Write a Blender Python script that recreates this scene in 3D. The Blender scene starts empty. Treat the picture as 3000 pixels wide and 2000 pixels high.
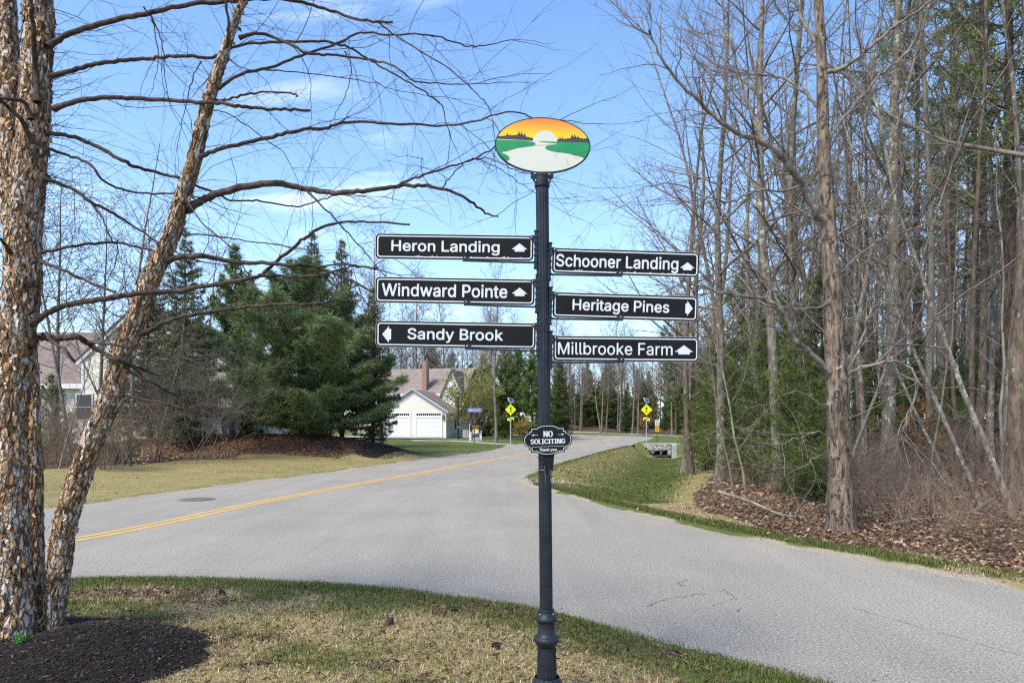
import bpy, bmesh, math, random
import numpy as np
from mathutils import Vector, Matrix
from mathutils.geometry import tessellate_polygon

sc = bpy.context.scene
COL = sc.collection
PI = math.pi

# ------------------------------------------------------------------ camera, sky, sun, exposure
HC = 1.7                       # eye height, metres
FPX, HOR = 2000.0, 1245.0      # focal length and horizon row in photograph pixels (3000 x 2000)
cam = bpy.data.cameras.new('camera')
cam.sensor_width = 36.0
cam.lens = 36.0 * FPX / 3000.0
cam.shift_y = (HOR - 1000.0) / 3000.0
cam.clip_start = 0.05
cam.clip_end = 3000
cam_o = bpy.data.objects.new('camera', cam)
COL.objects.link(cam_o)
cam_o.location = (0, 0, HC)
cam_o.rotation_euler = (PI / 2, 0, 0)
sc.camera = cam_o

SUN_EL, SUN_AZ = math.radians(52), math.radians(222)   # compass-like azimuth, 0 = +Y, clockwise; behind and left of the camera
world = bpy.data.worlds.new('World')
sc.world = world
world.use_nodes = True
wn = world.node_tree
wn.nodes.clear()


def N(nt, typ, **kw):
    n = nt.nodes.new(typ)
    for k, v in kw.items():
        if k == 'inp':
            for a, b in v.items():
                s = n.inputs[a]
                if hasattr(b, 'is_output') or isinstance(b, bpy.types.NodeSocket):
                    nt.links.new(b, s)
                else:
                    s.default_value = b
        else:
            setattr(n, k, v)
    return n


def ramp(nt, fac, stops, interp='LINEAR'):
    r = nt.nodes.new('ShaderNodeValToRGB')
    r.color_ramp.interpolation = interp
    e = r.color_ramp.elements
    while len(e) > 1:
        e.remove(e[-1])
    e[0].position = stops[0][0]
    e[0].color = tuple(stops[0][1]) + (1,) if len(stops[0][1]) == 3 else stops[0][1]
    for p, c in stops[1:]:
        q = e.new(p)
        q.color = tuple(c) + (1,) if len(c) == 3 else c
    nt.links.new(fac, r.inputs[0])
    return r.outputs[0]


def mixc(nt, fac, a, b, blend='MIX'):
    m = nt.nodes.new('ShaderNodeMix')
    m.data_type = 'RGBA'
    m.blend_type = blend
    for s, v in ((m.inputs[0], fac), (m.inputs[6], a), (m.inputs[7], b)):
        if isinstance(v, bpy.types.NodeSocket):
            nt.links.new(v, s)
        elif isinstance(v, (int, float)):
            s.default_value = v
        else:
            s.default_value = tuple(v) + (1,) if len(v) == 3 else v
    return m.outputs[2]


def math_(nt, op, a, b=0.0, c=0.0, clamp=False):
    m = nt.nodes.new('ShaderNodeMath')
    m.operation = op
    m.use_clamp = clamp
    for i, v in enumerate((a, b, c)):
        if isinstance(v, bpy.types.NodeSocket):
            nt.links.new(v, m.inputs[i])
        else:
            m.inputs[i].default_value = v
    return m.outputs[0]


sky = N(wn, 'ShaderNodeTexSky', sky_type='NISHITA', sun_disc=False, sun_elevation=SUN_EL, sun_rotation=SUN_AZ,
        altitude=30, air_density=1.0, dust_density=0.6, ozone_density=1.6)
tc = N(wn, 'ShaderNodeTexCoord')
sep = N(wn, 'ShaderNodeSeparateXYZ', inp={0: tc.outputs['Generated']})
zz = math_(wn, 'MAXIMUM', sep.outputs[2], 0.0)
den = math_(wn, 'ADD', zz, 0.16)
cx = math_(wn, 'DIVIDE', sep.outputs[0], den)
cy = math_(wn, 'DIVIDE', sep.outputs[1], den)
comb = N(wn, 'ShaderNodeCombineXYZ', inp={0: cx, 1: cy, 2: 0.0})
mp1 = N(wn, 'ShaderNodeMapping', inp={0: comb.outputs[0], 'Location': (3.1, 1.7, 0), 'Rotation': (0, 0, 0.25), 'Scale': (0.55, 1.55, 1)})
cn1 = N(wn, 'ShaderNodeTexNoise', inp={'Vector': mp1.outputs[0], 'Scale': 1.6, 'Detail': 7.0, 'Roughness': 0.6, 'Distortion': 0.35})
mp2 = N(wn, 'ShaderNodeMapping', inp={0: comb.outputs[0], 'Location': (7.3, 4.1, 0), 'Scale': (0.9, 1.5, 1)})
cn2 = N(wn, 'ShaderNodeTexNoise', inp={'Vector': mp2.outputs[0], 'Scale': 0.8, 'Detail': 3.0, 'Roughness': 0.5})
cl = math_(wn, 'MULTIPLY', cn1.outputs[0], cn2.outputs[0])
cl = ramp(wn, cl, [(0.325, (0, 0, 0)), (0.40, (0.42,) * 3), (0.48, (0.95,) * 3)])
low = ramp(wn, sep.outputs[2], [(0.0, (0.95,) * 3), (0.16, (0.70,) * 3), (0.34, (0.25,) * 3), (0.62, (0.0,) * 3)])
veil = math_(wn, 'MULTIPLY', low, 0.24)
cov = math_(wn, 'MAXIMUM', math_(wn, 'MULTIPLY', cl, 0.85), veil)
skyc = mixc(wn, 1.0, sky.outputs[0], (0.76, 0.96, 1.13), 'MULTIPLY')
skyc = mixc(wn, cov, skyc, (5.6, 6.0, 6.5))
bg = N(wn, 'ShaderNodeBackground', inp={'Color': skyc, 'Strength': 0.13})
wo = N(wn, 'ShaderNodeOutputWorld', inp={0: bg.outputs[0]})

sun = bpy.data.lights.new('sun', 'SUN')
sun.energy = 2.6
sun.angle = math.radians(22.0)
sun.color = (1.0, 0.90, 0.74)
sun_o = bpy.data.objects.new('sun', sun)
COL.objects.link(sun_o)
sdir = Vector((math.sin(SUN_AZ) * math.cos(SUN_EL), math.cos(SUN_AZ) * math.cos(SUN_EL), math.sin(SUN_EL)))
sun_o.rotation_euler = sdir.to_track_quat('Z', 'Y').to_euler()
sun_o.location = sdir * 60

sc.view_settings.view_transform = 'Standard'
sc.view_settings.look = 'None'
sc.view_settings.gamma = 1.0
sc.view_settings.exposure = 1.15
sc.view_settings.use_curve_mapping = False
sc.render.engine = 'CYCLES'
sc.cycles.max_bounces = 6
sc.cycles.diffuse_bounces = 3
sc.cycles.glossy_bounces = 2
sc.cycles.transmission_bounces = 4
sc.cycles.use_denoising = False
sc.cycles.pixel_filter_type = 'BLACKMAN_HARRIS'
sc.cycles.filter_width = 1.2


def G(px, py, z=0.0):
    """point of the level z seen at a photograph pixel"""
    Y = (HC - z) * FPX / (py - HOR)
    return ((px - 1500.0) * Y / FPX, Y)


def A(px, py, Y):
    return np.array(((px - 1500.0) * Y / FPX, Y, HC + (HOR - py) * Y / FPX))


# ------------------------------------------------------------------ helpers: noise, meshes, objects
def _hash(ix, iy, iz, seed):
    h = (ix * 374761393 + iy * 668265263 + iz * 2147483647 + seed * 1274126177) & 0xFFFFFFFF
    h = ((h ^ (h >> 13)) * 1274126177) & 0xFFFFFFFF
    return ((h ^ (h >> 16)) & 0xFFFFFF) / float(0xFFFFFF)


def vnoise(p, seed=0):
    p = np.asarray(p, float)
    i = np.floor(p).astype(np.int64)
    f = p - i
    f = f * f * (3 - 2 * f)
    out = 0
    for dx in (0, 1):
        for dy in (0, 1):
            for dz in (0, 1):
                w = (f[..., 0] if dx else 1 - f[..., 0]) * (f[..., 1] if dy else 1 - f[..., 1]) * (f[..., 2] if dz else 1 - f[..., 2])
                out = out + w * _hash(i[..., 0] + dx, i[..., 1] + dy, i[..., 2] + dz, seed)
    return out


def fbm(p, seed=0, octs=4, gain=0.5):
    p = np.asarray(p, float)
    a, s, o = 1.0, 0.0, 0
    for k in range(octs):
        o = o + a * vnoise(p * 2 ** k, seed + k)
        s += a
        a *= gain
    return o / s


def n2(x, y, scale, seed=0, octs=4):
    return fbm(np.stack([x * scale, y * scale, np.zeros_like(x) + 0.37], -1), seed, octs)


def sstep(a, b, x):
    t = np.clip((x - a) / (b - a), 0, 1)
    return t * t * (3 - 2 * t)


def mesh_from(name, verts, faces, mats=(), smooth=False, col=None, mat_idx=None):
    """faces: list of index lists, or an int array (n,3)/(n,4)"""
    me = bpy.data.meshes.new(name)
    verts = np.asarray(verts, np.float32).reshape(-1, 3)
    if isinstance(faces, np.ndarray):
        nf, k = faces.shape
        loops = faces.reshape(-1).astype(np.int32)
        starts = np.arange(nf, dtype=np.int32) * k
        totals = np.full(nf, k, np.int32)
    else:
        totals = np.array([len(f) for f in faces], np.int32)
        starts = np.concatenate([[0], np.cumsum(totals)[:-1]]).astype(np.int32) if len(totals) else np.zeros(0, np.int32)
        loops = np.array([i for f in faces for i in f], np.int32)
        nf = len(totals)
    me.vertices.add(len(verts))
    me.vertices.foreach_set('co', verts.reshape(-1))
    me.loops.add(len(loops))
    me.loops.foreach_set('vertex_index', loops)
    me.polygons.add(nf)
    me.polygons.foreach_set('loop_start', starts)
    me.polygons.foreach_set('loop_total', totals)
    me.polygons.foreach_set('use_smooth', np.full(nf, bool(smooth)))
    for m in mats:
        me.materials.append(m)
    if mat_idx is not None:
        me.polygons.foreach_set('material_index', np.asarray(mat_idx, np.int32))
    if col is not None:
        at = me.color_attributes.new('Col', 'FLOAT_COLOR', 'POINT')
        c = np.ones((len(verts), 4), np.float32)
        c[:, :col.shape[1]] = col
        at.data.foreach_set('color', c.reshape(-1))
    me.update(calc_edges=True)
    me.validate()
    return me


def link(name, me, parent=None, label=None, cat=None, group=None, kind=None):
    o = bpy.data.objects.new(name, me)
    COL.objects.link(o)
    if parent is not None:
        o.parent = parent
    return tag(o, label, cat, group, kind)


def tag(o, label=None, cat=None, group=None, kind=None):
    if label:
        o['label'] = label
    if cat:
        o['category'] = cat
    if group:
        o['group'] = group
    if kind:
        o['kind'] = kind
    return o


def empty(name, loc=(0, 0, 0), rot=(0, 0, 0), label=None, cat=None, group=None, scale=None):
    o = bpy.data.objects.new(name, None)
    COL.objects.link(o)
    o.location = loc
    o.rotation_euler = rot
    if scale is not None:
        o.scale = (scale,) * 3 if isinstance(scale, (int, float)) else scale
    o.empty_display_size = 0.1
    return tag(o, label, cat, group)


class MB:
    """collects simple solids into one mesh"""

    def __init__(self):
        self.v, self.f = [], []

    def add(self, vs, fs):
        b = len(self.v)
        self.v += [tuple(map(float, p)) for p in vs]
        self.f += [[b + i for i in f] for f in fs]
        return self

    def box(self, x0, x1, y0, y1, z0, z1):
        vs = [(x, y, z) for z in (z0, z1) for y in (y0, y1) for x in (x0, x1)]
        return self.add(vs, [(0, 2, 3, 1), (4, 5, 7, 6), (0, 1, 5, 4), (2, 6, 7, 3), (0, 4, 6, 2), (1, 3, 7, 5)])

    def bar(self, p, q, w, h=None, up=(0, 0, 1)):
        p, q = Vector(p), Vector(q)
        h = w if h is None else h
        d = (q - p).normalized()
        u = Vector(up)
        if abs(d.dot(u)) > 0.95:
            u = Vector((1, 0, 0))
        s = d.cross(u).normalized()
        t = s.cross(d).normalized()
        vs = [e + s * (a * w / 2) + t * (b * h / 2) for e in (p, q) for a, b in ((-1, -1), (1, -1), (1, 1), (-1, 1))]
        return self.add(vs, [(0, 1, 2, 3), (7, 6, 5, 4), (0, 4, 5, 1), (1, 5, 6, 2), (2, 6, 7, 3), (3, 7, 4, 0)])

    def lathe(self, prof, n=24, c=(0, 0), flute=0.0, caps=True):
        """prof: [(z, r)]"""
        rows = []
        for z, r in prof:
            row = []
            for k in range(n):
                a = 2 * PI * k / n
                rr = r * (1 - flute) if (flute and k % 2) else r
                row.append((c[0] + rr * math.cos(a), c[1] + rr * math.sin(a), z))
            rows.append(row)
        fs = []
        for i in range(len(prof) - 1):
            for k in range(n):
                k2 = (k + 1) % n
                fs.append((i * n + k, i * n + k2, (i + 1) * n + k2, (i + 1) * n + k))
        if caps:
            fs.append(tuple(range(n))[::-1])
            fs.append(tuple(range((len(prof) - 1) * n, len(prof) * n)))
        return self.add([p for r in rows for p in r], fs)

    def tube(self, pts, r, n=8):
        V, F = tubes([np.array(pts, float)], [np.full(len(pts), r) if np.isscalar(r) else np.array(r, float)], n, caps=True)
        return self.add(V, [list(f) for f in F])

    def prism(self, poly, y0, y1):
        """poly in x,z, extruded along y"""
        n = len(poly)
        vs = [(x, y0, z) for x, z in poly] + [(x, y1, z) for x, z in poly]
        tris = tessellate_polygon([[Vector((x, z, 0)) for x, z in poly]])
        fs = [list(t) for t in tris] + [[i + n for i in reversed(t)] for t in tris]
        fs += [(i, (i + 1) % n, n + (i + 1) % n, n + i) for i in range(n)]
        return self.add(vs, fs)

    def flat(self, loops, y):
        """filled outline(s) with holes, in x,z at y"""
        L = [[Vector((x, z, 0)) for x, z in lp] for lp in loops]
        tris = tessellate_polygon(L)
        vs = [(p.x, y, p.y) for lp in L for p in lp]
        return self.add(vs, [list(t) for t in tris])

    def build(self, name, mat, parent=None, smooth=False, bevel=0.0, fix=True, **kw):
        me = mesh_from(name, self.v, self.f, [mat] if mat else [], smooth)
        if fix:
            bm = bmesh.new()
            bm.from_mesh(me)
            bmesh.ops.recalc_face_normals(bm, faces=bm.faces)
            if bevel:
                es = [e for e in bm.edges if len(e.link_faces) == 2 and e.calc_face_angle(0) > 0.6]
                bmesh.ops.bevel(bm, geom=es, offset=bevel, segments=2, affect='EDGES', profile=0.6)
            bm.to_mesh(me)
            bm.free()
        return link(name, me, parent, **kw)


def tubes(PTS, RAD, sides, caps=False):
    """many polylines -> tube mesh arrays (V, quads as int array)"""
    from collections import defaultdict
    by = defaultdict(list)
    for k, p in enumerate(PTS):
        by[len(p)].append(k)
    Vs, Fs, off = [], [], 0
    for n, ids in by.items():
        P = np.stack([PTS[k] for k in ids])
        R = np.stack([RAD[k] for k in ids])
        B = len(ids)
        T = np.empty_like(P)
        T[:, 1:-1] = P[:, 2:] - P[:, :-2]
        T[:, 0] = P[:, 1] - P[:, 0]
        T[:, -1] = P[:, -1] - P[:, -2]
        T /= np.linalg.norm(T, axis=-1, keepdims=True) + 1e-9
        mean = T.mean(1)
        ref = np.where(np.abs(mean[:, 2:3]) > 0.75, np.array([[1.0, 0.13, 0]]), np.array([[0.11, 0.07, 1.0]]))[:, None, :]
        U = np.cross(T, np.broadcast_to(ref, T.shape))
        U /= np.linalg.norm(U, axis=-1, keepdims=True) + 1e-9
        W = np.cross(T, U)
        a = np.arange(sides) * 2 * PI / sides
        V = P[:, :, None, :] + R[:, :, None, None] * (U[:, :, None, :] * np.cos(a)[:, None] + W[:, :, None, :] * np.sin(a)[:, None])
        idx = np.arange(B * n * sides).reshape(B, n, sides) + off
        nx = np.roll(idx, -1, axis=2)
        F = np.stack([idx[:, :-1], nx[:, :-1], nx[:, 1:], idx[:, 1:]], -1).reshape(-1, 4)
        Vs.append(V.reshape(-1, 3))
        Fs.append(F)
        if caps and sides == 4:
            Fs.append(idx[:, -1].reshape(-1, 4))
        elif caps:
            c = off + B * n * sides
            Vs.append(np.concatenate([P[:, 0], P[:, -1]]))
            for q, row in ((0, 0), (B, n - 1)):
                cc = (c + q + np.arange(B))[:, None]
                i0, i1 = idx[:, row], nx[:, row]
                Fs.append(np.stack([i0, i1, np.broadcast_to(cc, i0.shape), np.broadcast_to(cc, i0.shape)], -1).reshape(-1, 4))
            off += 2 * B
        off += B * n * sides
    V = np.concatenate(Vs)
    F = np.concatenate(Fs)
    return V, F


def tube_mesh(name, groups, mat, smooth=True):
    """groups: list of (PTS, RAD, sides)"""
    V, F, off = [], [], 0
    for P, R, s in groups:
        if not P:
            continue
        v, f = tubes(P, R, s)
        V.append(v)
        F.append(f + off)
        off += len(v)
    return mesh_from(name, np.concatenate(V), np.concatenate(F), [mat], smooth)


# ------------------------------------------------------------------ materials
def material(name):
    m = bpy.data.materials.new(name)
    m.use_nodes = True
    nt = m.node_tree
    b = nt.nodes['Principled BSDF']
    return m, nt, b


def setin(nt, s, v):
    if isinstance(v, bpy.types.NodeSocket):
        nt.links.new(v, s)
    elif isinstance(v, (tuple, list)) and len(v) == 3 and s.type == 'RGBA':
        s.default_value = tuple(v) + (1,)
    else:
        s.default_value = v


def coords(nt, scale=(1, 1, 1), which='Object', loc=(0, 0, 0)):
    t = N(nt, 'ShaderNodeTexCoord')
    return N(nt, 'ShaderNodeMapping', inp={0: t.outputs[which], 'Scale': scale, 'Location': loc}).outputs[0]


def noise(nt, vec, scale, detail=4.0, rough=0.55, dist=0.0):
    return N(nt, 'ShaderNodeTexNoise', inp={'Vector': vec, 'Scale': scale, 'Detail': detail, 'Roughness': rough, 'Distortion': dist}).outputs[0]


def bump(nt, b, h, strength=0.4, dist=0.02):
    bp = N(nt, 'ShaderNodeBump', inp={'Height': h, 'Strength': strength, 'Distance': dist})
    nt.links.new(bp.outputs[0], b.inputs['Normal'])


def plain(name, c, rough=0.6, var=0.12, scale=9.0, metal=0.0, bumpy=0.0, spec=0.5):
    """painted or moulded surface with faint mottling and wear"""
    m, nt, b = material(name)
    v = coords(nt)
    f = noise(nt, v, scale, 5.0, 0.6)
    lo = tuple(x * (1 - var) for x in c)
    hi = tuple(min(1, x * (1 + var)) for x in c)
    setin(nt, b.inputs['Base Color'], ramp(nt, f, [(0.3, lo), (0.7, hi)]))
    setin(nt, b.inputs['Roughness'], ramp(nt, f, [(0.3, (max(0.05, rough - 0.08),) * 3), (0.7, (min(1, rough + 0.1),) * 3)]))
    b.inputs['Metallic'].default_value = metal
    b.inputs['Specular IOR Level'].default_value = spec
    if bumpy:
        bump(nt, b, noise(nt, v, scale * 8, 3.0), bumpy, 0.004)
    return m


def bark(name, dark, light, lichen=None, lich=0.55, zs=0.22, scale=16.0, vary=0.3, strength=0.9, blotch=False):
    m, nt, b = material(name)
    t = N(nt, 'ShaderNodeTexCoord')
    info = N(nt, 'ShaderNodeObjectInfo')
    off = N(nt, 'ShaderNodeVectorMath', operation='SCALE', inp={0: (17.0, 9.0, 31.0), 'Scale': info.outputs['Random']})
    pos = N(nt, 'ShaderNodeVectorMath', operation='ADD', inp={0: t.outputs['Object'], 1: off.outputs[0]})
    mp = N(nt, 'ShaderNodeMapping', inp={0: pos.outputs[0], 'Scale': (1, 1, zs)})
    f = noise(nt, mp.outputs[0], scale, 6.0, 0.65, 0.6)
    c = ramp(nt, f, [(0.36, dark), (0.60, light)])
    big = noise(nt, pos.outputs[0], 1.7, 3.0)
    c = mixc(nt, ramp(nt, big, [(0.35, (0.45,) * 3), (0.7, (0,) * 3)]), c, tuple(x * 0.75 for x in dark))
    if blotch:
        b1 = noise(nt, N(nt, 'ShaderNodeMapping', inp={0: pos.outputs[0], 'Scale': (1, 1, 0.75)}).outputs[0], 10.0, 5.0, 0.7)
        c = mixc(nt, ramp(nt, b1, [(0.56, (0,) * 3), (0.60, (0.92,) * 3)]), c, (0.035, 0.027, 0.022))
    if lichen:
        l1 = noise(nt, pos.outputs[0], 5.5, 6.0, 0.72)
        c = mixc(nt, ramp(nt, l1, [(lich, (0,) * 3), (lich + 0.07, (0.85,) * 3)]), c, lichen)
    hv = N(nt, 'ShaderNodeHueSaturation', inp={'Color': c, 'Value': math_(nt, 'MULTIPLY_ADD', info.outputs['Random'], vary, 1 - vary / 2)})
    setin(nt, b.inputs['Base Color'], hv.outputs[0])
    b.inputs['Roughness'].default_value = 0.9
    b.inputs['Specular IOR Level'].default_value = 0.2
    bump(nt, b, f, strength, 0.03)
    return m


def attr_mat(name, rough=0.7, spec=0.25, trans=0.0, noise_scale=0.0, amount=0.2):
    """albedo held per piece in the mesh (leaf, blade, chip, flake colours)"""
    m, nt, b = material(name)
    at = N(nt, 'ShaderNodeAttribute', attribute_name='Col')
    c = at.outputs['Color']
    if noise_scale:
        f = noise(nt, coords(nt), noise_scale, 3.0)
        c = mixc(nt, 1.0, c, ramp(nt, f, [(0.3, (1 - amount,) * 3), (0.7, (1 + amount,) * 3)]), 'MULTIPLY')
    setin(nt, b.inputs['Base Color'], c)
    b.inputs['Roughness'].default_value = rough
    b.inputs['Specular IOR Level'].default_value = spec
    if trans:
        tr = N(nt, 'ShaderNodeBsdfTranslucent', inp={'Color': c})
        mx = N(nt, 'ShaderNodeMixShader', inp={0: trans, 1: b.outputs[0], 2: tr.outputs[0]})
        nt.links.new(mx.outputs[0], nt.nodes['Material Output'].inputs[0])
    return m


M = {}
M['black_paint'] = plain('black_paint', (0.013, 0.017, 0.023), 0.45, 0.35, 14.0, bumpy=0.08, spec=0.3)
M['blade_black'] = plain('blade_black', (0.009, 0.0095, 0.0105), 0.6, 0.25, 5.0, spec=0.12)
M['blade_edge'] = plain('blade_edge', (0.55, 0.55, 0.54), 0.45, 0.2, 20.0, metal=0.4)
M['white_vinyl'] = plain('white_vinyl', (0.56, 0.57, 0.575), 0.5, 0.07, 30.0)
M['cream_vinyl'] = plain('cream_vinyl', (0.54, 0.535, 0.465), 0.55, 0.015, 18.0)
M['green_vinyl'] = plain('green_vinyl', (0.0, 0.22, 0.058), 0.45, 0.08, 14.0)
M['silhouette'] = plain('silhouette', (0.028, 0.026, 0.026), 0.5, 0.15, 14.0)
M['steel'] = plain('steel', (0.45, 0.47, 0.49), 0.35, 0.2, 30.0, metal=0.85)
M['galv'] = plain('galv', (0.36, 0.42, 0.46), 0.45, 0.15, 8.0, metal=0.35)
M['wire'] = plain('wire', (0.20, 0.21, 0.23), 0.4, 0.2, 40.0, metal=0.6)
M['placard'] = plain('placard', (0.008, 0.011, 0.013), 0.6, 0.3, 60.0, spec=0.15)
M['yellow_sign'] = plain('yellow_sign', (0.72, 0.74, 0.0), 0.45, 0.05, 5.0)
M['orange_sign'] = plain('orange_sign', (0.75, 0.36, 0.0), 0.45, 0.08, 5.0)
M['sign_black'] = plain('sign_black', (0.015, 0.015, 0.015), 0.5, 0.2, 10.0)
M['blue_sign'] = plain('blue_sign', (0.02, 0.13, 0.62), 0.45, 0.08, 5.0)
M['white_paint'] = plain('white_paint', (0.64, 0.64, 0.635), 0.55, 0.05, 6.0)
M['cream_siding'] = plain('cream_siding', (0.62, 0.585, 0.50), 0.6, 0.06, 3.0)
M['pale_siding'] = plain('pale_siding', (0.70, 0.67, 0.56), 0.6, 0.08, 3.0)
M['white_siding'] = plain('white_siding', (0.68, 0.68, 0.66), 0.6, 0.05, 3.0)
M['concrete'] = plain('concrete', (0.33, 0.32, 0.30), 0.85, 0.2, 4.0, bumpy=0.2)
M['granite'] = plain('granite', (0.36, 0.38, 0.37), 0.8, 0.25, 30.0, bumpy=0.3)
M['brown_steel'] = plain('brown_steel', (0.09, 0.055, 0.04), 0.6, 0.25, 8.0)
M['pipe_black'] = plain('pipe_black', (0.01, 0.01, 0.011), 0.5, 0.2, 8.0)
M['iron'] = plain('iron', (0.17, 0.14, 0.12), 0.75, 0.35, 12.0, bumpy=0.3)
M['dark_wood'] = plain('dark_wood', (0.05, 0.035, 0.028), 0.8, 0.3, 6.0)
M['blue_plastic'] = plain('blue_plastic', (0.03, 0.035, 0.11), 0.5, 0.2, 4.0)
M['earth'] = plain('earth', (0.11, 0.085, 0.06), 0.95, 0.35, 5.0, bumpy=0.3)
M['tail_cone'] = plain('tail_cone', (0.30, 0.31, 0.30), 0.7, 0.15, 4.0)


def glass(name, c=(0.02, 0.03, 0.035)):
    m, nt, b = material(name)
    f = noise(nt, coords(nt), 0.8, 2.0)
    setin(nt, b.inputs['Base Color'], ramp(nt, f, [(0.35, c), (0.7, tuple(x * 2.2 for x in c))]))
    b.inputs['Roughness'].default_value = 0.18
    b.inputs['Specular IOR Level'].default_value = 0.3
    return m


M['glass'] = glass('window_glass')
M['solar'] = glass('solar_cell', (0.02, 0.03, 0.09))


def lamp_glass():
    m, nt, b = material('lamp_glass')
    f = noise(nt, coords(nt), 4.0, 2.0)
    setin(nt, b.inputs['Base Color'], ramp(nt, f, [(0.3, (0.55, 0.56, 0.56)), (0.7, (0.68, 0.69, 0.68))]))
    b.inputs['Roughness'].default_value = 0.3
    b.inputs['Transmission Weight'].default_value = 0.25
    return m


M['lamp_glass'] = lamp_glass()


def gradient_print():
    """printed sunset, yellow at the skyline to orange at the top"""
    m, nt, b = material('sunset_print')
    t = N(nt, 'ShaderNodeTexCoord')
    s = N(nt, 'ShaderNodeSeparateXYZ', inp={0: t.outputs['Object']})
    f = math_(nt, 'MULTIPLY_ADD', s.outputs[2], 1 / 0.165, 0.0, True)
    setin(nt, b.inputs['Base Color'], ramp(nt, f, [(0.05, (0.82, 0.56, 0.0)), (0.40, (0.80, 0.46, 0.005)), (0.70, (0.78, 0.28, 0.01)), (0.97, (0.72, 0.15, 0.012))]))
    b.inputs['Roughness'].default_value = 0.5
    return m


M['sunset'] = gradient_print()


def asphalt_mat():
    m, nt, b = material('asphalt')
    v = coords(nt)
    speck = noise(nt, v, 62.0, 4.0, 0.9)
    spk2 = noise(nt, v, 34.0, 2.0, 0.7)
    c = ramp(nt, speck, [(0.34, (0.045, 0.041, 0.034)), (0.46, (0.232, 0.212, 0.178)), (0.56, (0.345, 0.315, 0.267)), (0.68, (0.63, 0.575, 0.49))])
    c = mixc(nt, 1.0, c, ramp(nt, spk2, [(0.3, (0.72,) * 3), (0.7, (1.26,) * 3)]), 'MULTIPLY')
    big = noise(nt, v, 0.35, 5.0, 0.6, 0.5)
    c = mixc(nt, 1.0, c, ramp(nt, big, [(0.3, (0.90, 0.90, 0.91)), (0.7, (1.10, 1.09, 1.08))]), 'MULTIPLY')
    st = noise(nt, v, 1.1, 6.0, 0.7, 1.0)
    c = mixc(nt, ramp(nt, st, [(0.56, (0,) * 3), (0.72, (0.5,) * 3)]), c, (0.33, 0.28, 0.215))
    sm_ = noise(nt, N(nt, 'ShaderNodeMapping', inp={0: v, 'Rotation': (0, 0, -0.25), 'Scale': (1.6, 0.16, 1)}).outputs[0], 1.0, 4.0, 0.6)
    c = mixc(nt, 1.0, c, ramp(nt, sm_, [(0.35, (0.93,) * 3), (0.65, (1.06,) * 3)]), 'MULTIPLY')
    # darker fresh-lapped strip beside the grass island and tyre polish, both with shapes of their own
    at = N(nt, 'ShaderNodeAttribute', attribute_name='Col')
    sx = N(nt, 'ShaderNodeSeparateColor', inp={0: at.outputs['Color']})
    edge = math_(nt, 'MULTIPLY', sx.outputs[0], ramp(nt, noise(nt, v, 2.3, 4.0), [(0.35, (0.1,) * 3), (0.62, (0.75,) * 3)]))
    c = mixc(nt, edge, c, (0.115, 0.108, 0.10))
    setin(nt, b.inputs['Base Color'], c)
    b.inputs['Roughness'].default_value = 0.88
    b.inputs['Specular IOR Level'].default_value = 0.3
    bump(nt, b, speck, 0.5, 0.012)
    return m


M['asphalt'] = asphalt_mat()


def line_mat():
    m, nt, b = material('yellow_line')
    v = coords(nt)
    f = noise(nt, v, 45.0, 4.0, 0.75)
    w = noise(nt, v, 2.2, 4.0, 0.6)
    c = ramp(nt, w, [(0.3, (0.52, 0.29, 0.055)), (0.7, (0.64, 0.40, 0.09))])
    setin(nt, b.inputs['Base Color'], mixc(nt, ramp(nt, f, [(0.56, (0,) * 3), (0.68, (0.8,) * 3)]), c, (0.27, 0.25, 0.2)))
    b.inputs['Roughness'].default_value = 0.75
    return m


M['line'] = line_mat()


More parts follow.
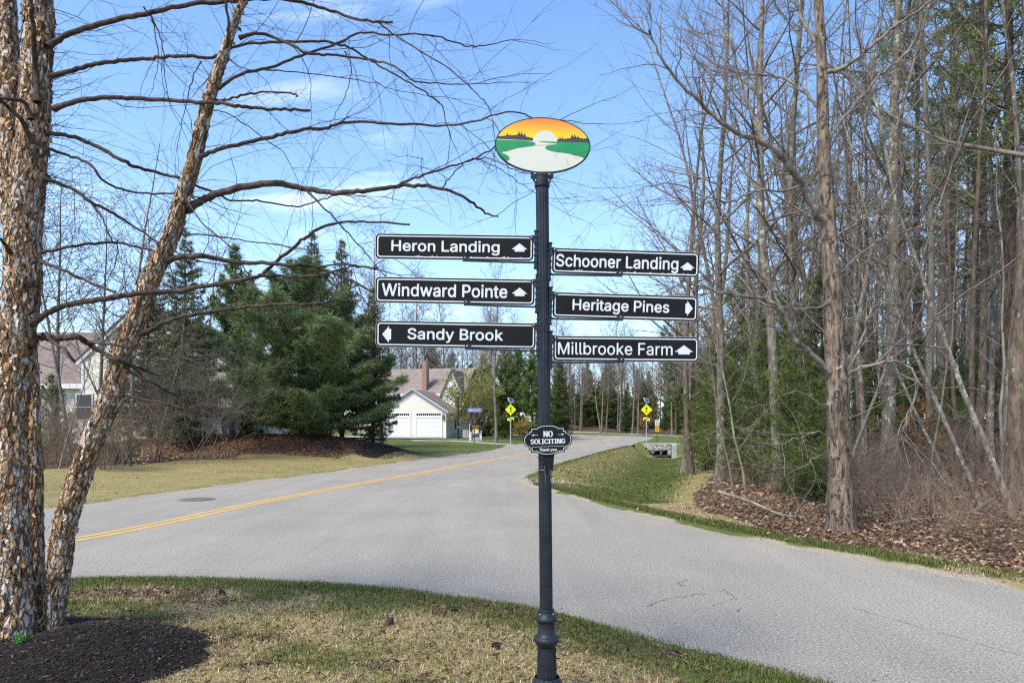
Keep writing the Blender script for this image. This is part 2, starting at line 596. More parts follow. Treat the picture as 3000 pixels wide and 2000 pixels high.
def ground_mat():
    """lawn, mulch, needle bed, leaf floor, gravel: which one lies where is held in the sheet's colour attribute"""
    m, nt, b = material('ground_cover')
    v = coords(nt)
    a = N(nt, 'ShaderNodeAttribute', attribute_name='Col')
    s = N(nt, 'ShaderNodeSeparateColor', inp={0: a.outputs['Color']})
    fine = noise(nt, v, 38.0, 5.0, 0.75)
    mid = noise(nt, v, 5.0, 5.0, 0.65)
    mp = N(nt, 'ShaderNodeMapping', inp={0: v, 'Rotation': (0, 0, 0.4), 'Scale': (1.0, 2.2, 1)})
    mid2 = noise(nt, mp.outputs[0], 1.4, 5.0, 0.7)
    straw = ramp(nt, fine, [(0.28, (0.10, 0.07, 0.03)), (0.5, (0.33, 0.25, 0.11)), (0.72, (0.56, 0.45, 0.24))])
    green = ramp(nt, fine, [(0.28, (0.035, 0.052, 0.014)), (0.55, (0.10, 0.132, 0.036)), (0.75, (0.21, 0.235, 0.09))])
    g = math_(nt, 'ADD', s.outputs[0], math_(nt, 'MULTIPLY_ADD', mid2, 1.1, -0.55))
    g = math_(nt, 'ADD', g, math_(nt, 'MULTIPLY_ADD', mid, 0.7, -0.35), clamp=True)
    c = mixc(nt, g, straw, green)
    mulch = ramp(nt, fine, [(0.3, (0.006, 0.005, 0.005)), (0.55, (0.022, 0.018, 0.017)), (0.75, (0.07, 0.055, 0.05))])
    leaf = ramp(nt, N(nt, 'ShaderNodeTexVoronoi', inp={'Vector': v, 'Scale': 13.0}).outputs['Color'], [(0.15, (0.05, 0.033, 0.023)), (0.5, (0.13, 0.083, 0.055)), (0.85, (0.26, 0.17, 0.11))])
    leaf = mixc(nt, ramp(nt, mid, [(0.35, (0.7,) * 3), (0.65, (0,) * 3)]), leaf, (0.05, 0.03, 0.02))
    sm = lambda x: ramp(nt, math_(nt, 'ADD', x, math_(nt, 'MULTIPLY_ADD', mid, 0.5, -0.25)), [(0.38, (0,) * 3), (0.60, (1,) * 3)])
    c = mixc(nt, sm(s.outputs[1]), c, leaf)
    c = mixc(nt, sm(s.outputs[2]), c, mulch)
    # alpha below one marks gravel and sand at the asphalt's edge
    gr = N(nt, 'ShaderNodeTexVoronoi', inp={'Vector': v, 'Scale': 60.0})
    grav = mixc(nt, 0.55, ramp(nt, gr.outputs['Color'], [(0.1, (0.16, 0.13, 0.10)), (0.9, (0.50, 0.44, 0.36))]), (0.31, 0.26, 0.19))
    c = mixc(nt, sm(math_(nt, 'SUBTRACT', 1.0, a.outputs['Alpha'])), c, grav)
    setin(nt, b.inputs['Base Color'], c)
    b.inputs['Roughness'].default_value = 0.95
    b.inputs['Specular IOR Level'].default_value = 0.1
    bump(nt, b, math_(nt, 'MULTIPLY_ADD', mid, 0.6, math_(nt, 'MULTIPLY', fine, 0.4)), 0.8, 0.05)
    return m


M['ground'] = ground_mat()


def shingle_mat(name, c):
    m, nt, b = material(name)
    v = coords(nt)
    br = N(nt, 'ShaderNodeTexBrick', inp={'Vector': v, 'Color1': tuple(c) + (1,), 'Color2': tuple(x * 0.72 for x in c) + (1,), 'Mortar': tuple(x * 0.5 for x in c) + (1,),
                                          'Scale': 1.0, 'Mortar Size': 0.012, 'Brick Width': 0.32, 'Row Height': 0.14})
    f = noise(nt, v, 1.2, 5.0, 0.7)
    setin(nt, b.inputs['Base Color'], mixc(nt, 1.0, br.outputs[0], ramp(nt, f, [(0.3, (0.8,) * 3), (0.7, (1.15,) * 3)]), 'MULTIPLY'))
    b.inputs['Roughness'].default_value = 0.9
    return m


M['shingle'] = shingle_mat('roof_shingles', (0.27, 0.22, 0.185))
M['shingle_brown'] = shingle_mat('roof_shingles_brown', (0.24, 0.185, 0.165))


def brick_mat():
    m, nt, b = material('chimney_brick')
    v = coords(nt)
    mp = N(nt, 'ShaderNodeMapping', inp={0: v, 'Rotation': (PI / 2, 0, 0)})
    br = N(nt, 'ShaderNodeTexBrick', inp={'Vector': mp.outputs[0], 'Color1': (0.28, 0.085, 0.055, 1), 'Color2': (0.17, 0.05, 0.035, 1), 'Mortar': (0.36, 0.31, 0.27, 1),
                                          'Scale': 1.0, 'Mortar Size': 0.012, 'Brick Width': 0.21, 'Row Height': 0.075})
    setin(nt, b.inputs['Base Color'], br.outputs[0])
    b.inputs['Roughness'].default_value = 0.9
    return m


M['brick'] = brick_mat()
M['bark_grey'] = bark('bark_grey', (0.075, 0.062, 0.05), (0.29, 0.25, 0.205), (0.44, 0.45, 0.32), 0.55)
M['bark_brown'] = bark('bark_brown', (0.05, 0.038, 0.030), (0.21, 0.16, 0.12), (0.36, 0.37, 0.27), 0.60)
M['bark_pale'] = bark('bark_pale', (0.11, 0.09, 0.07), (0.34, 0.29, 0.235), (0.42, 0.43, 0.33), 0.62, scale=9.0)
M['bark_pine'] = bark('bark_pine', (0.03, 0.022, 0.018), (0.15, 0.105, 0.08), (0.22, 0.22, 0.17), 0.66)
M['bark_hero'] = bark('bark_hero', (0.035, 0.025, 0.018), (0.34, 0.26, 0.195), (0.50, 0.48, 0.42), 0.62, scale=18.0, vary=0.0, zs=0.22, blotch=True)
M['twig_grey'] = bark('twig_grey', (0.085, 0.068, 0.056), (0.27, 0.225, 0.185), (0.38, 0.39, 0.26), 0.60, zs=1.0, scale=7.0, vary=0.35, strength=0.1)
M['twig_red'] = bark('twig_red', (0.125, 0.088, 0.064), (0.34, 0.25, 0.185), None, zs=1.0, scale=5.0, vary=0.35, strength=0.1)
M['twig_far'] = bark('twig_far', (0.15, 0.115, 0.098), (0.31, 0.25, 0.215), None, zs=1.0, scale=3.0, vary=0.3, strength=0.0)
M['twig_dark'] = bark('twig_dark', (0.030, 0.021, 0.018), (0.115, 0.08, 0.065), None, zs=1.0, scale=22.0, vary=0.0, strength=0.2)
M['birch_bark'] = None
M['needles'] = attr_mat('needles', 0.55, 0.3, 0.18)
M['leaves'] = attr_mat('leaves', 0.75, 0.2, 0.15)
M['blades'] = attr_mat('grass_blades', 0.6, 0.25, 0.25)
M['chips'] = attr_mat('chips', 0.75, 0.3)
M['flake'] = attr_mat('bark_flake', 0.85, 0.2, 0.0, 40.0, 0.25)
M['stone'] = attr_mat('stones', 0.85, 0.3, 0.0, 9.0, 0.25)

# ------------------------------------------------------------------ the lie of the land
OUT = [(-34, -30), (-21, -3), (-16, 2.5), (-12.6, 6.5), (-10.6, 10), G(126, 1496), G(239, 1479), G(421, 1454), G(632, 1423), G(800, 1405), G(1050, 1371),
       G(1188, 1352), G(1326, 1334), G(1440, 1320), G(1478, 1312), G(1474, 1304.5), G(1532, 1300), (5.2, 78), (9.2, 93), (10.0, 97.5), (8.5, 101), (3, 105), (-10, 109), (-40, 112),
       (-40, 131), (-12, 130), (0, 127), (10, 121.5), (16.5, 114), (20, 104), (19.6, 94), (16.4, 82), (13.4, 71.5), (10.6, 60.5), (6.1, 45.5), G(1622, 1359), G(1575, 1376), G(1535, 1394),
       G(1511, 1405), G(1530, 1417), G(1570, 1430), G(1620, 1441), G(1786, 1486), G(2041, 1547), G(2296, 1601), G(2551, 1645), G(2806, 1696), G(3000, 1724),
       (7.4, 2.8), (10.5, -3.5), (13.5, -11), (17, -24), (10, -26), (7.8, -13), (5.8, -5.5), (4.0, 0.8), (2.75, 3.6), G(2423, 1999), G(2219, 1951), G(1990, 1892), G(1786, 1837),
       G(1582, 1783), G(1403, 1754), G(1148, 1722), G(893, 1705), G(510, 1690), G(185, 1696), (-6.3, 7.2), (-8.2, 5.4), (-10.4, 2.2), (-14, -5), (-24, -30)]


def smooth_closed(P, it=2):
    P = [np.array(p, float) for p in P]
    for _ in range(it):
        Q = []
        n = len(P)
        for i in range(n):
            a, b = P[i], P[(i + 1) % n]
            Q += [a * 0.75 + b * 0.25, a * 0.25 + b * 0.75]
        P = Q
    return np.array(P)


OUTS = smooth_closed(OUT, 1)


def poly_sd(x, y, P):
    """signed distance to a closed polygon, negative inside"""
    x = np.asarray(x, float)
    y = np.asarray(y, float)
    d = np.full(x.shape, 1e9)
    ins = np.zeros(x.shape, bool)
    Q = np.roll(P, -1, 0)
    for (ax, ay), (bx, by) in zip(P, Q):
        ex, ey = bx - ax, by - ay
        t = np.clip(((x - ax) * ex + (y - ay) * ey) / (ex * ex + ey * ey + 1e-12), 0, 1)
        d = np.minimum(d, (x - ax - t * ex) ** 2 + (y - ay - t * ey) ** 2)
        c = ((ay > y) != (by > y))
        if abs(by - ay) > 1e-9:
            ins ^= c & (x < ax + (y - ay) / (by - ay) * ex)
    d = np.sqrt(d)
    return np.where(ins, -d, d)


def seg_d(x, y, P):
    d = np.full(np.shape(x), 1e9)
    tt = np.zeros(np.shape(x))
    L = 0
    tot = sum(math.dist(a, b) for a, b in zip(P[:-1], P[1:]))
    for (ax, ay), (bx, by) in zip(P[:-1], P[1:]):
        ex, ey = bx - ax, by - ay
        l = math.hypot(ex, ey)
        t = np.clip(((x - ax) * ex + (y - ay) * ey) / (l * l), 0, 1)
        q = (x - ax - t * ex) ** 2 + (y - ay - t * ey) ** 2
        k = q < d
        d = np.where(k, q, d)
        tt = np.where(k, (L + t * l) / tot, tt)
        L += l
    return np.sqrt(d), tt


DITCH = [(2.6, 13.5), (3.3, 17.5), (4.3, 22.7), (6.3, 30), (9.2, 42), (11.6, 52.5)]
EDGE_Y = np.array([-20, 0, 6, 8.5, 10.5, 14, 18, 24, 32, 45, 60, 75, 95, 130])
EDGE_X = np.array([22, 9.4, 6.9, 5.3, 4.2, 3.6, 4.8, 7.2, 9.6, 14.0, 19.5, 24, 30, 38])   # where the leaf floor of the wood begins


def wood_in(x, y):
    return x - np.interp(y, EDGE_Y, EDGE_X)


def berm(x, y):
    r = ((x + 12.2) / 8.4) ** 2 + ((y - 35.4) / 3.6) ** 2
    return 0.98 * np.clip(1 - r, 0, 1) ** 0.8, r


def mound(x, y):
    r1 = ((x + 2.97) / 0.80) ** 2 + ((y - 4.78) / 0.78) ** 2
    r2 = ((x + 3.9) / 1.75) ** 2 + ((y - 4.75) / 1.05) ** 2
    return np.maximum(0.21 * np.clip(1 - r1, 0, 1) ** 1.1, 0.11 * np.clip(1 - r2, 0, 1) ** 0.7), np.minimum(r1, r2)


def land(x, y, d=None):
    """height of the ground sheet"""
    x = np.asarray(x, float)
    y = np.asarray(y, float)
    if d is None:
        d = poly_sd(x, y, OUTS)
    wob = (n2(x, y, 1.7, 3, 3) - 0.5) * 0.5 * sstep(-0.5, 0, d)
    de = d + wob * np.clip(y / 25, 0.5, 1.3)
    z = np.where(de < 0, -0.12 * sstep(0, 0.5, -de), 0.03 * sstep(0, 0.3, de))
    # the wood on the right and the swale in front of it
    wi = wood_in(x, y)
    right = sstep(1.0, 4.0, x + (y < 0) * 5)
    dd, t = seg_d(x, y, DITCH)
    wid = 1.1 + 1.6 * t
    depth = 0.16 + 0.66 * sstep(0.0, 0.6, t)
    z = z - depth * np.exp(-(dd / wid) ** 2) * sstep(0.25, 1.6, d) * (y < 56)
    z = z + right * sstep(0, 14, wi) * 0.55 * (d > 0)
    # the bowl at the culvert mouths
    bowl = -0.22 - 0.72 * sstep(60.0, 54.3, y)
    inb = sstep(9.6, 10.9, x) * sstep(15.4, 14.2, x) * sstep(61.0, 60.2, y) * sstep(48.5, 52.0, y)
    z = z * (1 - inb) + np.minimum(z, bowl) * inb
    # left lawn, berm, house pads
    left = sstep(-1.0, -6.0, x - 0.25 * (y - 40) * (y > 40)) * (d > 0) * sstep(9, 14, y)
    z = z + left * (0.22 * sstep(0.3, 7, d) + 0.42 * sstep(7, 18, d))
    b, r = berm(x, y)
    z = z + b * sstep(0.2, 2.5, d)
    pad2 = sstep(16, 6, np.hypot(x + 8.0, y - 76)) * (d > 0)
    z = z * (1 - pad2 * (y > 45)) + pad2 * (y > 45) * 0.30 * sstep(0, 5, d)
    m, r = mound(x, y)
    z = z + m
    isl = (x > -9) * (x < 4) * (y < 8) * (d > 0)
    z = z + isl * (0.035 * sstep(0, 1.5, d) + (n2(x, y, 2.2, 11, 3) - 0.5) * 0.05 * sstep(0.1, 0.8, d))
    z = z + (n2(x, y, 0.5, 21, 4) - 0.5) * 0.16 * sstep(0.4, 4, d) * (1 - isl)
    far = sstep(95, 260, np.hypot(x, y))
    return z + far * 2.2 * (d > 1)


def spaced(lo, hi, fine_lo, fine_hi, step, grow):
    a = list(np.arange(fine_lo, fine_hi, step))
    s, x = step, fine_hi
    while x < hi:
        a.append(x)
        s *= grow
        x += s
    a.append(hi)
    s, x = step, fine_lo
    while x > lo:
        s *= grow
        x -= s
        a.insert(0, max(x, lo))
    return np.array(a)


gx = spaced(-900, 900, -5.5, 6.0, 0.115, 1.036)
gy = spaced(-300, 1500, 3.5, 9.5, 0.10, 1.029)
XX, YY = np.meshgrid(gx, gy)
dX, dY = XX.ravel(), YY.ravel()
D0 = poly_sd(dX, dY, OUTS)
ZZ = land(dX, dY, D0)


def zones(x, y, d):
    """what covers the ground: green share, leaf floor, mulch, and gravel"""
    x = np.asarray(x, float)
    y = np.asarray(y, float)
    wi = wood_in(x, y) + (n2(x, y, 0.9, 41, 3) - 0.5) * 1.2
    m, r = mound(x, y)
    b, rb = berm(x, y)
    nn = n2(x, y, 1.3, 51, 4)
    green = np.full(x.shape, 0.28)
    isl = (x > -9) & (x < 4.2) & (y < 8.2)
    gi = 0.26 + 0.75 * sstep(1.0, 0.12, d) + 0.5 * sstep(0.52, 0.72, nn) + 0.35 * sstep(0.2, 1.8, x) * sstep(2.3, 0.3, d)
    green = np.where(isl, gi, green)
    # right verge, swale
    rv = (x > -0.5) & (y > 8) & (wi < 0.3) & ~isl
    dd, t = seg_d(x, y, DITCH)
    gv = 0.50 + 0.6 * np.exp(-(dd / 1.3) ** 2) + 0.45 * sstep(0.9, 0.1, d) - 0.35 * sstep(-1.6, -0.2, wi) * (y > 12) + 0.5 * (y > 56)
    gv = np.where((y < 16) & (d > 0.75), 0.12, gv)
    green = np.where(rv, gv, green)
    lf = (x < 0) & (y > 8)
    gl = 0.28 + 0.2 * sstep(0.5, 0.7, nn) + 0.62 * sstep(36, 44, y) + 0.3 * sstep(0.5, 0.1, d)
    green = np.where(lf, gl, green)
    leaf = sstep(-0.15, 0.35, wi) * (x > 0) * (y < 140) * (d > 0.25)
    # wood floor on the left, behind the lawn strip
    lw = sstep(7.0, 7.9, d + (nn - 0.5) * 1.5) * sstep(-8, -9.5, x + 0.35 * (y - 24)) * (y > 8) * (y < 46)
    leaf = np.maximum(leaf, lw * (x < 0))
    fw = sstep(4, 6, d + (nn - 0.5) * 3) * sstep(98, 112, y + 0.1 * np.abs(x))
    leaf = np.maximum(leaf, fw)
    bed = sstep(1.02, 0.94, rb + (nn - 0.5) * 0.22) * sstep(1.2, 2.0, d)
    leaf = np.maximum(leaf, bed * sstep(-6.4, -8.0, x))
    mul = np.maximum(sstep(1.03, 0.97, r + (nn - 0.5) * 0.12), bed * sstep(-8.4, -6.8, x))
    grav = sstep(0.40, 0.05, d + (n2(x, y, 1.3, 61, 4) - 0.42) * 1.1) * ~isl * 0.8
    corner = sstep(2.1, 1.2, np.hypot((x - 0.9) / 1.1, (y - 19.6) / 2.6) * 1.9) * (d < 1.6)
    grav = np.maximum(grav, corner)
    return np.stack([np.clip(green, 0, 1), leaf, mul, 1 - grav], -1)


cols = zones(dX, dY, D0)
ny, nx = XX.shape
idx = np.arange(nx * ny).reshape(ny, nx)
quads = np.stack([idx[:-1, :-1], idx[:-1, 1:], idx[1:, 1:], idx[1:, :-1]], -1).reshape(-1, 4)
gme = mesh_from('ground', np.stack([dX, dY, ZZ], -1), quads, [M['ground']], True, cols)
link('ground', gme, None, 'patchy spring lawn, mulch and leaf floor beside the roads', 'ground', None, 'structure')


def height(x, y):
    return float(land(np.array([x]), np.array([y]))[0])


# ------------------------------------------------------------------ road, lines, paths
def offset_poly(P, w):
    a = np.roll(P, 1, 0)
    b = np.roll(P, -1, 0)
    t = b - a
    t /= np.linalg.norm(t, axis=1, keepdims=True) + 1e-9
    area = 0.5 * np.sum(P[:, 0] * np.roll(P[:, 1], -1) - np.roll(P[:, 0], -1) * P[:, 1])
    n = np.stack([t[:, 1], -t[:, 0]], 1) * (1 if area > 0 else -1)
    return P + n * w


RB = offset_poly(OUTS, 0.34)
# the sheet is cut into strips so that the wear attribute has somewhere to live
inner = offset_poly(OUTS, -0.55)
nO = len(OUTS)
rv = np.concatenate([RB, inner])
isl_edge = np.array([1.0 if (p[1] < 7.9 and -7 < p[0] < 3.2) else 0.0 for p in OUTS])
rcol = np.zeros((2 * nO, 3))
rcol[:nO, 0] = isl_edge
tris = tessellate_polygon([[Vector((p[0], p[1], 0)) for p in inner]])
rf = [[i, (i + 1) % nO, nO + (i + 1) % nO, nO + i] for i in range(nO)] + [[nO + i for i in t] for t in tris]
rme = mesh_from('road', np.concatenate([rv, np.zeros((len(rv), 1))], 1), rf, [M['asphalt']], False, rcol)
bm = bmesh.new()
bm.from_mesh(rme)
for f in bm.faces:
    if f.normal.z < 0:
        f.normal_flip()
bm.to_mesh(rme)
bm.free()
road = link('road', rme, None, 'weathered grey asphalt road with a side street joining it', 'road', None, 'structure')


def catmull(P, n=10):
    P = np.array(P, float)
    Q = np.vstack([2 * P[0] - P[1], P, 2 * P[-1] - P[-2]])
    out = []
    for i in range(1, len(Q) - 2):
        for t in np.linspace(0, 1, n, endpoint=False):
            a, b, c, d = Q[i - 1:i + 3]
            out.append(0.5 * (2 * b + (c - a) * t + (2 * a - 5 * b + 4 * c - d) * t * t + (3 * b - a - 3 * c + d) * t ** 3))
    out.append(P[-1])
    return np.array(out)


def ribbon(path, w0, w1, z, mat, name, parent=None, wob=0.0, skirt=0.0, **kw):
    P = np.array(path, float)
    t = np.gradient(P, axis=0)
    t /= np.linalg.norm(t, axis=1, keepdims=True)
    n = np.stack([t[:, 1], -t[:, 0]], 1)
    rng = np.random.default_rng(5)
    j = rng.normal(0, wob, (2, len(P), 1)) if wob else np.zeros((2, len(P), 1))
    a = P + n * (w0 + j[0])
    b = P + n * (w1 + j[1])
    zz = (lambda q: z(q[:, 0], q[:, 1])) if callable(z) else (lambda q: np.full(len(q), z))
    V = np.concatenate([np.c_[a, zz(a)], np.c_[b, zz(b)]])
    k = len(P)
    i = np.arange(k - 1)
    F = np.stack([i, i + k, i + k + 1, i + 1], -1)
    if skirt:
        lo = V - np.array([0, 0, skirt])
        F = np.concatenate([F, np.stack([i, i + 1, i + 1 + 2 * k, i + 2 * k], -1), np.stack([i + k, i + k + 1, i + 3 * k + 1, i + 3 * k], -1), np.array([[0, k, 3 * k, 2 * k], [k - 1, 2 * k - 1, 4 * k - 1, 3 * k - 1]])])
        V = np.concatenate([V, lo])
    me = mesh_from(name, V, F, [mat])
    bm = bmesh.new()
    bm.from_mesh(me)
    for f in bm.faces:
        if f.normal.z < 0:
            f.normal_flip()
    bm.to_mesh(me)
    bm.free()
    return link(name, me, parent, **kw)


CEN = catmull([(-17.5, -4), (-13.6, 1.5), (-10.2, 5.0), (-7.9, 7.8), (-6.67, 9.75), (-6.15, 11.5), (-5.82, 13.5), (-5.4, 15.7), (-4.45, 19.8), (-3.55, 23.2), (-2.35, 28.1),
               (0.85, 41), (3.9, 52), (7.6, 65), (11.2, 79.5), (14.3, 92), (14.6, 101), (11.5, 109), (4, 114.5), (-10, 118), (-38, 121)], 12)
ribbon(CEN, -0.175, -0.05, 0.004, M['line'], 'centre_line', road, 0.004)
ribbon(CEN, 0.05, 0.175, 0.004, M['line'], 'centre_line', road, 0.004)


M['crack'] = plain('crack_fill', (0.075, 0.073, 0.07), 0.9, 0.3, 30.0)


def crack(pts, w=0.007):
    P = np.array([G(*p) for p in pts])
    P = catmull(P, 6)
    P = P + np.random.default_rng(len(pts)).normal(0, 0.012, P.shape)
    ribbon(P, -w / 2, w / 2, 0.003, M['crack'], 'crack', road, w * 0.35)


for pts, w in (([(1995, 1714), (1990, 1707), (2011, 1699)], 0.012), ([(1896, 1776), (1950, 1757), (2000, 1746), (2070, 1738)], 0.008), ([(2115, 1724), (2130, 1733), (2150, 1748)], 0.010),
               ([(2150, 1750), (2112, 1766), (2085, 1774)], 0.006), ([(2156, 1791), (2168, 1781)], 0.008), ([(2500, 1780), (2660, 1826), (2810, 1868), (2990, 1920)], 0.006)):
    crack(pts, w * 0.8)


def strip_z(dz):
    return lambda x, y: land(x, y) + dz


path_l = catmull([(-9.2, 62.6), (-6.0, 62.1), (-3.2, 61.3), (-1.4, 60.2), (-0.3, 59.0)], 6)
ribbon(path_l, -0.75, 0.75, strip_z(0.03), M['concrete'], 'sidewalk', None, skirt=0.3, label='narrow pale footpath crossing the lawn by the blue street sign', cat='path', kind='structure')
path_r = catmull([(11.7, 61.5), (13.5, 61.5), (17.5, 61.0), (22, 60.5)], 6)
ribbon(path_r, -0.7, 0.7, strip_z(0.03), M['concrete'], 'sidewalk', None, skirt=0.3, label='pale footpath above the riprap, leading from the crossing sign', cat='path', kind='structure')
path_f = catmull([(26, 88), (25.6, 100), (22, 114), (14, 124.5), (2, 131.5), (-14, 135), (-40, 136)], 8)
ribbon(path_f, -0.8, 0.8, strip_z(0.04), M['concrete'], 'sidewalk', None, skirt=0.3, label='far footpath along the outside of the road bend', cat='path', kind='structure')
drv = np.array([(-16.5, 74.6), (-7.0, 72.7), (-6.9, 71.2), (-9.5, 67.0), (-12.0, 63), (-16.5, 57), (-21, 60), (-24, 68)])
dz = land(drv[:, 0], drv[:, 1])
dme = mesh_from('driveway', np.c_[drv, np.maximum(dz, 0.1) + 0.10], [list(range(len(drv)))], [M['concrete']])
link('driveway', dme, None, 'pale driveway apron in front of the double garage', 'driveway', None, 'structure')

# ------------------------------------------------------------------ manhole
mx_, my_ = G(575, 1463)
mh = MB().lathe([(0.002, 0.40), (0.012, 0.40), (0.012, 0.33)], 32).build('manhole_cover', M['iron'], None, label='round rusty manhole cover in the far lane left of the pines', cat='manhole')
mh.location = (mx_, my_, 0)
mr = MB().lathe([(0.011, 0.31), (0.017, 0.31), (0.017, 0.0)], 32, caps=False)
for k in range(-3, 4):
    L = math.sqrt(0.29 ** 2 - (k * 0.08) ** 2)
    mr.box(k * 0.08 - 0.012, k * 0.08 + 0.012, -L, L, 0.016, 0.021)
mr.build('lid', M['iron'], mh)

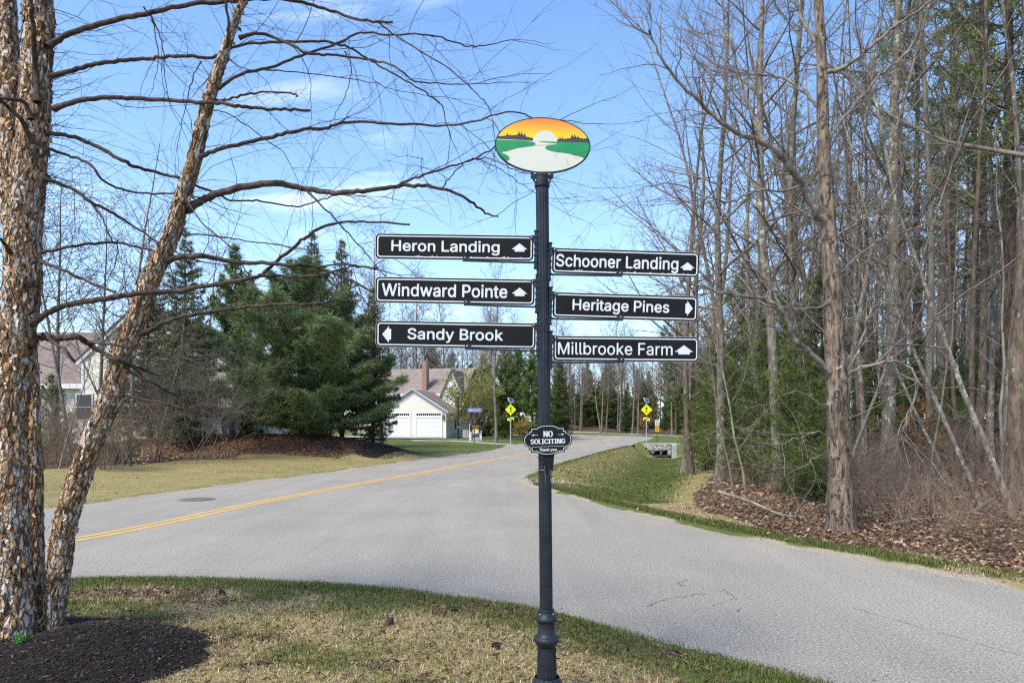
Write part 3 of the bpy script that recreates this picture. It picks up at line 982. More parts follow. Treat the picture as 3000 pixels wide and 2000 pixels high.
# letter outlines of the signs: x, y pairs in units of 1/250 of the line height
GLYPHS = {
    'Heron Landing': [
        [1606, 1, 1590, 8, 1573, 24, 1570, 30, 1572, 37, 1592, 47, 1616, 29, 1642, 29, 1659, 41, 1663, 61, 1659, 65, 1640, 55, 1611, 55, 1592, 63, 1577, 78, 1568, 94, 1562, 118, 1565, 149, 1571, 166, 1591, 190, 1618, 200, 1645, 197, 1659, 189, 1669, 198, 1688, 198, 1694, 192, 1694, 44, 1691, 32, 1684, 20, 1666, 5, 1649, 0],
        [228, 51, 214, 56, 196, 70, 180, 99, 177, 137, 182, 159, 195, 179, 211, 193, 235, 200, 271, 195, 288, 184, 298, 171, 308, 135, 308, 118, 302, 112, 212, 111, 217, 92, 226, 84, 240, 79, 264, 84, 281, 100, 305, 92, 297, 72, 281, 58, 259, 50],
        [465, 51, 440, 63, 426, 80, 416, 106, 416, 144, 426, 171, 446, 190, 474, 200, 498, 198, 512, 194, 527, 184, 539, 166, 549, 132, 547, 104, 539, 82, 520, 60, 496, 50],
        [952, 51, 932, 61, 920, 75, 917, 87, 920, 116, 933, 129, 945, 135, 997, 144, 1005, 152, 998, 166, 983, 172, 959, 164, 947, 151, 926, 156, 922, 166, 928, 177, 952, 195, 971, 200, 988, 200, 1016, 191, 1029, 178, 1037, 156, 1036, 55, 1012, 53, 1002, 59, 981, 50],
        [1253, 51, 1229, 62, 1212, 85, 1204, 116, 1207, 152, 1217, 174, 1241, 195, 1274, 200, 1303, 189, 1304, 223, 1304, 238, 1308, 243, 1329, 243, 1335, 238, 1335, 56, 1329, 53, 1310, 53, 1301, 61, 1279, 50],
        [6, 53, 2, 61, 0, 180, 4, 240, 25, 244, 33, 240, 35, 166, 113, 165, 119, 168, 120, 240, 125, 243, 150, 242, 153, 235, 152, 55, 128, 52, 120, 56, 118, 135, 39, 136, 33, 130, 33, 56, 27, 53],
        [331, 53, 327, 61, 328, 195, 333, 198, 352, 198, 362, 191, 381, 200, 395, 201, 405, 197, 405, 173, 374, 165, 361, 152, 360, 56, 355, 53],
        [575, 53, 571, 61, 571, 190, 575, 197, 594, 198, 606, 191, 620, 197, 644, 200, 672, 189, 683, 175, 688, 161, 688, 94, 687, 55, 680, 52, 658, 55, 656, 152, 644, 168, 622, 169, 609, 161, 602, 147, 601, 56, 596, 53],
        [789, 53, 786, 61, 786, 238, 792, 243, 813, 243, 819, 240, 819, 161, 821, 85, 902, 83, 905, 78, 905, 58, 897, 52],
        [1069, 53, 1065, 61, 1065, 190, 1069, 197, 1090, 197, 1098, 189, 1122, 200, 1138, 200, 1167, 189, 1177, 175, 1182, 159, 1182, 97, 1182, 56, 1176, 53, 1154, 54, 1152, 58, 1151, 144, 1148, 156, 1136, 169, 1110, 166, 1097, 147, 1096, 56, 1090, 53],
        [1368, 53, 1364, 61, 1364, 192, 1370, 198, 1391, 197, 1395, 190, 1395, 58, 1389, 53],
        [1427, 53, 1424, 61, 1424, 190, 1427, 197, 1449, 198, 1458, 191, 1473, 197, 1497, 200, 1511, 197, 1525, 189, 1535, 175, 1541, 161, 1541, 94, 1540, 55, 1532, 52, 1511, 55, 1509, 152, 1497, 168, 1475, 169, 1462, 161, 1455, 144, 1454, 56, 1449, 53],
        [473, 80, 486, 79, 504, 87, 516, 113, 513, 147, 505, 160, 491, 169, 474, 169, 460, 162, 452, 152, 447, 132, 447, 116, 452, 99, 462, 86],
        [963, 80, 981, 79, 997, 89, 1002, 97, 1005, 113, 1002, 117, 995, 115, 969, 111, 952, 104, 949, 92, 954, 85],
        [1264, 80, 1277, 79, 1289, 86, 1298, 97, 1304, 118, 1304, 132, 1298, 154, 1289, 165, 1279, 169, 1262, 169, 1250, 164, 1238, 137, 1240, 101, 1251, 86],
        [1620, 85, 1635, 84, 1647, 89, 1655, 97, 1662, 113, 1660, 147, 1653, 159, 1640, 169, 1614, 166, 1604, 156, 1596, 140, 1599, 106, 1606, 93],
        [212, 142, 271, 141, 274, 144, 272, 152, 264, 162, 245, 171, 233, 169, 216, 157],
        [1370, 213, 1360, 223, 1360, 238, 1375, 250, 1387, 249, 1398, 238, 1399, 225, 1389, 213],
    ],
    'Windward Pointe': [
        [634, 1, 604, 18, 582, 53, 579, 71, 582, 134, 600, 164, 625, 183, 673, 187, 701, 176, 702, 224, 707, 243, 734, 244, 741, 236, 740, 7, 734, 3, 710, 3, 698, 12, 673, 0],
        [1065, 1, 1047, 9, 1028, 31, 1025, 44, 1027, 80, 1053, 104, 1129, 118, 1133, 134, 1117, 150, 1092, 150, 1062, 127, 1053, 127, 1029, 137, 1040, 161, 1068, 183, 1126, 187, 1150, 177, 1160, 167, 1175, 131, 1174, 7, 1144, 3, 1132, 11, 1107, 0],
        [1376, 1, 1346, 18, 1324, 53, 1320, 71, 1324, 134, 1338, 161, 1367, 183, 1415, 187, 1442, 176, 1444, 224, 1448, 243, 1475, 244, 1483, 236, 1482, 7, 1475, 3, 1451, 3, 1439, 12, 1415, 0],
        [1858, 1, 1825, 18, 1803, 50, 1796, 80, 1800, 128, 1819, 162, 1837, 177, 1861, 187, 1903, 186, 1934, 170, 1952, 149, 1965, 113, 1964, 71, 1952, 38, 1924, 10, 1900, 0],
        [2298, 1, 2279, 7, 2261, 28, 2257, 47, 2257, 146, 2235, 154, 2233, 176, 2238, 186, 2256, 189, 2257, 218, 2262, 225, 2292, 226, 2299, 218, 2301, 189, 2328, 186, 2333, 176, 2329, 152, 2304, 150, 2300, 146, 2300, 47, 2310, 37, 2329, 38, 2336, 13, 2334, 7, 2325, 1],
        [2410, 1, 2382, 13, 2366, 28, 2349, 68, 2348, 113, 2355, 137, 2370, 163, 2391, 180, 2410, 187, 2464, 183, 2482, 172, 2501, 149, 2510, 122, 2510, 107, 2510, 86, 2503, 78, 2390, 77, 2400, 49, 2425, 36, 2455, 40, 2476, 60, 2503, 56, 2507, 50, 2498, 25, 2473, 7, 2455, 0],
        [65, 4, 55, 25, 1, 224, 0, 236, 4, 243, 35, 244, 41, 239, 83, 78, 89, 89, 130, 239, 137, 244, 171, 242, 183, 212, 218, 77, 224, 86, 267, 243, 300, 243, 304, 230, 242, 7, 206, 3, 197, 7, 152, 162, 107, 7, 101, 3],
        [330, 4, 325, 13, 326, 179, 333, 187, 360, 186, 365, 176, 364, 10, 357, 3],
        [405, 4, 401, 13, 401, 176, 405, 186, 432, 187, 444, 175, 469, 187, 505, 187, 529, 175, 542, 158, 548, 140, 551, 56, 550, 7, 544, 3, 513, 4, 509, 13, 508, 128, 500, 143, 487, 150, 459, 147, 447, 134, 440, 116, 439, 7, 432, 3],
        [821, 4, 811, 19, 766, 167, 769, 185, 797, 187, 804, 182, 836, 77, 869, 182, 875, 187, 906, 186, 935, 83, 939, 77, 942, 79, 945, 90, 972, 183, 1005, 187, 1012, 179, 957, 4, 927, 3, 920, 7, 887, 112, 855, 7, 848, 3],
        [1213, 4, 1208, 13, 1209, 182, 1216, 187, 1240, 187, 1252, 175, 1270, 186, 1294, 187, 1307, 182, 1306, 151, 1267, 144, 1258, 138, 1252, 125, 1250, 7, 1243, 3],
        [1611, 4, 1606, 13, 1607, 239, 1617, 244, 1710, 244, 1734, 237, 1754, 224, 1768, 206, 1775, 188, 1778, 164, 1768, 125, 1747, 101, 1719, 88, 1650, 86, 1647, 7, 1641, 3],
        [1997, 4, 1992, 13, 1992, 179, 2000, 187, 2027, 186, 2031, 176, 2031, 10, 2024, 3],
        [2072, 4, 2067, 13, 2067, 176, 2072, 186, 2099, 187, 2111, 175, 2135, 187, 2171, 187, 2196, 175, 2211, 152, 2218, 128, 2218, 56, 2217, 7, 2208, 3, 2180, 7, 2175, 131, 2168, 141, 2155, 149, 2135, 150, 2114, 135, 2107, 113, 2106, 7, 2099, 3],
        [648, 38, 667, 36, 686, 45, 698, 63, 702, 80, 698, 122, 689, 138, 672, 149, 652, 150, 636, 143, 626, 131, 618, 107, 618, 80, 625, 59, 634, 45],
        [1079, 38, 1104, 36, 1124, 47, 1132, 62, 1133, 77, 1132, 81, 1120, 81, 1080, 74, 1067, 65, 1065, 50],
        [1389, 38, 1409, 36, 1427, 45, 1443, 80, 1440, 122, 1430, 138, 1413, 149, 1394, 150, 1376, 141, 1364, 123, 1359, 107, 1359, 80, 1366, 59, 1376, 45],
        [1869, 38, 1888, 36, 1901, 41, 1916, 56, 1923, 74, 1926, 98, 1919, 125, 1903, 144, 1893, 149, 1873, 150, 1860, 146, 1848, 134, 1839, 113, 1836, 92, 1839, 71, 1851, 50],
        [2392, 116, 2464, 115, 2468, 122, 2458, 141, 2440, 150, 2419, 150, 2399, 137],
        [1650, 125, 1698, 124, 1723, 134, 1736, 167, 1722, 197, 1710, 204, 1689, 208, 1650, 206],
        [339, 203, 320, 218, 320, 233, 333, 249, 351, 250, 370, 236, 370, 218, 354, 203],
        [2006, 203, 1990, 215, 1987, 233, 2000, 249, 2018, 250, 2036, 236, 2036, 218, 2024, 204],
    ],
    'Sandy Brook': [
        [614, 0, 611, 5, 616, 25, 641, 31, 652, 57, 602, 188, 602, 195, 609, 199, 634, 196, 668, 105, 670, 103, 675, 114, 706, 195, 712, 199, 734, 199, 739, 193, 671, 18, 648, 0],
        [52, 49, 25, 58, 9, 74, 0, 91, 1, 108, 5, 111, 27, 111, 42, 88, 61, 80, 78, 80, 104, 91, 109, 100, 109, 113, 103, 121, 92, 127, 44, 141, 22, 153, 5, 176, 4, 205, 12, 222, 35, 242, 66, 250, 86, 248, 104, 244, 127, 228, 137, 212, 139, 192, 134, 189, 110, 190, 98, 210, 81, 218, 66, 218, 42, 208, 37, 198, 37, 188, 53, 173, 100, 159, 122, 148, 140, 127, 143, 95, 134, 75, 113, 56, 86, 48],
        [198, 49, 178, 56, 166, 69, 158, 91, 161, 113, 181, 133, 244, 146, 247, 156, 237, 169, 220, 172, 205, 167, 191, 151, 186, 151, 165, 159, 163, 164, 167, 173, 181, 189, 198, 198, 234, 201, 264, 189, 279, 166, 278, 54, 254, 51, 244, 57, 222, 48],
        [502, 49, 479, 59, 460, 81, 452, 105, 455, 156, 467, 178, 488, 196, 505, 201, 527, 201, 551, 190, 552, 227, 552, 242, 556, 247, 578, 248, 584, 242, 584, 57, 578, 51, 558, 51, 548, 60, 527, 48],
        [1133, 49, 1108, 59, 1089, 81, 1078, 113, 1078, 137, 1089, 169, 1106, 189, 1135, 201, 1160, 201, 1184, 191, 1204, 171, 1214, 142, 1214, 108, 1204, 78, 1185, 59, 1157, 48],
        [1284, 49, 1256, 61, 1242, 78, 1232, 103, 1229, 125, 1232, 147, 1247, 178, 1264, 193, 1286, 201, 1313, 201, 1341, 188, 1355, 171, 1365, 147, 1365, 103, 1350, 71, 1333, 56, 1311, 48],
        [312, 51, 309, 59, 309, 190, 312, 198, 334, 199, 344, 190, 366, 201, 388, 201, 410, 192, 422, 178, 428, 164, 430, 93, 429, 54, 422, 50, 400, 54, 396, 154, 380, 169, 371, 172, 361, 169, 349, 162, 340, 142, 339, 54, 334, 51],
        [831, 51, 827, 59, 829, 245, 836, 248, 919, 245, 941, 234, 953, 220, 961, 193, 959, 178, 943, 154, 960, 135, 966, 122, 966, 91, 958, 73, 941, 59, 911, 51],
        [994, 51, 990, 59, 991, 195, 997, 199, 1016, 199, 1026, 192, 1043, 201, 1060, 201, 1070, 198, 1070, 173, 1038, 167, 1031, 161, 1023, 147, 1021, 54, 1016, 51],
        [1394, 51, 1390, 59, 1391, 245, 1413, 248, 1421, 244, 1423, 149, 1476, 198, 1506, 198, 1509, 193, 1506, 187, 1456, 134, 1511, 64, 1513, 54, 1508, 51, 1481, 52, 1430, 111, 1422, 103, 1421, 54, 1415, 51],
        [206, 78, 222, 78, 240, 88, 247, 100, 247, 113, 244, 116, 237, 114, 208, 111, 194, 103, 192, 88],
        [513, 78, 522, 78, 539, 86, 552, 113, 552, 139, 547, 154, 539, 164, 523, 171, 507, 169, 496, 161, 484, 132, 484, 117, 492, 93, 502, 83],
        [1141, 78, 1150, 78, 1167, 85, 1177, 98, 1183, 117, 1177, 151, 1165, 166, 1152, 170, 1145, 172, 1128, 165, 1118, 154, 1112, 137, 1112, 113, 1117, 98, 1125, 86],
        [1292, 78, 1303, 78, 1318, 85, 1328, 98, 1334, 115, 1334, 134, 1326, 156, 1316, 167, 1303, 170, 1296, 172, 1279, 165, 1269, 151, 1263, 134, 1263, 115, 1269, 98, 1279, 85],
        [861, 83, 909, 82, 923, 87, 930, 93, 934, 105, 934, 113, 924, 127, 904, 136, 861, 134],
        [861, 166, 902, 165, 919, 173, 927, 190, 919, 210, 904, 216, 861, 215],
    ],
    'Schooner Landing': [
        [2032, 1, 2003, 17, 1996, 28, 1997, 37, 2018, 48, 2042, 29, 2068, 29, 2083, 40, 2088, 64, 2085, 67, 2063, 55, 2037, 55, 2018, 63, 2002, 78, 1996, 88, 1988, 116, 1988, 138, 1996, 165, 2017, 191, 2044, 201, 2070, 198, 2085, 190, 2094, 199, 2113, 199, 2119, 193, 2119, 44, 2116, 32, 2101, 12, 2085, 3, 2073, 0],
        [48, 51, 24, 61, 12, 70, 0, 92, 1, 110, 5, 113, 27, 112, 43, 88, 70, 81, 84, 82, 101, 91, 108, 104, 106, 116, 94, 126, 36, 145, 22, 154, 5, 176, 4, 205, 14, 224, 36, 242, 53, 247, 89, 247, 108, 240, 124, 229, 133, 217, 138, 200, 137, 193, 132, 190, 108, 190, 99, 207, 92, 213, 68, 218, 45, 210, 36, 198, 36, 188, 41, 180, 53, 173, 104, 158, 123, 146, 138, 128, 141, 97, 132, 77, 111, 58, 89, 50],
        [209, 51, 195, 56, 178, 67, 164, 89, 158, 112, 161, 155, 171, 175, 188, 191, 202, 198, 231, 201, 252, 196, 265, 188, 276, 177, 284, 162, 284, 155, 279, 151, 260, 147, 252, 153, 248, 162, 233, 170, 216, 170, 204, 164, 194, 150, 189, 131, 194, 102, 204, 86, 221, 79, 243, 85, 260, 105, 282, 100, 284, 88, 277, 76, 255, 56, 238, 50],
        [499, 51, 472, 64, 458, 80, 448, 107, 448, 143, 456, 167, 477, 191, 507, 201, 528, 200, 555, 189, 572, 169, 582, 136, 582, 114, 569, 78, 553, 61, 528, 50],
        [648, 51, 626, 60, 604, 85, 597, 112, 597, 140, 607, 169, 623, 188, 655, 201, 677, 200, 701, 191, 718, 174, 731, 140, 731, 109, 723, 85, 698, 58, 677, 50],
        [945, 51, 917, 65, 897, 95, 894, 143, 899, 162, 908, 176, 923, 191, 938, 198, 955, 201, 981, 198, 997, 191, 1013, 174, 1023, 150, 1023, 138, 1023, 119, 1017, 113, 928, 112, 936, 90, 957, 79, 981, 85, 996, 101, 1020, 92, 1018, 78, 998, 58, 977, 50],
        [1375, 51, 1357, 59, 1343, 76, 1340, 88, 1342, 114, 1350, 126, 1368, 136, 1421, 145, 1426, 150, 1426, 157, 1420, 167, 1401, 173, 1382, 165, 1372, 154, 1365, 152, 1346, 159, 1345, 169, 1351, 179, 1365, 191, 1382, 198, 1396, 201, 1423, 199, 1433, 195, 1450, 181, 1460, 155, 1459, 56, 1435, 53, 1425, 60, 1404, 50],
        [1677, 51, 1653, 62, 1633, 90, 1628, 116, 1631, 152, 1636, 167, 1648, 184, 1665, 196, 1699, 201, 1727, 190, 1729, 224, 1729, 239, 1732, 244, 1754, 245, 1760, 239, 1759, 56, 1754, 53, 1735, 53, 1725, 62, 1703, 50],
        [310, 54, 306, 61, 306, 236, 309, 243, 331, 245, 337, 241, 339, 190, 370, 201, 394, 198, 406, 192, 421, 174, 426, 143, 426, 61, 423, 54, 401, 53, 396, 56, 392, 155, 382, 167, 363, 170, 346, 163, 338, 143, 337, 56, 331, 53],
        [756, 54, 752, 61, 752, 191, 756, 198, 778, 199, 787, 190, 802, 198, 828, 201, 852, 192, 866, 175, 870, 164, 872, 97, 871, 56, 864, 53, 842, 56, 838, 155, 823, 170, 804, 170, 792, 163, 784, 143, 783, 56, 778, 53],
        [1049, 54, 1045, 61, 1046, 195, 1051, 199, 1070, 199, 1080, 192, 1099, 201, 1116, 201, 1124, 195, 1123, 171, 1118, 168, 1099, 170, 1085, 162, 1079, 155, 1076, 140, 1075, 56, 1070, 53],
        [1212, 54, 1208, 61, 1208, 239, 1214, 245, 1236, 245, 1241, 241, 1242, 164, 1243, 86, 1322, 83, 1325, 78, 1325, 59, 1317, 53],
        [1490, 54, 1486, 61, 1486, 191, 1490, 198, 1511, 199, 1521, 190, 1535, 198, 1562, 201, 1591, 189, 1606, 159, 1606, 97, 1605, 56, 1598, 53, 1576, 56, 1574, 150, 1563, 167, 1555, 170, 1538, 170, 1527, 162, 1520, 147, 1519, 56, 1514, 53],
        [1792, 54, 1788, 61, 1789, 193, 1794, 199, 1816, 198, 1820, 191, 1820, 59, 1814, 53],
        [1852, 54, 1848, 61, 1848, 191, 1852, 198, 1874, 198, 1881, 190, 1905, 201, 1922, 201, 1950, 189, 1960, 176, 1966, 159, 1966, 97, 1965, 56, 1960, 53, 1938, 54, 1935, 59, 1935, 145, 1932, 157, 1917, 170, 1893, 167, 1880, 147, 1879, 56, 1874, 53],
        [508, 80, 519, 79, 534, 85, 548, 112, 548, 138, 545, 149, 533, 165, 521, 170, 504, 170, 492, 163, 479, 133, 479, 119, 487, 95, 497, 85],
        [656, 80, 670, 80, 685, 88, 697, 107, 699, 121, 692, 155, 685, 164, 672, 170, 653, 170, 641, 162, 633, 150, 628, 128, 638, 92],
        [1386, 80, 1404, 80, 1420, 89, 1428, 114, 1425, 117, 1418, 116, 1389, 112, 1375, 105, 1372, 92, 1377, 84],
        [1688, 80, 1699, 80, 1717, 90, 1723, 100, 1728, 121, 1723, 152, 1713, 165, 1703, 170, 1687, 170, 1675, 165, 1661, 140, 1664, 102, 1675, 86],
        [2045, 85, 2058, 84, 2073, 90, 2080, 97, 2088, 116, 2085, 147, 2079, 159, 2065, 170, 2046, 170, 2034, 165, 2022, 143, 2024, 104, 2034, 91],
        [929, 143, 986, 142, 989, 150, 980, 164, 960, 172, 948, 170, 931, 155],
        [1794, 214, 1784, 224, 1785, 240, 1792, 249, 1811, 250, 1823, 239, 1823, 226, 1814, 214],
    ],
    'Heritage Pines': [
        [742, 1, 713, 17, 706, 28, 707, 37, 725, 48, 752, 29, 778, 29, 793, 40, 798, 64, 795, 67, 773, 55, 747, 55, 728, 63, 710, 80, 703, 92, 698, 116, 698, 140, 706, 167, 718, 184, 729, 193, 754, 201, 780, 198, 795, 190, 804, 199, 823, 199, 829, 193, 829, 47, 826, 32, 811, 12, 795, 3, 783, 0],
        [229, 51, 215, 56, 197, 71, 180, 99, 178, 138, 183, 159, 195, 180, 212, 194, 236, 201, 272, 196, 289, 184, 299, 171, 309, 135, 309, 119, 303, 113, 213, 111, 218, 92, 227, 85, 241, 79, 265, 85, 282, 101, 306, 92, 298, 72, 282, 58, 260, 50],
        [526, 51, 502, 58, 491, 71, 487, 87, 486, 167, 483, 170, 469, 171, 465, 176, 466, 196, 486, 203, 488, 229, 493, 232, 515, 231, 519, 201, 541, 199, 546, 193, 544, 171, 521, 170, 518, 167, 518, 92, 524, 82, 544, 80, 549, 68, 546, 54],
        [593, 51, 578, 56, 560, 76, 556, 90, 560, 116, 572, 129, 584, 136, 636, 145, 643, 147, 645, 152, 639, 165, 620, 172, 603, 167, 588, 152, 581, 152, 562, 162, 566, 176, 591, 196, 627, 201, 648, 196, 663, 187, 676, 162, 675, 56, 651, 53, 641, 60, 622, 50],
        [903, 51, 883, 58, 871, 67, 854, 97, 851, 143, 865, 176, 880, 191, 895, 198, 912, 201, 938, 198, 954, 191, 970, 174, 977, 159, 980, 138, 980, 119, 974, 113, 886, 111, 885, 104, 892, 92, 900, 85, 915, 79, 938, 85, 953, 101, 974, 95, 978, 90, 976, 80, 967, 68, 953, 57, 934, 50],
        [1483, 51, 1454, 65, 1434, 95, 1431, 143, 1437, 162, 1446, 176, 1460, 191, 1475, 198, 1492, 201, 1519, 198, 1534, 191, 1550, 174, 1560, 150, 1561, 138, 1560, 119, 1555, 113, 1465, 111, 1473, 90, 1495, 79, 1519, 85, 1533, 101, 1557, 92, 1555, 77, 1531, 56, 1514, 50],
        [1617, 51, 1598, 58, 1585, 71, 1577, 85, 1580, 95, 1600, 101, 1619, 82, 1641, 79, 1656, 87, 1658, 99, 1648, 107, 1612, 116, 1595, 125, 1583, 140, 1580, 162, 1588, 182, 1602, 194, 1626, 201, 1646, 201, 1658, 198, 1678, 186, 1687, 171, 1687, 159, 1665, 154, 1648, 169, 1631, 172, 1616, 164, 1614, 152, 1619, 147, 1674, 129, 1689, 111, 1692, 90, 1683, 68, 1665, 56, 1648, 50],
        [6, 54, 2, 61, 0, 181, 4, 241, 25, 245, 33, 241, 35, 167, 114, 165, 120, 169, 121, 241, 126, 244, 150, 243, 153, 236, 152, 56, 128, 53, 121, 56, 118, 135, 40, 137, 34, 131, 33, 56, 28, 53],
        [332, 54, 328, 61, 329, 195, 334, 199, 354, 199, 363, 192, 382, 201, 397, 201, 407, 198, 406, 173, 375, 166, 363, 152, 361, 56, 356, 53],
        [425, 54, 422, 61, 422, 193, 428, 199, 452, 198, 455, 191, 455, 59, 449, 53],
        [1075, 54, 1072, 61, 1072, 241, 1080, 245, 1159, 244, 1176, 239, 1189, 229, 1203, 210, 1208, 191, 1208, 174, 1200, 150, 1188, 134, 1169, 123, 1107, 119, 1104, 56, 1099, 53],
        [1233, 54, 1230, 61, 1230, 193, 1236, 199, 1257, 198, 1261, 191, 1261, 59, 1255, 53],
        [1293, 54, 1290, 61, 1290, 191, 1293, 198, 1315, 199, 1324, 190, 1339, 198, 1365, 201, 1389, 192, 1404, 174, 1407, 164, 1410, 97, 1408, 56, 1401, 53, 1380, 56, 1375, 155, 1360, 170, 1341, 170, 1329, 162, 1321, 143, 1320, 56, 1315, 53],
        [602, 80, 620, 80, 638, 90, 645, 114, 641, 117, 634, 115, 608, 112, 592, 104, 588, 97, 591, 87],
        [755, 85, 768, 84, 785, 91, 793, 102, 798, 121, 792, 155, 783, 165, 773, 170, 756, 170, 744, 164, 731, 140, 729, 126, 734, 104, 742, 92],
        [213, 143, 272, 142, 275, 145, 273, 152, 265, 163, 246, 172, 234, 170, 217, 158],
        [886, 143, 946, 142, 946, 150, 937, 164, 917, 172, 905, 170, 890, 157],
        [1466, 143, 1523, 142, 1526, 150, 1517, 164, 1497, 172, 1485, 170, 1468, 155],
        [1107, 150, 1137, 149, 1164, 157, 1175, 179, 1172, 198, 1165, 207, 1145, 216, 1107, 215],
        [430, 214, 420, 224, 420, 241, 428, 249, 445, 250, 457, 241, 457, 222, 449, 214],
        [1236, 214, 1226, 227, 1226, 237, 1238, 250, 1253, 250, 1264, 241, 1265, 224, 1255, 214],
    ],
    'Millbrooke Farm': [
        [406, 1, 382, 9, 368, 35, 368, 236, 372, 243, 394, 244, 402, 233, 402, 42, 406, 35, 425, 30, 432, 11, 428, 4],
        [493, 1, 467, 11, 454, 38, 454, 236, 459, 243, 481, 244, 488, 233, 488, 45, 493, 35, 515, 30, 519, 11, 515, 4],
        [607, 1, 579, 21, 567, 3, 545, 4, 541, 11, 541, 236, 549, 244, 576, 240, 578, 184, 579, 168, 610, 185, 644, 185, 666, 175, 694, 144, 704, 110, 704, 76, 686, 29, 667, 11, 647, 1],
        [913, 1, 879, 18, 862, 42, 850, 79, 853, 122, 873, 160, 892, 175, 916, 185, 953, 184, 982, 171, 1004, 147, 1017, 110, 1017, 76, 1004, 38, 982, 14, 950, 0],
        [1105, 1, 1080, 12, 1055, 42, 1042, 88, 1045, 119, 1058, 150, 1083, 175, 1108, 185, 1145, 185, 1174, 171, 1198, 144, 1208, 116, 1208, 69, 1191, 31, 1164, 7, 1145, 0],
        [1476, 1, 1443, 17, 1429, 32, 1416, 57, 1413, 113, 1432, 157, 1448, 172, 1473, 184, 1516, 184, 1541, 172, 1557, 156, 1572, 122, 1573, 100, 1572, 85, 1565, 80, 1448, 79, 1457, 47, 1482, 32, 1513, 32, 1528, 40, 1541, 56, 1569, 48, 1557, 23, 1534, 7, 1516, 0],
        [1918, 1, 1901, 8, 1880, 29, 1873, 54, 1880, 79, 1889, 91, 1905, 101, 1983, 117, 1987, 134, 1981, 147, 1970, 153, 1942, 154, 1924, 147, 1905, 131, 1881, 140, 1887, 155, 1898, 168, 1921, 181, 1973, 185, 2004, 170, 2021, 140, 2020, 7, 1995, 3, 1983, 15, 1955, 0],
        [8, 4, 3, 14, 0, 165, 3, 236, 8, 243, 42, 244, 52, 236, 122, 56, 193, 236, 202, 244, 240, 243, 244, 233, 244, 106, 244, 14, 240, 4, 215, 3, 207, 11, 206, 170, 199, 162, 138, 8, 131, 3, 110, 4, 39, 170, 37, 11, 29, 3],
        [295, 4, 291, 14, 291, 178, 298, 185, 320, 184, 325, 174, 324, 11, 317, 3],
        [743, 4, 739, 14, 740, 181, 746, 185, 765, 185, 777, 171, 799, 184, 817, 185, 833, 181, 833, 156, 827, 152, 814, 154, 796, 150, 780, 137, 773, 122, 772, 11, 765, 3],
        [1247, 4, 1242, 14, 1244, 240, 1269, 244, 1278, 239, 1281, 112, 1355, 184, 1386, 184, 1385, 174, 1321, 103, 1386, 21, 1393, 4, 1355, 6, 1293, 81, 1280, 69, 1278, 8, 1272, 3],
        [1701, 4, 1697, 14, 1698, 239, 1707, 244, 1843, 243, 1848, 233, 1843, 214, 1782, 213, 1735, 211, 1735, 141, 1831, 138, 1836, 131, 1835, 110, 1828, 105, 1736, 103, 1733, 8, 1726, 3],
        [2069, 4, 2064, 14, 2065, 181, 2072, 185, 2094, 184, 2100, 170, 2125, 184, 2143, 185, 2159, 181, 2159, 156, 2153, 152, 2140, 154, 2122, 150, 2105, 137, 2099, 119, 2098, 11, 2091, 3],
        [2190, 4, 2185, 14, 2185, 174, 2193, 185, 2214, 184, 2224, 167, 2248, 184, 2270, 188, 2295, 178, 2310, 161, 2332, 178, 2363, 188, 2387, 184, 2404, 174, 2419, 156, 2426, 128, 2426, 11, 2418, 3, 2394, 4, 2389, 11, 2389, 32, 2388, 137, 2372, 153, 2344, 153, 2330, 144, 2321, 119, 2320, 8, 2313, 3, 2291, 4, 2287, 14, 2286, 137, 2270, 153, 2245, 154, 2228, 144, 2219, 122, 2218, 8, 2211, 3],
        [609, 32, 644, 35, 660, 50, 667, 66, 671, 91, 667, 119, 654, 144, 638, 153, 601, 150, 586, 135, 579, 119, 575, 91, 582, 57, 598, 37],
        [918, 32, 944, 31, 957, 35, 972, 50, 979, 66, 983, 100, 976, 128, 960, 148, 949, 153, 923, 154, 907, 147, 897, 137, 888, 116, 884, 91, 891, 60, 901, 43],
        [1110, 32, 1139, 31, 1154, 38, 1173, 72, 1170, 122, 1159, 144, 1143, 153, 1114, 154, 1099, 147, 1086, 131, 1079, 113, 1083, 60, 1092, 43],
        [1926, 32, 1958, 31, 1979, 44, 1987, 60, 1987, 82, 1983, 86, 1975, 85, 1936, 79, 1915, 69, 1911, 45],
        [1449, 113, 1534, 111, 1538, 116, 1535, 128, 1525, 144, 1507, 154, 1479, 153, 1457, 138],
        [301, 208, 288, 218, 285, 236, 298, 249, 314, 250, 327, 239, 330, 227, 317, 211],
    ],
    'Hidden Brook Dr': [
        [354, 1, 330, 15, 305, 50, 299, 80, 302, 128, 317, 158, 348, 183, 397, 187, 424, 173, 425, 225, 430, 243, 457, 244, 464, 237, 463, 7, 433, 3, 421, 14, 397, 0],
        [547, 1, 517, 18, 499, 47, 492, 74, 495, 131, 514, 165, 547, 186, 590, 187, 614, 176, 615, 228, 623, 244, 647, 244, 654, 237, 653, 7, 626, 3, 614, 14, 590, 0],
        [743, 1, 721, 10, 700, 32, 685, 68, 685, 122, 698, 152, 716, 172, 746, 187, 786, 187, 804, 180, 835, 152, 847, 104, 846, 83, 840, 78, 726, 77, 736, 50, 759, 36, 783, 37, 813, 60, 843, 50, 835, 28, 810, 7, 792, 0],
        [1519, 1, 1491, 15, 1467, 50, 1460, 77, 1464, 128, 1479, 159, 1500, 177, 1525, 187, 1568, 185, 1600, 169, 1622, 137, 1629, 107, 1625, 59, 1609, 28, 1588, 10, 1567, 0],
        [1709, 1, 1674, 19, 1657, 44, 1647, 80, 1651, 125, 1663, 153, 1687, 177, 1712, 187, 1754, 186, 1782, 173, 1803, 149, 1815, 116, 1815, 68, 1800, 32, 1772, 7, 1754, 0],
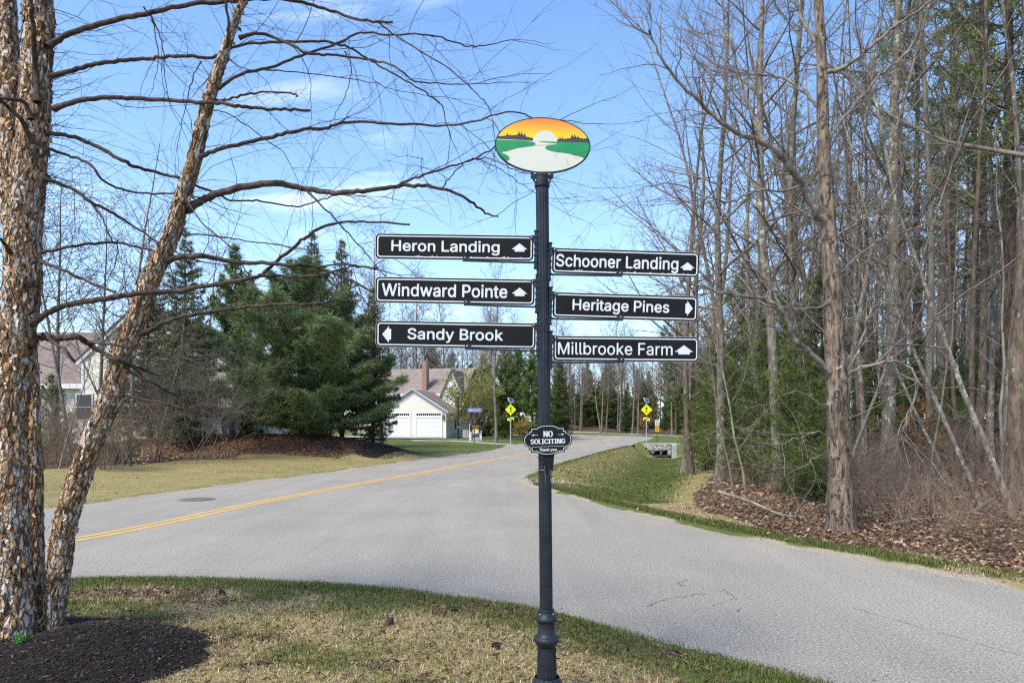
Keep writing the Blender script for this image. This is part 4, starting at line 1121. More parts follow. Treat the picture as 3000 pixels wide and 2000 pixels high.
        [8, 4, 0, 161, 5, 240, 32, 244, 41, 240, 44, 146, 143, 145, 151, 149, 152, 240, 189, 243, 192, 7, 161, 3, 152, 7, 149, 107, 50, 108, 42, 101, 41, 7],
        [237, 4, 232, 13, 232, 179, 240, 187, 267, 186, 271, 176, 271, 10, 264, 3],
        [879, 4, 875, 13, 875, 176, 879, 186, 906, 187, 918, 175, 942, 187, 979, 187, 1006, 172, 1022, 140, 1022, 56, 1021, 7, 985, 7, 982, 128, 973, 143, 961, 150, 933, 147, 914, 119, 913, 7],
        [1154, 4, 1149, 13, 1151, 240, 1253, 244, 1286, 231, 1304, 211, 1312, 194, 1312, 161, 1291, 128, 1307, 114, 1321, 86, 1321, 53, 1310, 31, 1295, 16, 1262, 3],
        [1356, 4, 1351, 13, 1352, 182, 1383, 187, 1395, 178, 1413, 187, 1437, 187, 1447, 179, 1446, 151, 1407, 144, 1391, 122, 1389, 7],
        [1847, 4, 1843, 13, 1844, 240, 1871, 244, 1881, 240, 1883, 121, 1953, 186, 1989, 186, 1989, 172, 1928, 104, 1998, 14, 1998, 7, 1955, 4, 1892, 77, 1882, 65, 1881, 7],
        [2110, 4, 2105, 13, 2107, 240, 2206, 244, 2239, 234, 2265, 215, 2288, 182, 2298, 143, 2295, 89, 2276, 43, 2254, 22, 2221, 6],
        [2333, 4, 2328, 13, 2329, 182, 2360, 187, 2372, 178, 2390, 187, 2414, 187, 2425, 179, 2423, 151, 2384, 144, 2368, 122, 2366, 7],
        [371, 38, 391, 36, 406, 43, 422, 74, 421, 119, 410, 140, 394, 150, 363, 146, 341, 113, 345, 65, 354, 48],
        [561, 38, 596, 42, 615, 77, 608, 131, 585, 149, 565, 150, 550, 144, 534, 116, 531, 86, 538, 62],
        [1532, 38, 1565, 41, 1580, 56, 1586, 74, 1585, 116, 1574, 137, 1556, 149, 1524, 146, 1502, 113, 1499, 89, 1506, 62],
        [1719, 38, 1742, 36, 1760, 47, 1776, 83, 1768, 128, 1745, 148, 1724, 150, 1709, 144, 1689, 110, 1693, 65, 1702, 48],
        [1190, 41, 1241, 39, 1271, 49, 1282, 71, 1270, 95, 1250, 105, 1190, 104],
        [2146, 41, 2206, 43, 2231, 56, 2246, 74, 2256, 101, 2256, 146, 2236, 187, 2200, 205, 2146, 203],
        [727, 116, 801, 115, 804, 122, 795, 139, 777, 150, 755, 150, 733, 134],
        [1190, 146, 1244, 145, 1260, 152, 1273, 173, 1263, 197, 1247, 205, 1190, 203],
        [243, 203, 227, 218, 227, 234, 240, 249, 261, 250, 276, 237, 277, 218, 261, 203],
    ],
    '25': [
        [261, 1, 217, 32, 206, 66, 215, 73, 236, 72, 258, 43, 291, 37, 320, 53, 326, 90, 314, 117, 294, 127, 273, 128, 239, 115, 218, 116, 208, 123, 221, 239, 230, 247, 258, 247, 346, 247, 355, 240, 357, 218, 349, 208, 258, 206, 253, 160, 288, 167, 328, 155, 356, 127, 368, 84, 361, 47, 332, 14, 304, 0],
        [7, 4, 0, 14, 1, 32, 102, 141, 116, 181, 110, 200, 90, 210, 50, 203, 39, 175, 29, 168, 4, 171, 1, 191, 11, 213, 35, 237, 65, 249, 87, 250, 117, 240, 140, 221, 152, 203, 155, 166, 142, 135, 62, 41, 151, 39, 158, 29, 158, 11, 145, 3],
    ],
    'SPEED': [
        [62, 1, 37, 10, 14, 29, 0, 56, 4, 73, 34, 75, 53, 46, 92, 36, 129, 49, 139, 75, 126, 94, 56, 117, 25, 134, 6, 163, 5, 194, 18, 218, 43, 240, 74, 250, 111, 249, 141, 237, 164, 215, 175, 191, 173, 181, 141, 178, 123, 204, 86, 213, 51, 200, 46, 172, 60, 157, 153, 122, 175, 93, 179, 62, 169, 37, 144, 13, 114, 0],
        [220, 4, 213, 17, 214, 239, 223, 247, 315, 247, 356, 227, 374, 209, 384, 181, 384, 154, 374, 127, 347, 99, 321, 89, 255, 87, 251, 11, 242, 3],
        [422, 4, 414, 17, 416, 240, 428, 247, 559, 247, 569, 239, 570, 221, 559, 211, 459, 209, 459, 148, 561, 142, 564, 117, 556, 108, 459, 105, 457, 44, 562, 39, 572, 32, 573, 14, 562, 3],
        [614, 4, 607, 17, 608, 240, 620, 247, 752, 247, 761, 239, 762, 221, 752, 211, 651, 209, 651, 148, 753, 142, 756, 117, 749, 108, 651, 105, 649, 47, 657, 40, 755, 39, 761, 32, 762, 14, 752, 3],
        [807, 4, 799, 17, 800, 240, 810, 247, 901, 247, 938, 234, 958, 218, 978, 194, 994, 148, 994, 102, 974, 49, 948, 23, 916, 7],
        [844, 41, 904, 43, 927, 53, 944, 75, 954, 139, 945, 175, 933, 191, 901, 207, 843, 208],
        [255, 127, 306, 125, 332, 136, 341, 154, 341, 178, 330, 200, 300, 210, 255, 209],
    ],
    'LIMIT': [
        [8, 1, 0, 14, 0, 239, 11, 250, 29, 250, 39, 242, 40, 150, 42, 42, 144, 39, 151, 29, 151, 11, 141, 0],
        [174, 1, 167, 11, 168, 33, 207, 45, 207, 202, 202, 210, 170, 214, 168, 242, 178, 250, 283, 249, 290, 239, 289, 217, 250, 205, 250, 48, 255, 40, 287, 35, 289, 8, 280, 0],
        [329, 1, 321, 14, 321, 236, 329, 249, 363, 250, 376, 239, 443, 69, 511, 239, 520, 249, 557, 250, 567, 242, 568, 131, 564, 3, 536, 0, 525, 11, 523, 154, 462, 8, 452, 0, 434, 0, 424, 8, 363, 154, 361, 11, 354, 1],
        [604, 1, 596, 11, 598, 33, 636, 45, 636, 202, 632, 210, 599, 214, 597, 242, 607, 250, 712, 249, 719, 239, 718, 217, 680, 205, 679, 48, 684, 40, 716, 35, 719, 8, 709, 0],
        [820, 1, 812, 14, 812, 205, 746, 211, 738, 221, 738, 239, 749, 250, 845, 250, 919, 249, 926, 239, 926, 221, 916, 210, 853, 205, 852, 11, 845, 1],
    ],
    'NO': [
        [371, 0, 332, 9, 293, 38, 270, 88, 266, 139, 280, 187, 312, 226, 348, 243, 387, 250, 416, 247, 461, 236, 499, 204, 519, 158, 523, 107, 507, 55, 480, 22, 438, 2],
        [46, 3, 0, 7, 25, 33, 25, 219, 10, 228, 0, 242, 52, 247, 133, 242, 131, 236, 115, 223, 116, 216, 177, 120, 184, 115, 185, 219, 171, 228, 161, 242, 232, 247, 281, 242, 256, 216, 257, 30, 271, 21, 281, 7, 229, 2, 145, 7, 147, 14, 163, 26, 162, 33, 101, 129, 94, 134, 93, 30, 107, 21, 117, 7],
        [392, 26, 422, 39, 439, 59, 449, 78, 456, 123, 453, 155, 442, 184, 422, 208, 401, 219, 377, 214, 356, 197, 344, 178, 337, 149, 341, 78, 361, 44],
    ],
    'SOLICITING': [
        [77, 1, 39, 10, 19, 22, 4, 43, 0, 62, 26, 67, 64, 64, 83, 35, 109, 26, 125, 33, 139, 46, 146, 66, 142, 85, 135, 96, 119, 105, 51, 126, 19, 144, 6, 168, 5, 194, 18, 220, 43, 239, 90, 250, 125, 250, 160, 243, 181, 233, 200, 213, 206, 191, 183, 186, 144, 189, 125, 215, 106, 224, 90, 217, 76, 204, 74, 170, 93, 150, 164, 127, 190, 114, 209, 88, 213, 62, 200, 34, 184, 17, 164, 7, 132, 0],
        [321, 1, 278, 11, 241, 39, 217, 85, 214, 146, 230, 194, 254, 224, 279, 240, 305, 247, 363, 249, 395, 243, 420, 230, 447, 204, 467, 155, 470, 130, 467, 95, 447, 46, 420, 20, 379, 3],
        [911, 1, 857, 17, 824, 50, 804, 104, 804, 146, 811, 175, 824, 200, 843, 223, 870, 240, 915, 250, 950, 250, 985, 243, 1011, 230, 1029, 213, 1047, 181, 1043, 173, 1024, 170, 985, 173, 976, 188, 956, 212, 937, 221, 918, 217, 895, 200, 879, 172, 871, 136, 875, 91, 888, 59, 901, 43, 931, 29, 956, 38, 985, 77, 1024, 80, 1043, 77, 1047, 72, 1044, 59, 1014, 22, 985, 7, 950, 0],
        [1913, 1, 1881, 7, 1855, 20, 1831, 43, 1819, 62, 1809, 95, 1806, 136, 1813, 172, 1829, 205, 1854, 229, 1881, 243, 1916, 250, 1951, 250, 1996, 240, 2023, 223, 2044, 195, 2051, 178, 2028, 170, 1987, 173, 1955, 214, 1932, 221, 1912, 213, 1887, 184, 1876, 149, 1880, 82, 1893, 56, 1910, 39, 1929, 29, 1951, 33, 1974, 52, 1985, 78, 1983, 98, 1929, 103, 1924, 107, 1926, 120, 1951, 125, 2028, 125, 2051, 122, 2056, 114, 2056, 88, 2048, 62, 2038, 42, 2019, 22, 1974, 3],
        [501, 4, 480, 11, 480, 220, 464, 229, 456, 243, 520, 247, 572, 242, 562, 228, 548, 220, 547, 37, 552, 29, 664, 26, 693, 30, 695, 152, 695, 216, 690, 221, 655, 226, 655, 242, 680, 247, 780, 247, 806, 242, 805, 226, 770, 221, 765, 213, 766, 34, 770, 29, 805, 24, 805, 8, 780, 3],
        [1066, 4, 1047, 8, 1045, 21, 1086, 34, 1086, 216, 1082, 221, 1050, 225, 1045, 236, 1050, 243, 1069, 247, 1669, 244, 1673, 239, 1655, 220, 1707, 136, 1727, 112, 1728, 220, 1714, 228, 1704, 242, 1756, 247, 1820, 243, 1812, 229, 1796, 220, 1796, 34, 1820, 8, 1768, 3, 1688, 7, 1705, 30, 1683, 66, 1634, 138, 1632, 30, 1648, 21, 1656, 7, 1605, 3, 1409, 7, 1404, 11, 1406, 24, 1441, 29, 1446, 34, 1446, 216, 1441, 221, 1415, 224, 1342, 221, 1337, 213, 1337, 30, 1351, 22, 1362, 8, 1309, 3, 1242, 7, 1250, 21, 1266, 30, 1266, 216, 1261, 221, 1184, 224, 1157, 216, 1157, 37, 1162, 29, 1197, 24, 1197, 8, 1171, 3],
        [1539, 27, 1560, 26, 1565, 34, 1564, 220, 1560, 224, 1544, 224, 1521, 221, 1516, 213, 1517, 34],
        [332, 30, 350, 30, 377, 50, 389, 66, 399, 98, 395, 168, 380, 197, 350, 220, 334, 220, 307, 204, 288, 172, 281, 139, 281, 111, 289, 77, 307, 46],
    ],
    'Thank you': [
        [802, 1, 793, 4, 798, 19, 827, 29, 844, 56, 825, 196, 841, 200, 867, 196, 878, 120, 882, 116, 886, 122, 930, 196, 961, 200, 972, 194, 877, 35, 865, 19, 845, 4, 829, 0],
        [328, 51, 302, 61, 293, 71, 290, 89, 294, 106, 308, 122, 325, 132, 388, 143, 395, 149, 397, 159, 395, 169, 385, 177, 370, 174, 351, 159, 341, 157, 314, 164, 313, 169, 319, 176, 335, 189, 352, 197, 376, 202, 396, 202, 431, 189, 441, 164, 416, 57, 403, 53, 374, 56, 350, 50],
        [1005, 51, 973, 63, 961, 78, 956, 104, 961, 136, 978, 169, 1000, 189, 1041, 202, 1061, 202, 1087, 194, 1106, 174, 1112, 141, 1105, 111, 1088, 81, 1066, 63, 1025, 50],
        [33, 53, 24, 56, 24, 61, 58, 219, 55, 222, 3, 225, 0, 231, 4, 244, 19, 250, 96, 250, 163, 247, 166, 244, 163, 229, 148, 223, 102, 221, 65, 59, 50, 53],
        [148, 53, 139, 56, 139, 61, 181, 246, 206, 250, 220, 246, 212, 198, 253, 202, 283, 190, 293, 174, 291, 141, 273, 59, 258, 53, 231, 55, 229, 61, 249, 159, 235, 177, 218, 171, 209, 164, 200, 149, 180, 59, 165, 53],
        [448, 53, 439, 56, 439, 61, 467, 191, 472, 197, 496, 200, 512, 197, 554, 202, 583, 190, 590, 181, 593, 161, 578, 91, 569, 56, 543, 52, 529, 57, 549, 154, 542, 172, 528, 177, 510, 164, 501, 149, 480, 59, 466, 53],
        [601, 53, 592, 56, 591, 61, 633, 246, 659, 250, 674, 244, 656, 156, 707, 197, 743, 200, 753, 196, 750, 191, 686, 136, 727, 56, 713, 52, 681, 56, 653, 107, 648, 109, 643, 104, 632, 57, 618, 53],
        [1149, 53, 1126, 62, 1115, 86, 1115, 101, 1138, 196, 1163, 200, 1177, 196, 1160, 109, 1159, 94, 1171, 78, 1184, 78, 1198, 89, 1209, 109, 1230, 196, 1258, 200, 1271, 194, 1241, 59, 1226, 53, 1194, 57, 1176, 53],
        [342, 76, 358, 76, 377, 89, 385, 104, 388, 116, 385, 120, 379, 119, 352, 114, 341, 106, 333, 91],
        [1017, 76, 1028, 76, 1044, 86, 1064, 116, 1068, 149, 1062, 166, 1051, 177, 1041, 177, 1024, 167, 1008, 146, 1001, 126, 1002, 94, 1007, 83],
    ],
}

# ------------------------------------------------------------------ lettering
def text_loops(key, x0, x1, z0, z1):
    L = [np.array(s, float).reshape(-1, 2) for s in GLYPHS[key]]
    Aall = np.vstack(L)
    mx = Aall.max(0)
    out = []
    for P in L:
        Q = np.empty_like(P)
        Q[:, 0] = x0 + P[:, 0] / mx[0] * (x1 - x0)
        Q[:, 1] = z0 + P[:, 1] / mx[1] * (z1 - z0)
        out.append(Q)
    return out


def point_in(P, q):
    x, y = q
    c = False
    for (ax, ay), (bx, by) in zip(P, np.roll(P, -1, 0)):
        if (ay > y) != (by > y) and x < ax + (y - ay) / (by - ay) * (bx - ax):
            c = not c
    return c


def text_mesh(mb, key, x0, x1, z0, z1, y):
    L = text_loops(key, x0, x1, z0, z1)
    holes = {}
    outer = []
    for i, P in enumerate(L):
        par = [j for j, Q in enumerate(L) if j != i and point_in(Q, P[0])]
        if len(par) % 2 == 0:
            outer.append(i)
        else:
            holes.setdefault(par[-1] if len(par) == 1 else par[0], []).append(i)
    for i in outer:
        mb.flat([L[i]] + [L[h] for h in holes.get(i, [])], y)
    return mb


def rrect(x0, x1, z0, z1, r, n=6):
    P = []
    for cx, cz, a0 in ((x1 - r, z1 - r, 0), (x0 + r, z1 - r, PI / 2), (x0 + r, z0 + r, PI), (x1 - r, z0 + r, 1.5 * PI)):
        for k in range(n + 1):
            a = a0 + k / n * PI / 2
            P.append((cx + r * math.cos(a), cz + r * math.sin(a)))
    return P


# ------------------------------------------------------------------ the finger post
PD = 4.07                        # its distance
K = PD / FPX                     # metres per photograph pixel there
PX0 = 1603.0
base_x = (PX0 - 1500) * K
gz = height(base_x, PD)
LEAN = -0.0098
post = empty('finger_post', (base_x, PD, gz), (0, LEAN, 0), 'black fluted post with an oval sunrise sign and six name blades', 'signpost')


def ZP(py):
    return HC + (HOR - py) * K - gz


def XP(px, py):
    """post-local x of a photograph pixel (undoes the lean)"""
    return (px - 1500) * K - base_x - LEAN * ZP(py)


MB().lathe([(ZP(1790), 0.0385), (ZP(545), 0.0385)], 32, flute=0.075).build('shaft', M['black_paint'], post)
b = MB()
b.lathe([(0.0, 0.115), (0.03, 0.118), (0.05, 0.098), (0.09, 0.092), (0.13, 0.074), (ZP(2000), 0.0605), (ZP(1890), 0.0545)], 40, flute=0.05)
b.build('base', M['black_paint'], post)
b = MB()
b.lathe([(ZP(1892), 0.0545), (ZP(1886), 0.060), (ZP(1881), 0.0655), (ZP(1877), 0.0735), (ZP(1871), 0.0755), (ZP(1865), 0.0725), (ZP(1861), 0.064), (ZP(1859), 0.0645), (ZP(1856), 0.058), (ZP(1853), 0.054),
         (ZP(1840), 0.0505), (ZP(1825), 0.0488), (ZP(1821), 0.050), (ZP(1817), 0.056), (ZP(1814), 0.0625), (ZP(1809), 0.0642), (ZP(1804), 0.060), (ZP(1802), 0.0545), (ZP(1800), 0.055), (ZP(1798), 0.0475),
         (ZP(1786), 0.0468), (ZP(1784), 0.0475), (ZP(1783), 0.044)], 40)
b.build('collar_rings', M['black_paint'], post, smooth=True)
for a in (-0.95, 0.95):
    s = MB().lathe([(0, 0.0065), (0.004, 0.006), (0.006, 0.003)], 10).build('screw', M['steel'], post)
    s.location = (math.sin(a) * 0.047, -math.cos(a) * 0.047, ZP(1795))
    s.rotation_euler = (PI / 2, 0, a)
# cap: collar and the cradle that holds the oval
b = MB().lathe([(ZP(549), 0.044), (ZP(547), 0.0455), (ZP(522), 0.0455), (ZP(518), 0.048), (ZP(514), 0.040)], 32)
b.build('cap_collar', M['black_paint'], post)
cr = MB().prism([(-0.068, ZP(519)), (-0.058, ZP(521.5)), (-0.05, ZP(530)), (0.05, ZP(530)), (0.058, ZP(521.5)), (0.068, ZP(519)), (0.067, ZP(506)), (-0.067, ZP(506))], -0.02, 0.02)
cr.build('cradle', M['black_paint'], post, bevel=0.002)
for px, py in ((-0.042, 512.5), (0.043, 514.5), (-0.0385, 534), (0.0385, 534)):
    s = MB().lathe([(0, 0.006), (0.004, 0.0055), (0.006, 0.0025)], 10).build('screw', M['steel'], post)
    s.location = (px, -0.0205 if py < 520 else -0.030, ZP(py))
    s.rotation_euler = (PI / 2, 0, 0)

# oval sign
oval = empty('oval_sign', (XP(1590, 427), 0, ZP(427)), (0, math.radians(2.75), 0))
oval.parent = post
RXo, RZo = 139.8 * K, 81.3 * K
ell = lambda s, n=72: [(RXo * s[0] * math.cos(2 * PI * k / n), RZo * s[1] * math.sin(2 * PI * k / n)) for k in range(n)]
MB().prism(ell((1, 1)), -0.008, 0.008).build('oval_board', M['black_paint'], oval)
INN = ell((0.976, 0.958))


def clip_convex(P, C):
    P = list(P)
    n = len(C)
    for i in range(n):
        a, b2 = C[i], C[(i + 1) % n]
        ins = lambda p: (b2[0] - a[0]) * (p[1] - a[1]) - (b2[1] - a[1]) * (p[0] - a[0]) >= -1e-12
        Q = []
        for j in range(len(P)):
            p, q = P[j], P[(j + 1) % len(P)]
            ip, iq = ins(p), ins(q)
            if ip:
                Q.append(p)
            if ip != iq:
                d1 = (b2[0] - a[0]) * (p[1] - a[1]) - (b2[1] - a[1]) * (p[0] - a[0])
                d2 = (b2[0] - a[0]) * (q[1] - a[1]) - (b2[1] - a[1]) * (q[0] - a[0])
                t = d1 / (d1 - d2)
                Q.append((p[0] + t * (q[0] - p[0]), p[1] + t * (q[1] - p[1])))
        P = Q
        if not P:
            return P
    return P


_ca, _sa = math.cos(math.radians(2.75)), math.sin(math.radians(2.75))


def OV(x, y):
    """pixel of the enlarged oval (crop at 1430,330, 4.48 times) -> oval-local x,z"""
    dx, dz = (1430 + x / 4.48 - 1590) * K, -(330 + y / 4.48 - 427) * K
    return (dx * _ca - dz * _sa, dx * _sa + dz * _ca)


def bez(P, n=8):
    return [tuple(p) for p in catmull(P, n)]


def lay(name, polys, mat, y):
    mb = MB()
    for P in polys:
        P = clip_convex([OV(*p) for p in P], INN)
        if len(P) > 2:
            mb.flat([P], y)
    mb.build(name, mat, oval, fix=False)


lay('river', [[(0, 0), (0, 900), (1500, 900), (1500, 0)][::-1]], M['cream_vinyl'], -0.0086)
lay('sunset_sky', [[(0, 0), (0, 335), (380, 345), (600, 372), (900, 392), (1400, 410), (1500, 0)]], M['sunset'], -0.0092)
# low sun
cxs, cys, rs_ = 747, 408, 162
lay('sun_disc', [[(cxs + rs_ * math.cos(a), cys - rs_ * math.sin(a)) for a in np.linspace(-0.12, PI + 0.2, 40)]], M['cream_vinyl'], -0.0098)


def firs(x, y, h, w):
    P = [(x - w * 0.12, y + 6)]
    n = 4
    for k in range(n):
        P.append((x - w * (1 - k / n) * 0.5, y - h * (0.08 + 0.8 * k / n)))
        P.append((x - w * (1 - (k + 0.9) / n) * 0.22, y - h * (0.08 + 0.8 * (k + 0.75) / n)))
    P.append((x, y - h))
    Q = [(2 * x - a, b3) for a, b3 in P[::-1][1:]]
    return P + Q


landL = [(60, 345), (120, 345), (300, 352), (470, 366), (590, 375), (588, 342), (545, 334), (500, 322), (470, 308), (430, 300), (395, 296), (350, 300), (300, 306), (240, 306), (190, 312), (140, 310), (60, 316)]
landR = [(905, 395), (1050, 402), (1180, 408), (1320, 414), (1400, 416), (1400, 352), (1290, 352), (1250, 358), (1210, 345), (1150, 343), (1100, 345), (1070, 352), (1030, 352), (990, 358), (940, 362), (905, 364)]
FIRS = ((255, 308, 46, 30), (290, 306, 28, 22), (405, 300, 66, 38), (440, 302, 56, 36), (480, 312, 46, 34), (943, 364, 48, 30), (976, 362, 42, 26), (1100, 346, 64, 40), (1136, 346, 64, 42), (1176, 346, 40, 30))
lay('far_shore', [landL] + [firs(*t) for t in FIRS[:5]], M['silhouette'], -0.0104)
lay('far_shore', [landR] + [firs(*t) for t in FIRS[5:]], M['silhouette'], -0.0104)
gL = [(60, 360)] + [(100, 360), (300, 366)] + bez([(420, 372), (520, 382), (590, 396), (622, 415), (600, 434), (520, 448), (400, 462), (320, 482), (250, 503), (195, 511), (172, 522), (195, 540), (245, 562), (275, 592), (268, 618), (240, 632)], 5) + [(150, 700), (40, 600)]
gR = bez([(672, 384), (760, 388), (850, 393), (912, 397)], 3) + [(1150, 405), (1330, 413), (1420, 416), (1420, 640), (1268, 622)] + bez([(1268, 618), (1220, 592), (1130, 564), (1000, 536), (880, 520), (800, 500), (755, 478), (752, 458), (790, 442), (850, 436), (915, 430), (918, 424), (870, 412), (780, 402), (672, 388)], 5)
lay('green_banks', [gL, gR], M['green_vinyl'], -0.0110)


# blades
def blade(name, key, tl, tr, bl, br, txt, arrow, regular=False, side='L', worn=False, plabel=None):
    """corner pixels of the plate, text box (x0,x1,ybottom,ytop) in pixels measured on the level plate, arrow polygon kind"""
    cx, cy = (tl[0] + tr[0] + bl[0] + br[0]) / 4, (tl[1] + tr[1] + bl[1] + br[1]) / 4
    w = ((tr[0] - tl[0]) + (br[0] - bl[0])) / 2 * K
    h = ((bl[1] - tl[1]) + (br[1] - tr[1])) / 2 * K
    ang = math.atan2((tr[1] + br[1] - tl[1] - bl[1]) / 2, (tr[0] + br[0] - tl[0] - bl[0]) / 2)
    e = MB().prism(rrect(-w / 2, w / 2, -h / 2, h / 2, 0.026), -0.0012, 0.0012).build('sign_blade', M['blade_edge'], post, label=plabel)
    e.location = (XP(cx, cy), -0.012, ZP(cy))
    e.rotation_euler = (0, ang - LEAN, 0)
    i = 0.0016
    MB().flat([rrect(-w / 2 + i, w / 2 - i, -h / 2 + i, h / 2 - i, 0.0245)], -0.0018).build('face', M['blade_black'], e, fix=False)
    a, t = 0.0105, 0.0068
    MB().flat([rrect(-w / 2 + a, w / 2 - a, -h / 2 + a, h / 2 - a, 0.018), rrect(-w / 2 + a + t, w / 2 - a - t, -h / 2 + a + t, h / 2 - a - t, 0.0135)[::-1]], -0.0024).build('border', M['white_vinyl'], e, fix=False)
    tx0, tx1, tb, tt = [(v - cx) * K for v in txt[:2]] + [(cy - v) * K for v in txt[2:]]
    mb = MB()
    text_mesh(mb, key, tx0, tx1, tb, tt, -0.0025)
    mb.build('lettering', M['white_vinyl'], e, fix=False)
    ax0, ax1, ay0, ay1, kind = arrow
    dy = math.tan(ang) * ((ax0 + ax1) / 2 - cx)
    ay0, ay1 = ay0 - dy, ay1 - dy
    ax0, ax1 = (ax0 - cx) * K, (ax1 - cx) * K
    z0, z1 = (cy - ay1) * K, (cy - ay0) * K
    W_, H_ = ax1 - ax0, z1 - z0
    if kind == 'up':
        P = [(0.5, 1), (1, 0.27), (0.82, 0.27), (0.82, 0), (0.2, 0), (0.2, 0.27), (0, 0.27)]
    elif kind == 'left':
        P = [(0, 0.5), (0.76, 1), (0.76, 0.82), (1, 0.82), (1, 0.18), (0.76, 0.18), (0.76, 0)]
    else:
        P = [(1, 0.5), (0.24, 1), (0.24, 0.82), (0, 0.82), (0, 0.18), (0.24, 0.18), (0.24, 0)]
    S2 = [P[i] for i in ((2, 3, 4, 5) if kind == 'up' else (2, 3, 4, 5))]
    mb = MB().flat([[(ax0 + x * W_, z0 + z * H_) for x, z in (P[0], P[1], P[-1])]], -0.0026)
    mb.flat([[(ax0 + x * W_, z0 + z * H_) for x, z in S2]], -0.0026)
    mb.build('arrow', M['white_vinyl'], e, fix=False)
    # bracket: hinge strip on the post, corner clip, arm under the plate with its gusset
    s = -1 if side == 'L' else 1
    br_ = MB()
    inner_x = -s * w / 2
    zt, zb = h / 2, -h / 2
    hx = inner_x - s * 0.014
    br_.box(min(hx - 0.009, hx + 0.009), max(hx - 0.009, hx + 0.009), -0.016, 0.02, zb - 0.045, zt + 0.028)
    for k in range(7):
        z = zb - 0.04 + k * (h + 0.065) / 6
        br_.box(hx - 0.0125, hx + 0.0125, -0.0195, 0.0, z - 0.004, z + 0.004)
    br_.prism([(inner_x - s * 0.004, zt + 0.004), (inner_x + s * 0.026, zt - 0.003), (inner_x + s * 0.026, zt - 0.014), (inner_x - s * 0.004, zt - 0.046)], -0.0075, -0.003)
    ex = inner_x + s * 0.42
    gx_ = inner_x + s * 0.385
    br_.bar((inner_x - s * 0.01, -0.004, zb - 0.010), (ex, -0.004, zb - 0.004), 0.014, 0.010)
    br_.prism([(ex, zb - 0.008), (ex, zb + 0.027), (ex - s * 0.026, zb + 0.027), (ex - s * 0.055, zb - 0.004), (ex - s * 0.055, zb - 0.008)], -0.0085, -0.0035)
    br_.build('bracket', M['black_paint'], e)
    for bx, bz in ((ex - s * 0.014, zb + 0.011), (inner_x + s * 0.013, zt - 0.012)):
        s_ = MB().lathe([(0, 0.0055), (0.003, 0.005), (0.005, 0.002)], 8).build('screw', M['steel'], e)
        s_.location = (bx, -0.0085, bz)
        s_.rotation_euler = (PI / 2, 0, 0)
    if worn:
        mb = MB()
        rg = random.Random(len(key))
        for k in range(24):
            x = rg.uniform(-w * 0.35, w * 0.46)
            q = rg.uniform(0.0015, 0.005)
            z = zb + a + t + rg.uniform(-0.001, 0.003)
            mb.flat([[(x - q * 2, z), (x + q * 1.6, z - q * 0.2), (x + q, z + q * 0.9), (x - q, z + q * 0.7)]], -0.0027)
        mb.build('peeling_film', M['white_vinyl'], e, fix=False, kind='stuff')
    return e


blade('Heron', 'Heron Landing', (1101, 682.5), (1563, 690), (1101, 757), (1563, 763.5), (1147.5, 1464, 748.5 - 2.5, 704), (1498.5, 1545, 712, 736.5, 'up'), worn=True, plabel='blade reading Heron Landing')
blade('Windward', 'Windward Pointe', (1100, 808.5), (1566, 818), (1101, 885), (1567, 892.5), (1120, 1486.5, 869.5, 831), (1499, 1545, 841, 866, 'up'), plabel='blade reading Windward Pointe')
blade('Sandy', 'Sandy Brook', (1102, 937), (1569, 946), (1102, 1014), (1570, 1020.5), (1195, 1473.5, 1002.5, 961), (1121, 1147, 953, 1001.5, 'left'), plabel='blade reading Sandy Brook')
blade('Schooner', 'Schooner Landing', (1617, 729), (2047, 744), (1617, 804), (2047, 816), (1629, 1986, 800, 753.5), (1991, 2034, 772, 795.5, 'up'), side='R', worn=True, plabel='blade reading Schooner Landing')
blade('Heritage', 'Heritage Pines', (1619, 858.5), (2043, 872), (1619, 932.5), (2043, 945), (1676.5, 1959.5, 925, 882.5), (2006, 2028, 884.5, 929, 'right'), side='R', plabel='blade reading Heritage Pines')
blade('Millbrooke', 'Millbrooke Farm', (1620, 985.5), (2046, 991), (1620, 1060.5), (2046, 1063), (1634, 1969, 1043, 1006), (1975, 2029, 1014, 1041, 'up'), side='R', plabel='blade reading Millbrooke Farm in thin letters')

# ------------------------------------------------------------------ the placard wired to the post
ND = 4.02
KN = ND / FPX
nroot = empty('no_soliciting_placard', ((1604.5 - 1500) * KN, ND - 0.003, HC + (HOR - 1288) * KN), (0, math.radians(-1.3), 0), 'small black scalloped placard reading no soliciting, wired to the post', 'placard')


def NP(x, y):
    """crop at 1500,1220, 7.127 times"""
    dx, dz = (1500 + x / 7.127 - 1604.5) * KN, -(1220 + y / 7.127 - 1288) * KN
    c, s = math.cos(math.radians(-1.3)), math.sin(math.radians(-1.3))
    return (dx * c - dz * s, dx * s + dz * c)


def scallop(g):
    """outline with its corners stepped, g = inset in metres"""
    W1, W2, W3, Wb = 0.1005, 0.1135, 0.1445, 0.063
    H1, H2, H3 = 0.0570, 0.0735, 0.0905
    Q = []
    Q += [(t, None) for t in ()]
    top = [(Wb - g * 0.35, H2 - g)] + [((Wb - g * 0.35) * math.cos(a), H2 - g + (H3 - H2) * math.sin(a)) for a in np.linspace(0.12, PI - 0.12, 14)] + [(-(Wb - g * 0.35), H2 - g)]
    rc = [(W3 * 0 + (W2 - g) + (W3 - W2) * math.sin(a), (0.041 - g * 0.4) * math.cos(a)) for a in np.linspace(PI, 0, 12)]
    right = [(W1 - g, -H2 + g), (W1 - g, -H1 + g), (W2 - g, -H1 + g)] + rc + [(W2 - g, H1 - g), (W1 - g, H1 - g), (W1 - g, H2 - g)]
    P = right + top
    left = [(-x, -z) for x, z in right]
    bot = [(-x, -z) for x, z in top]
    return P + left + bot


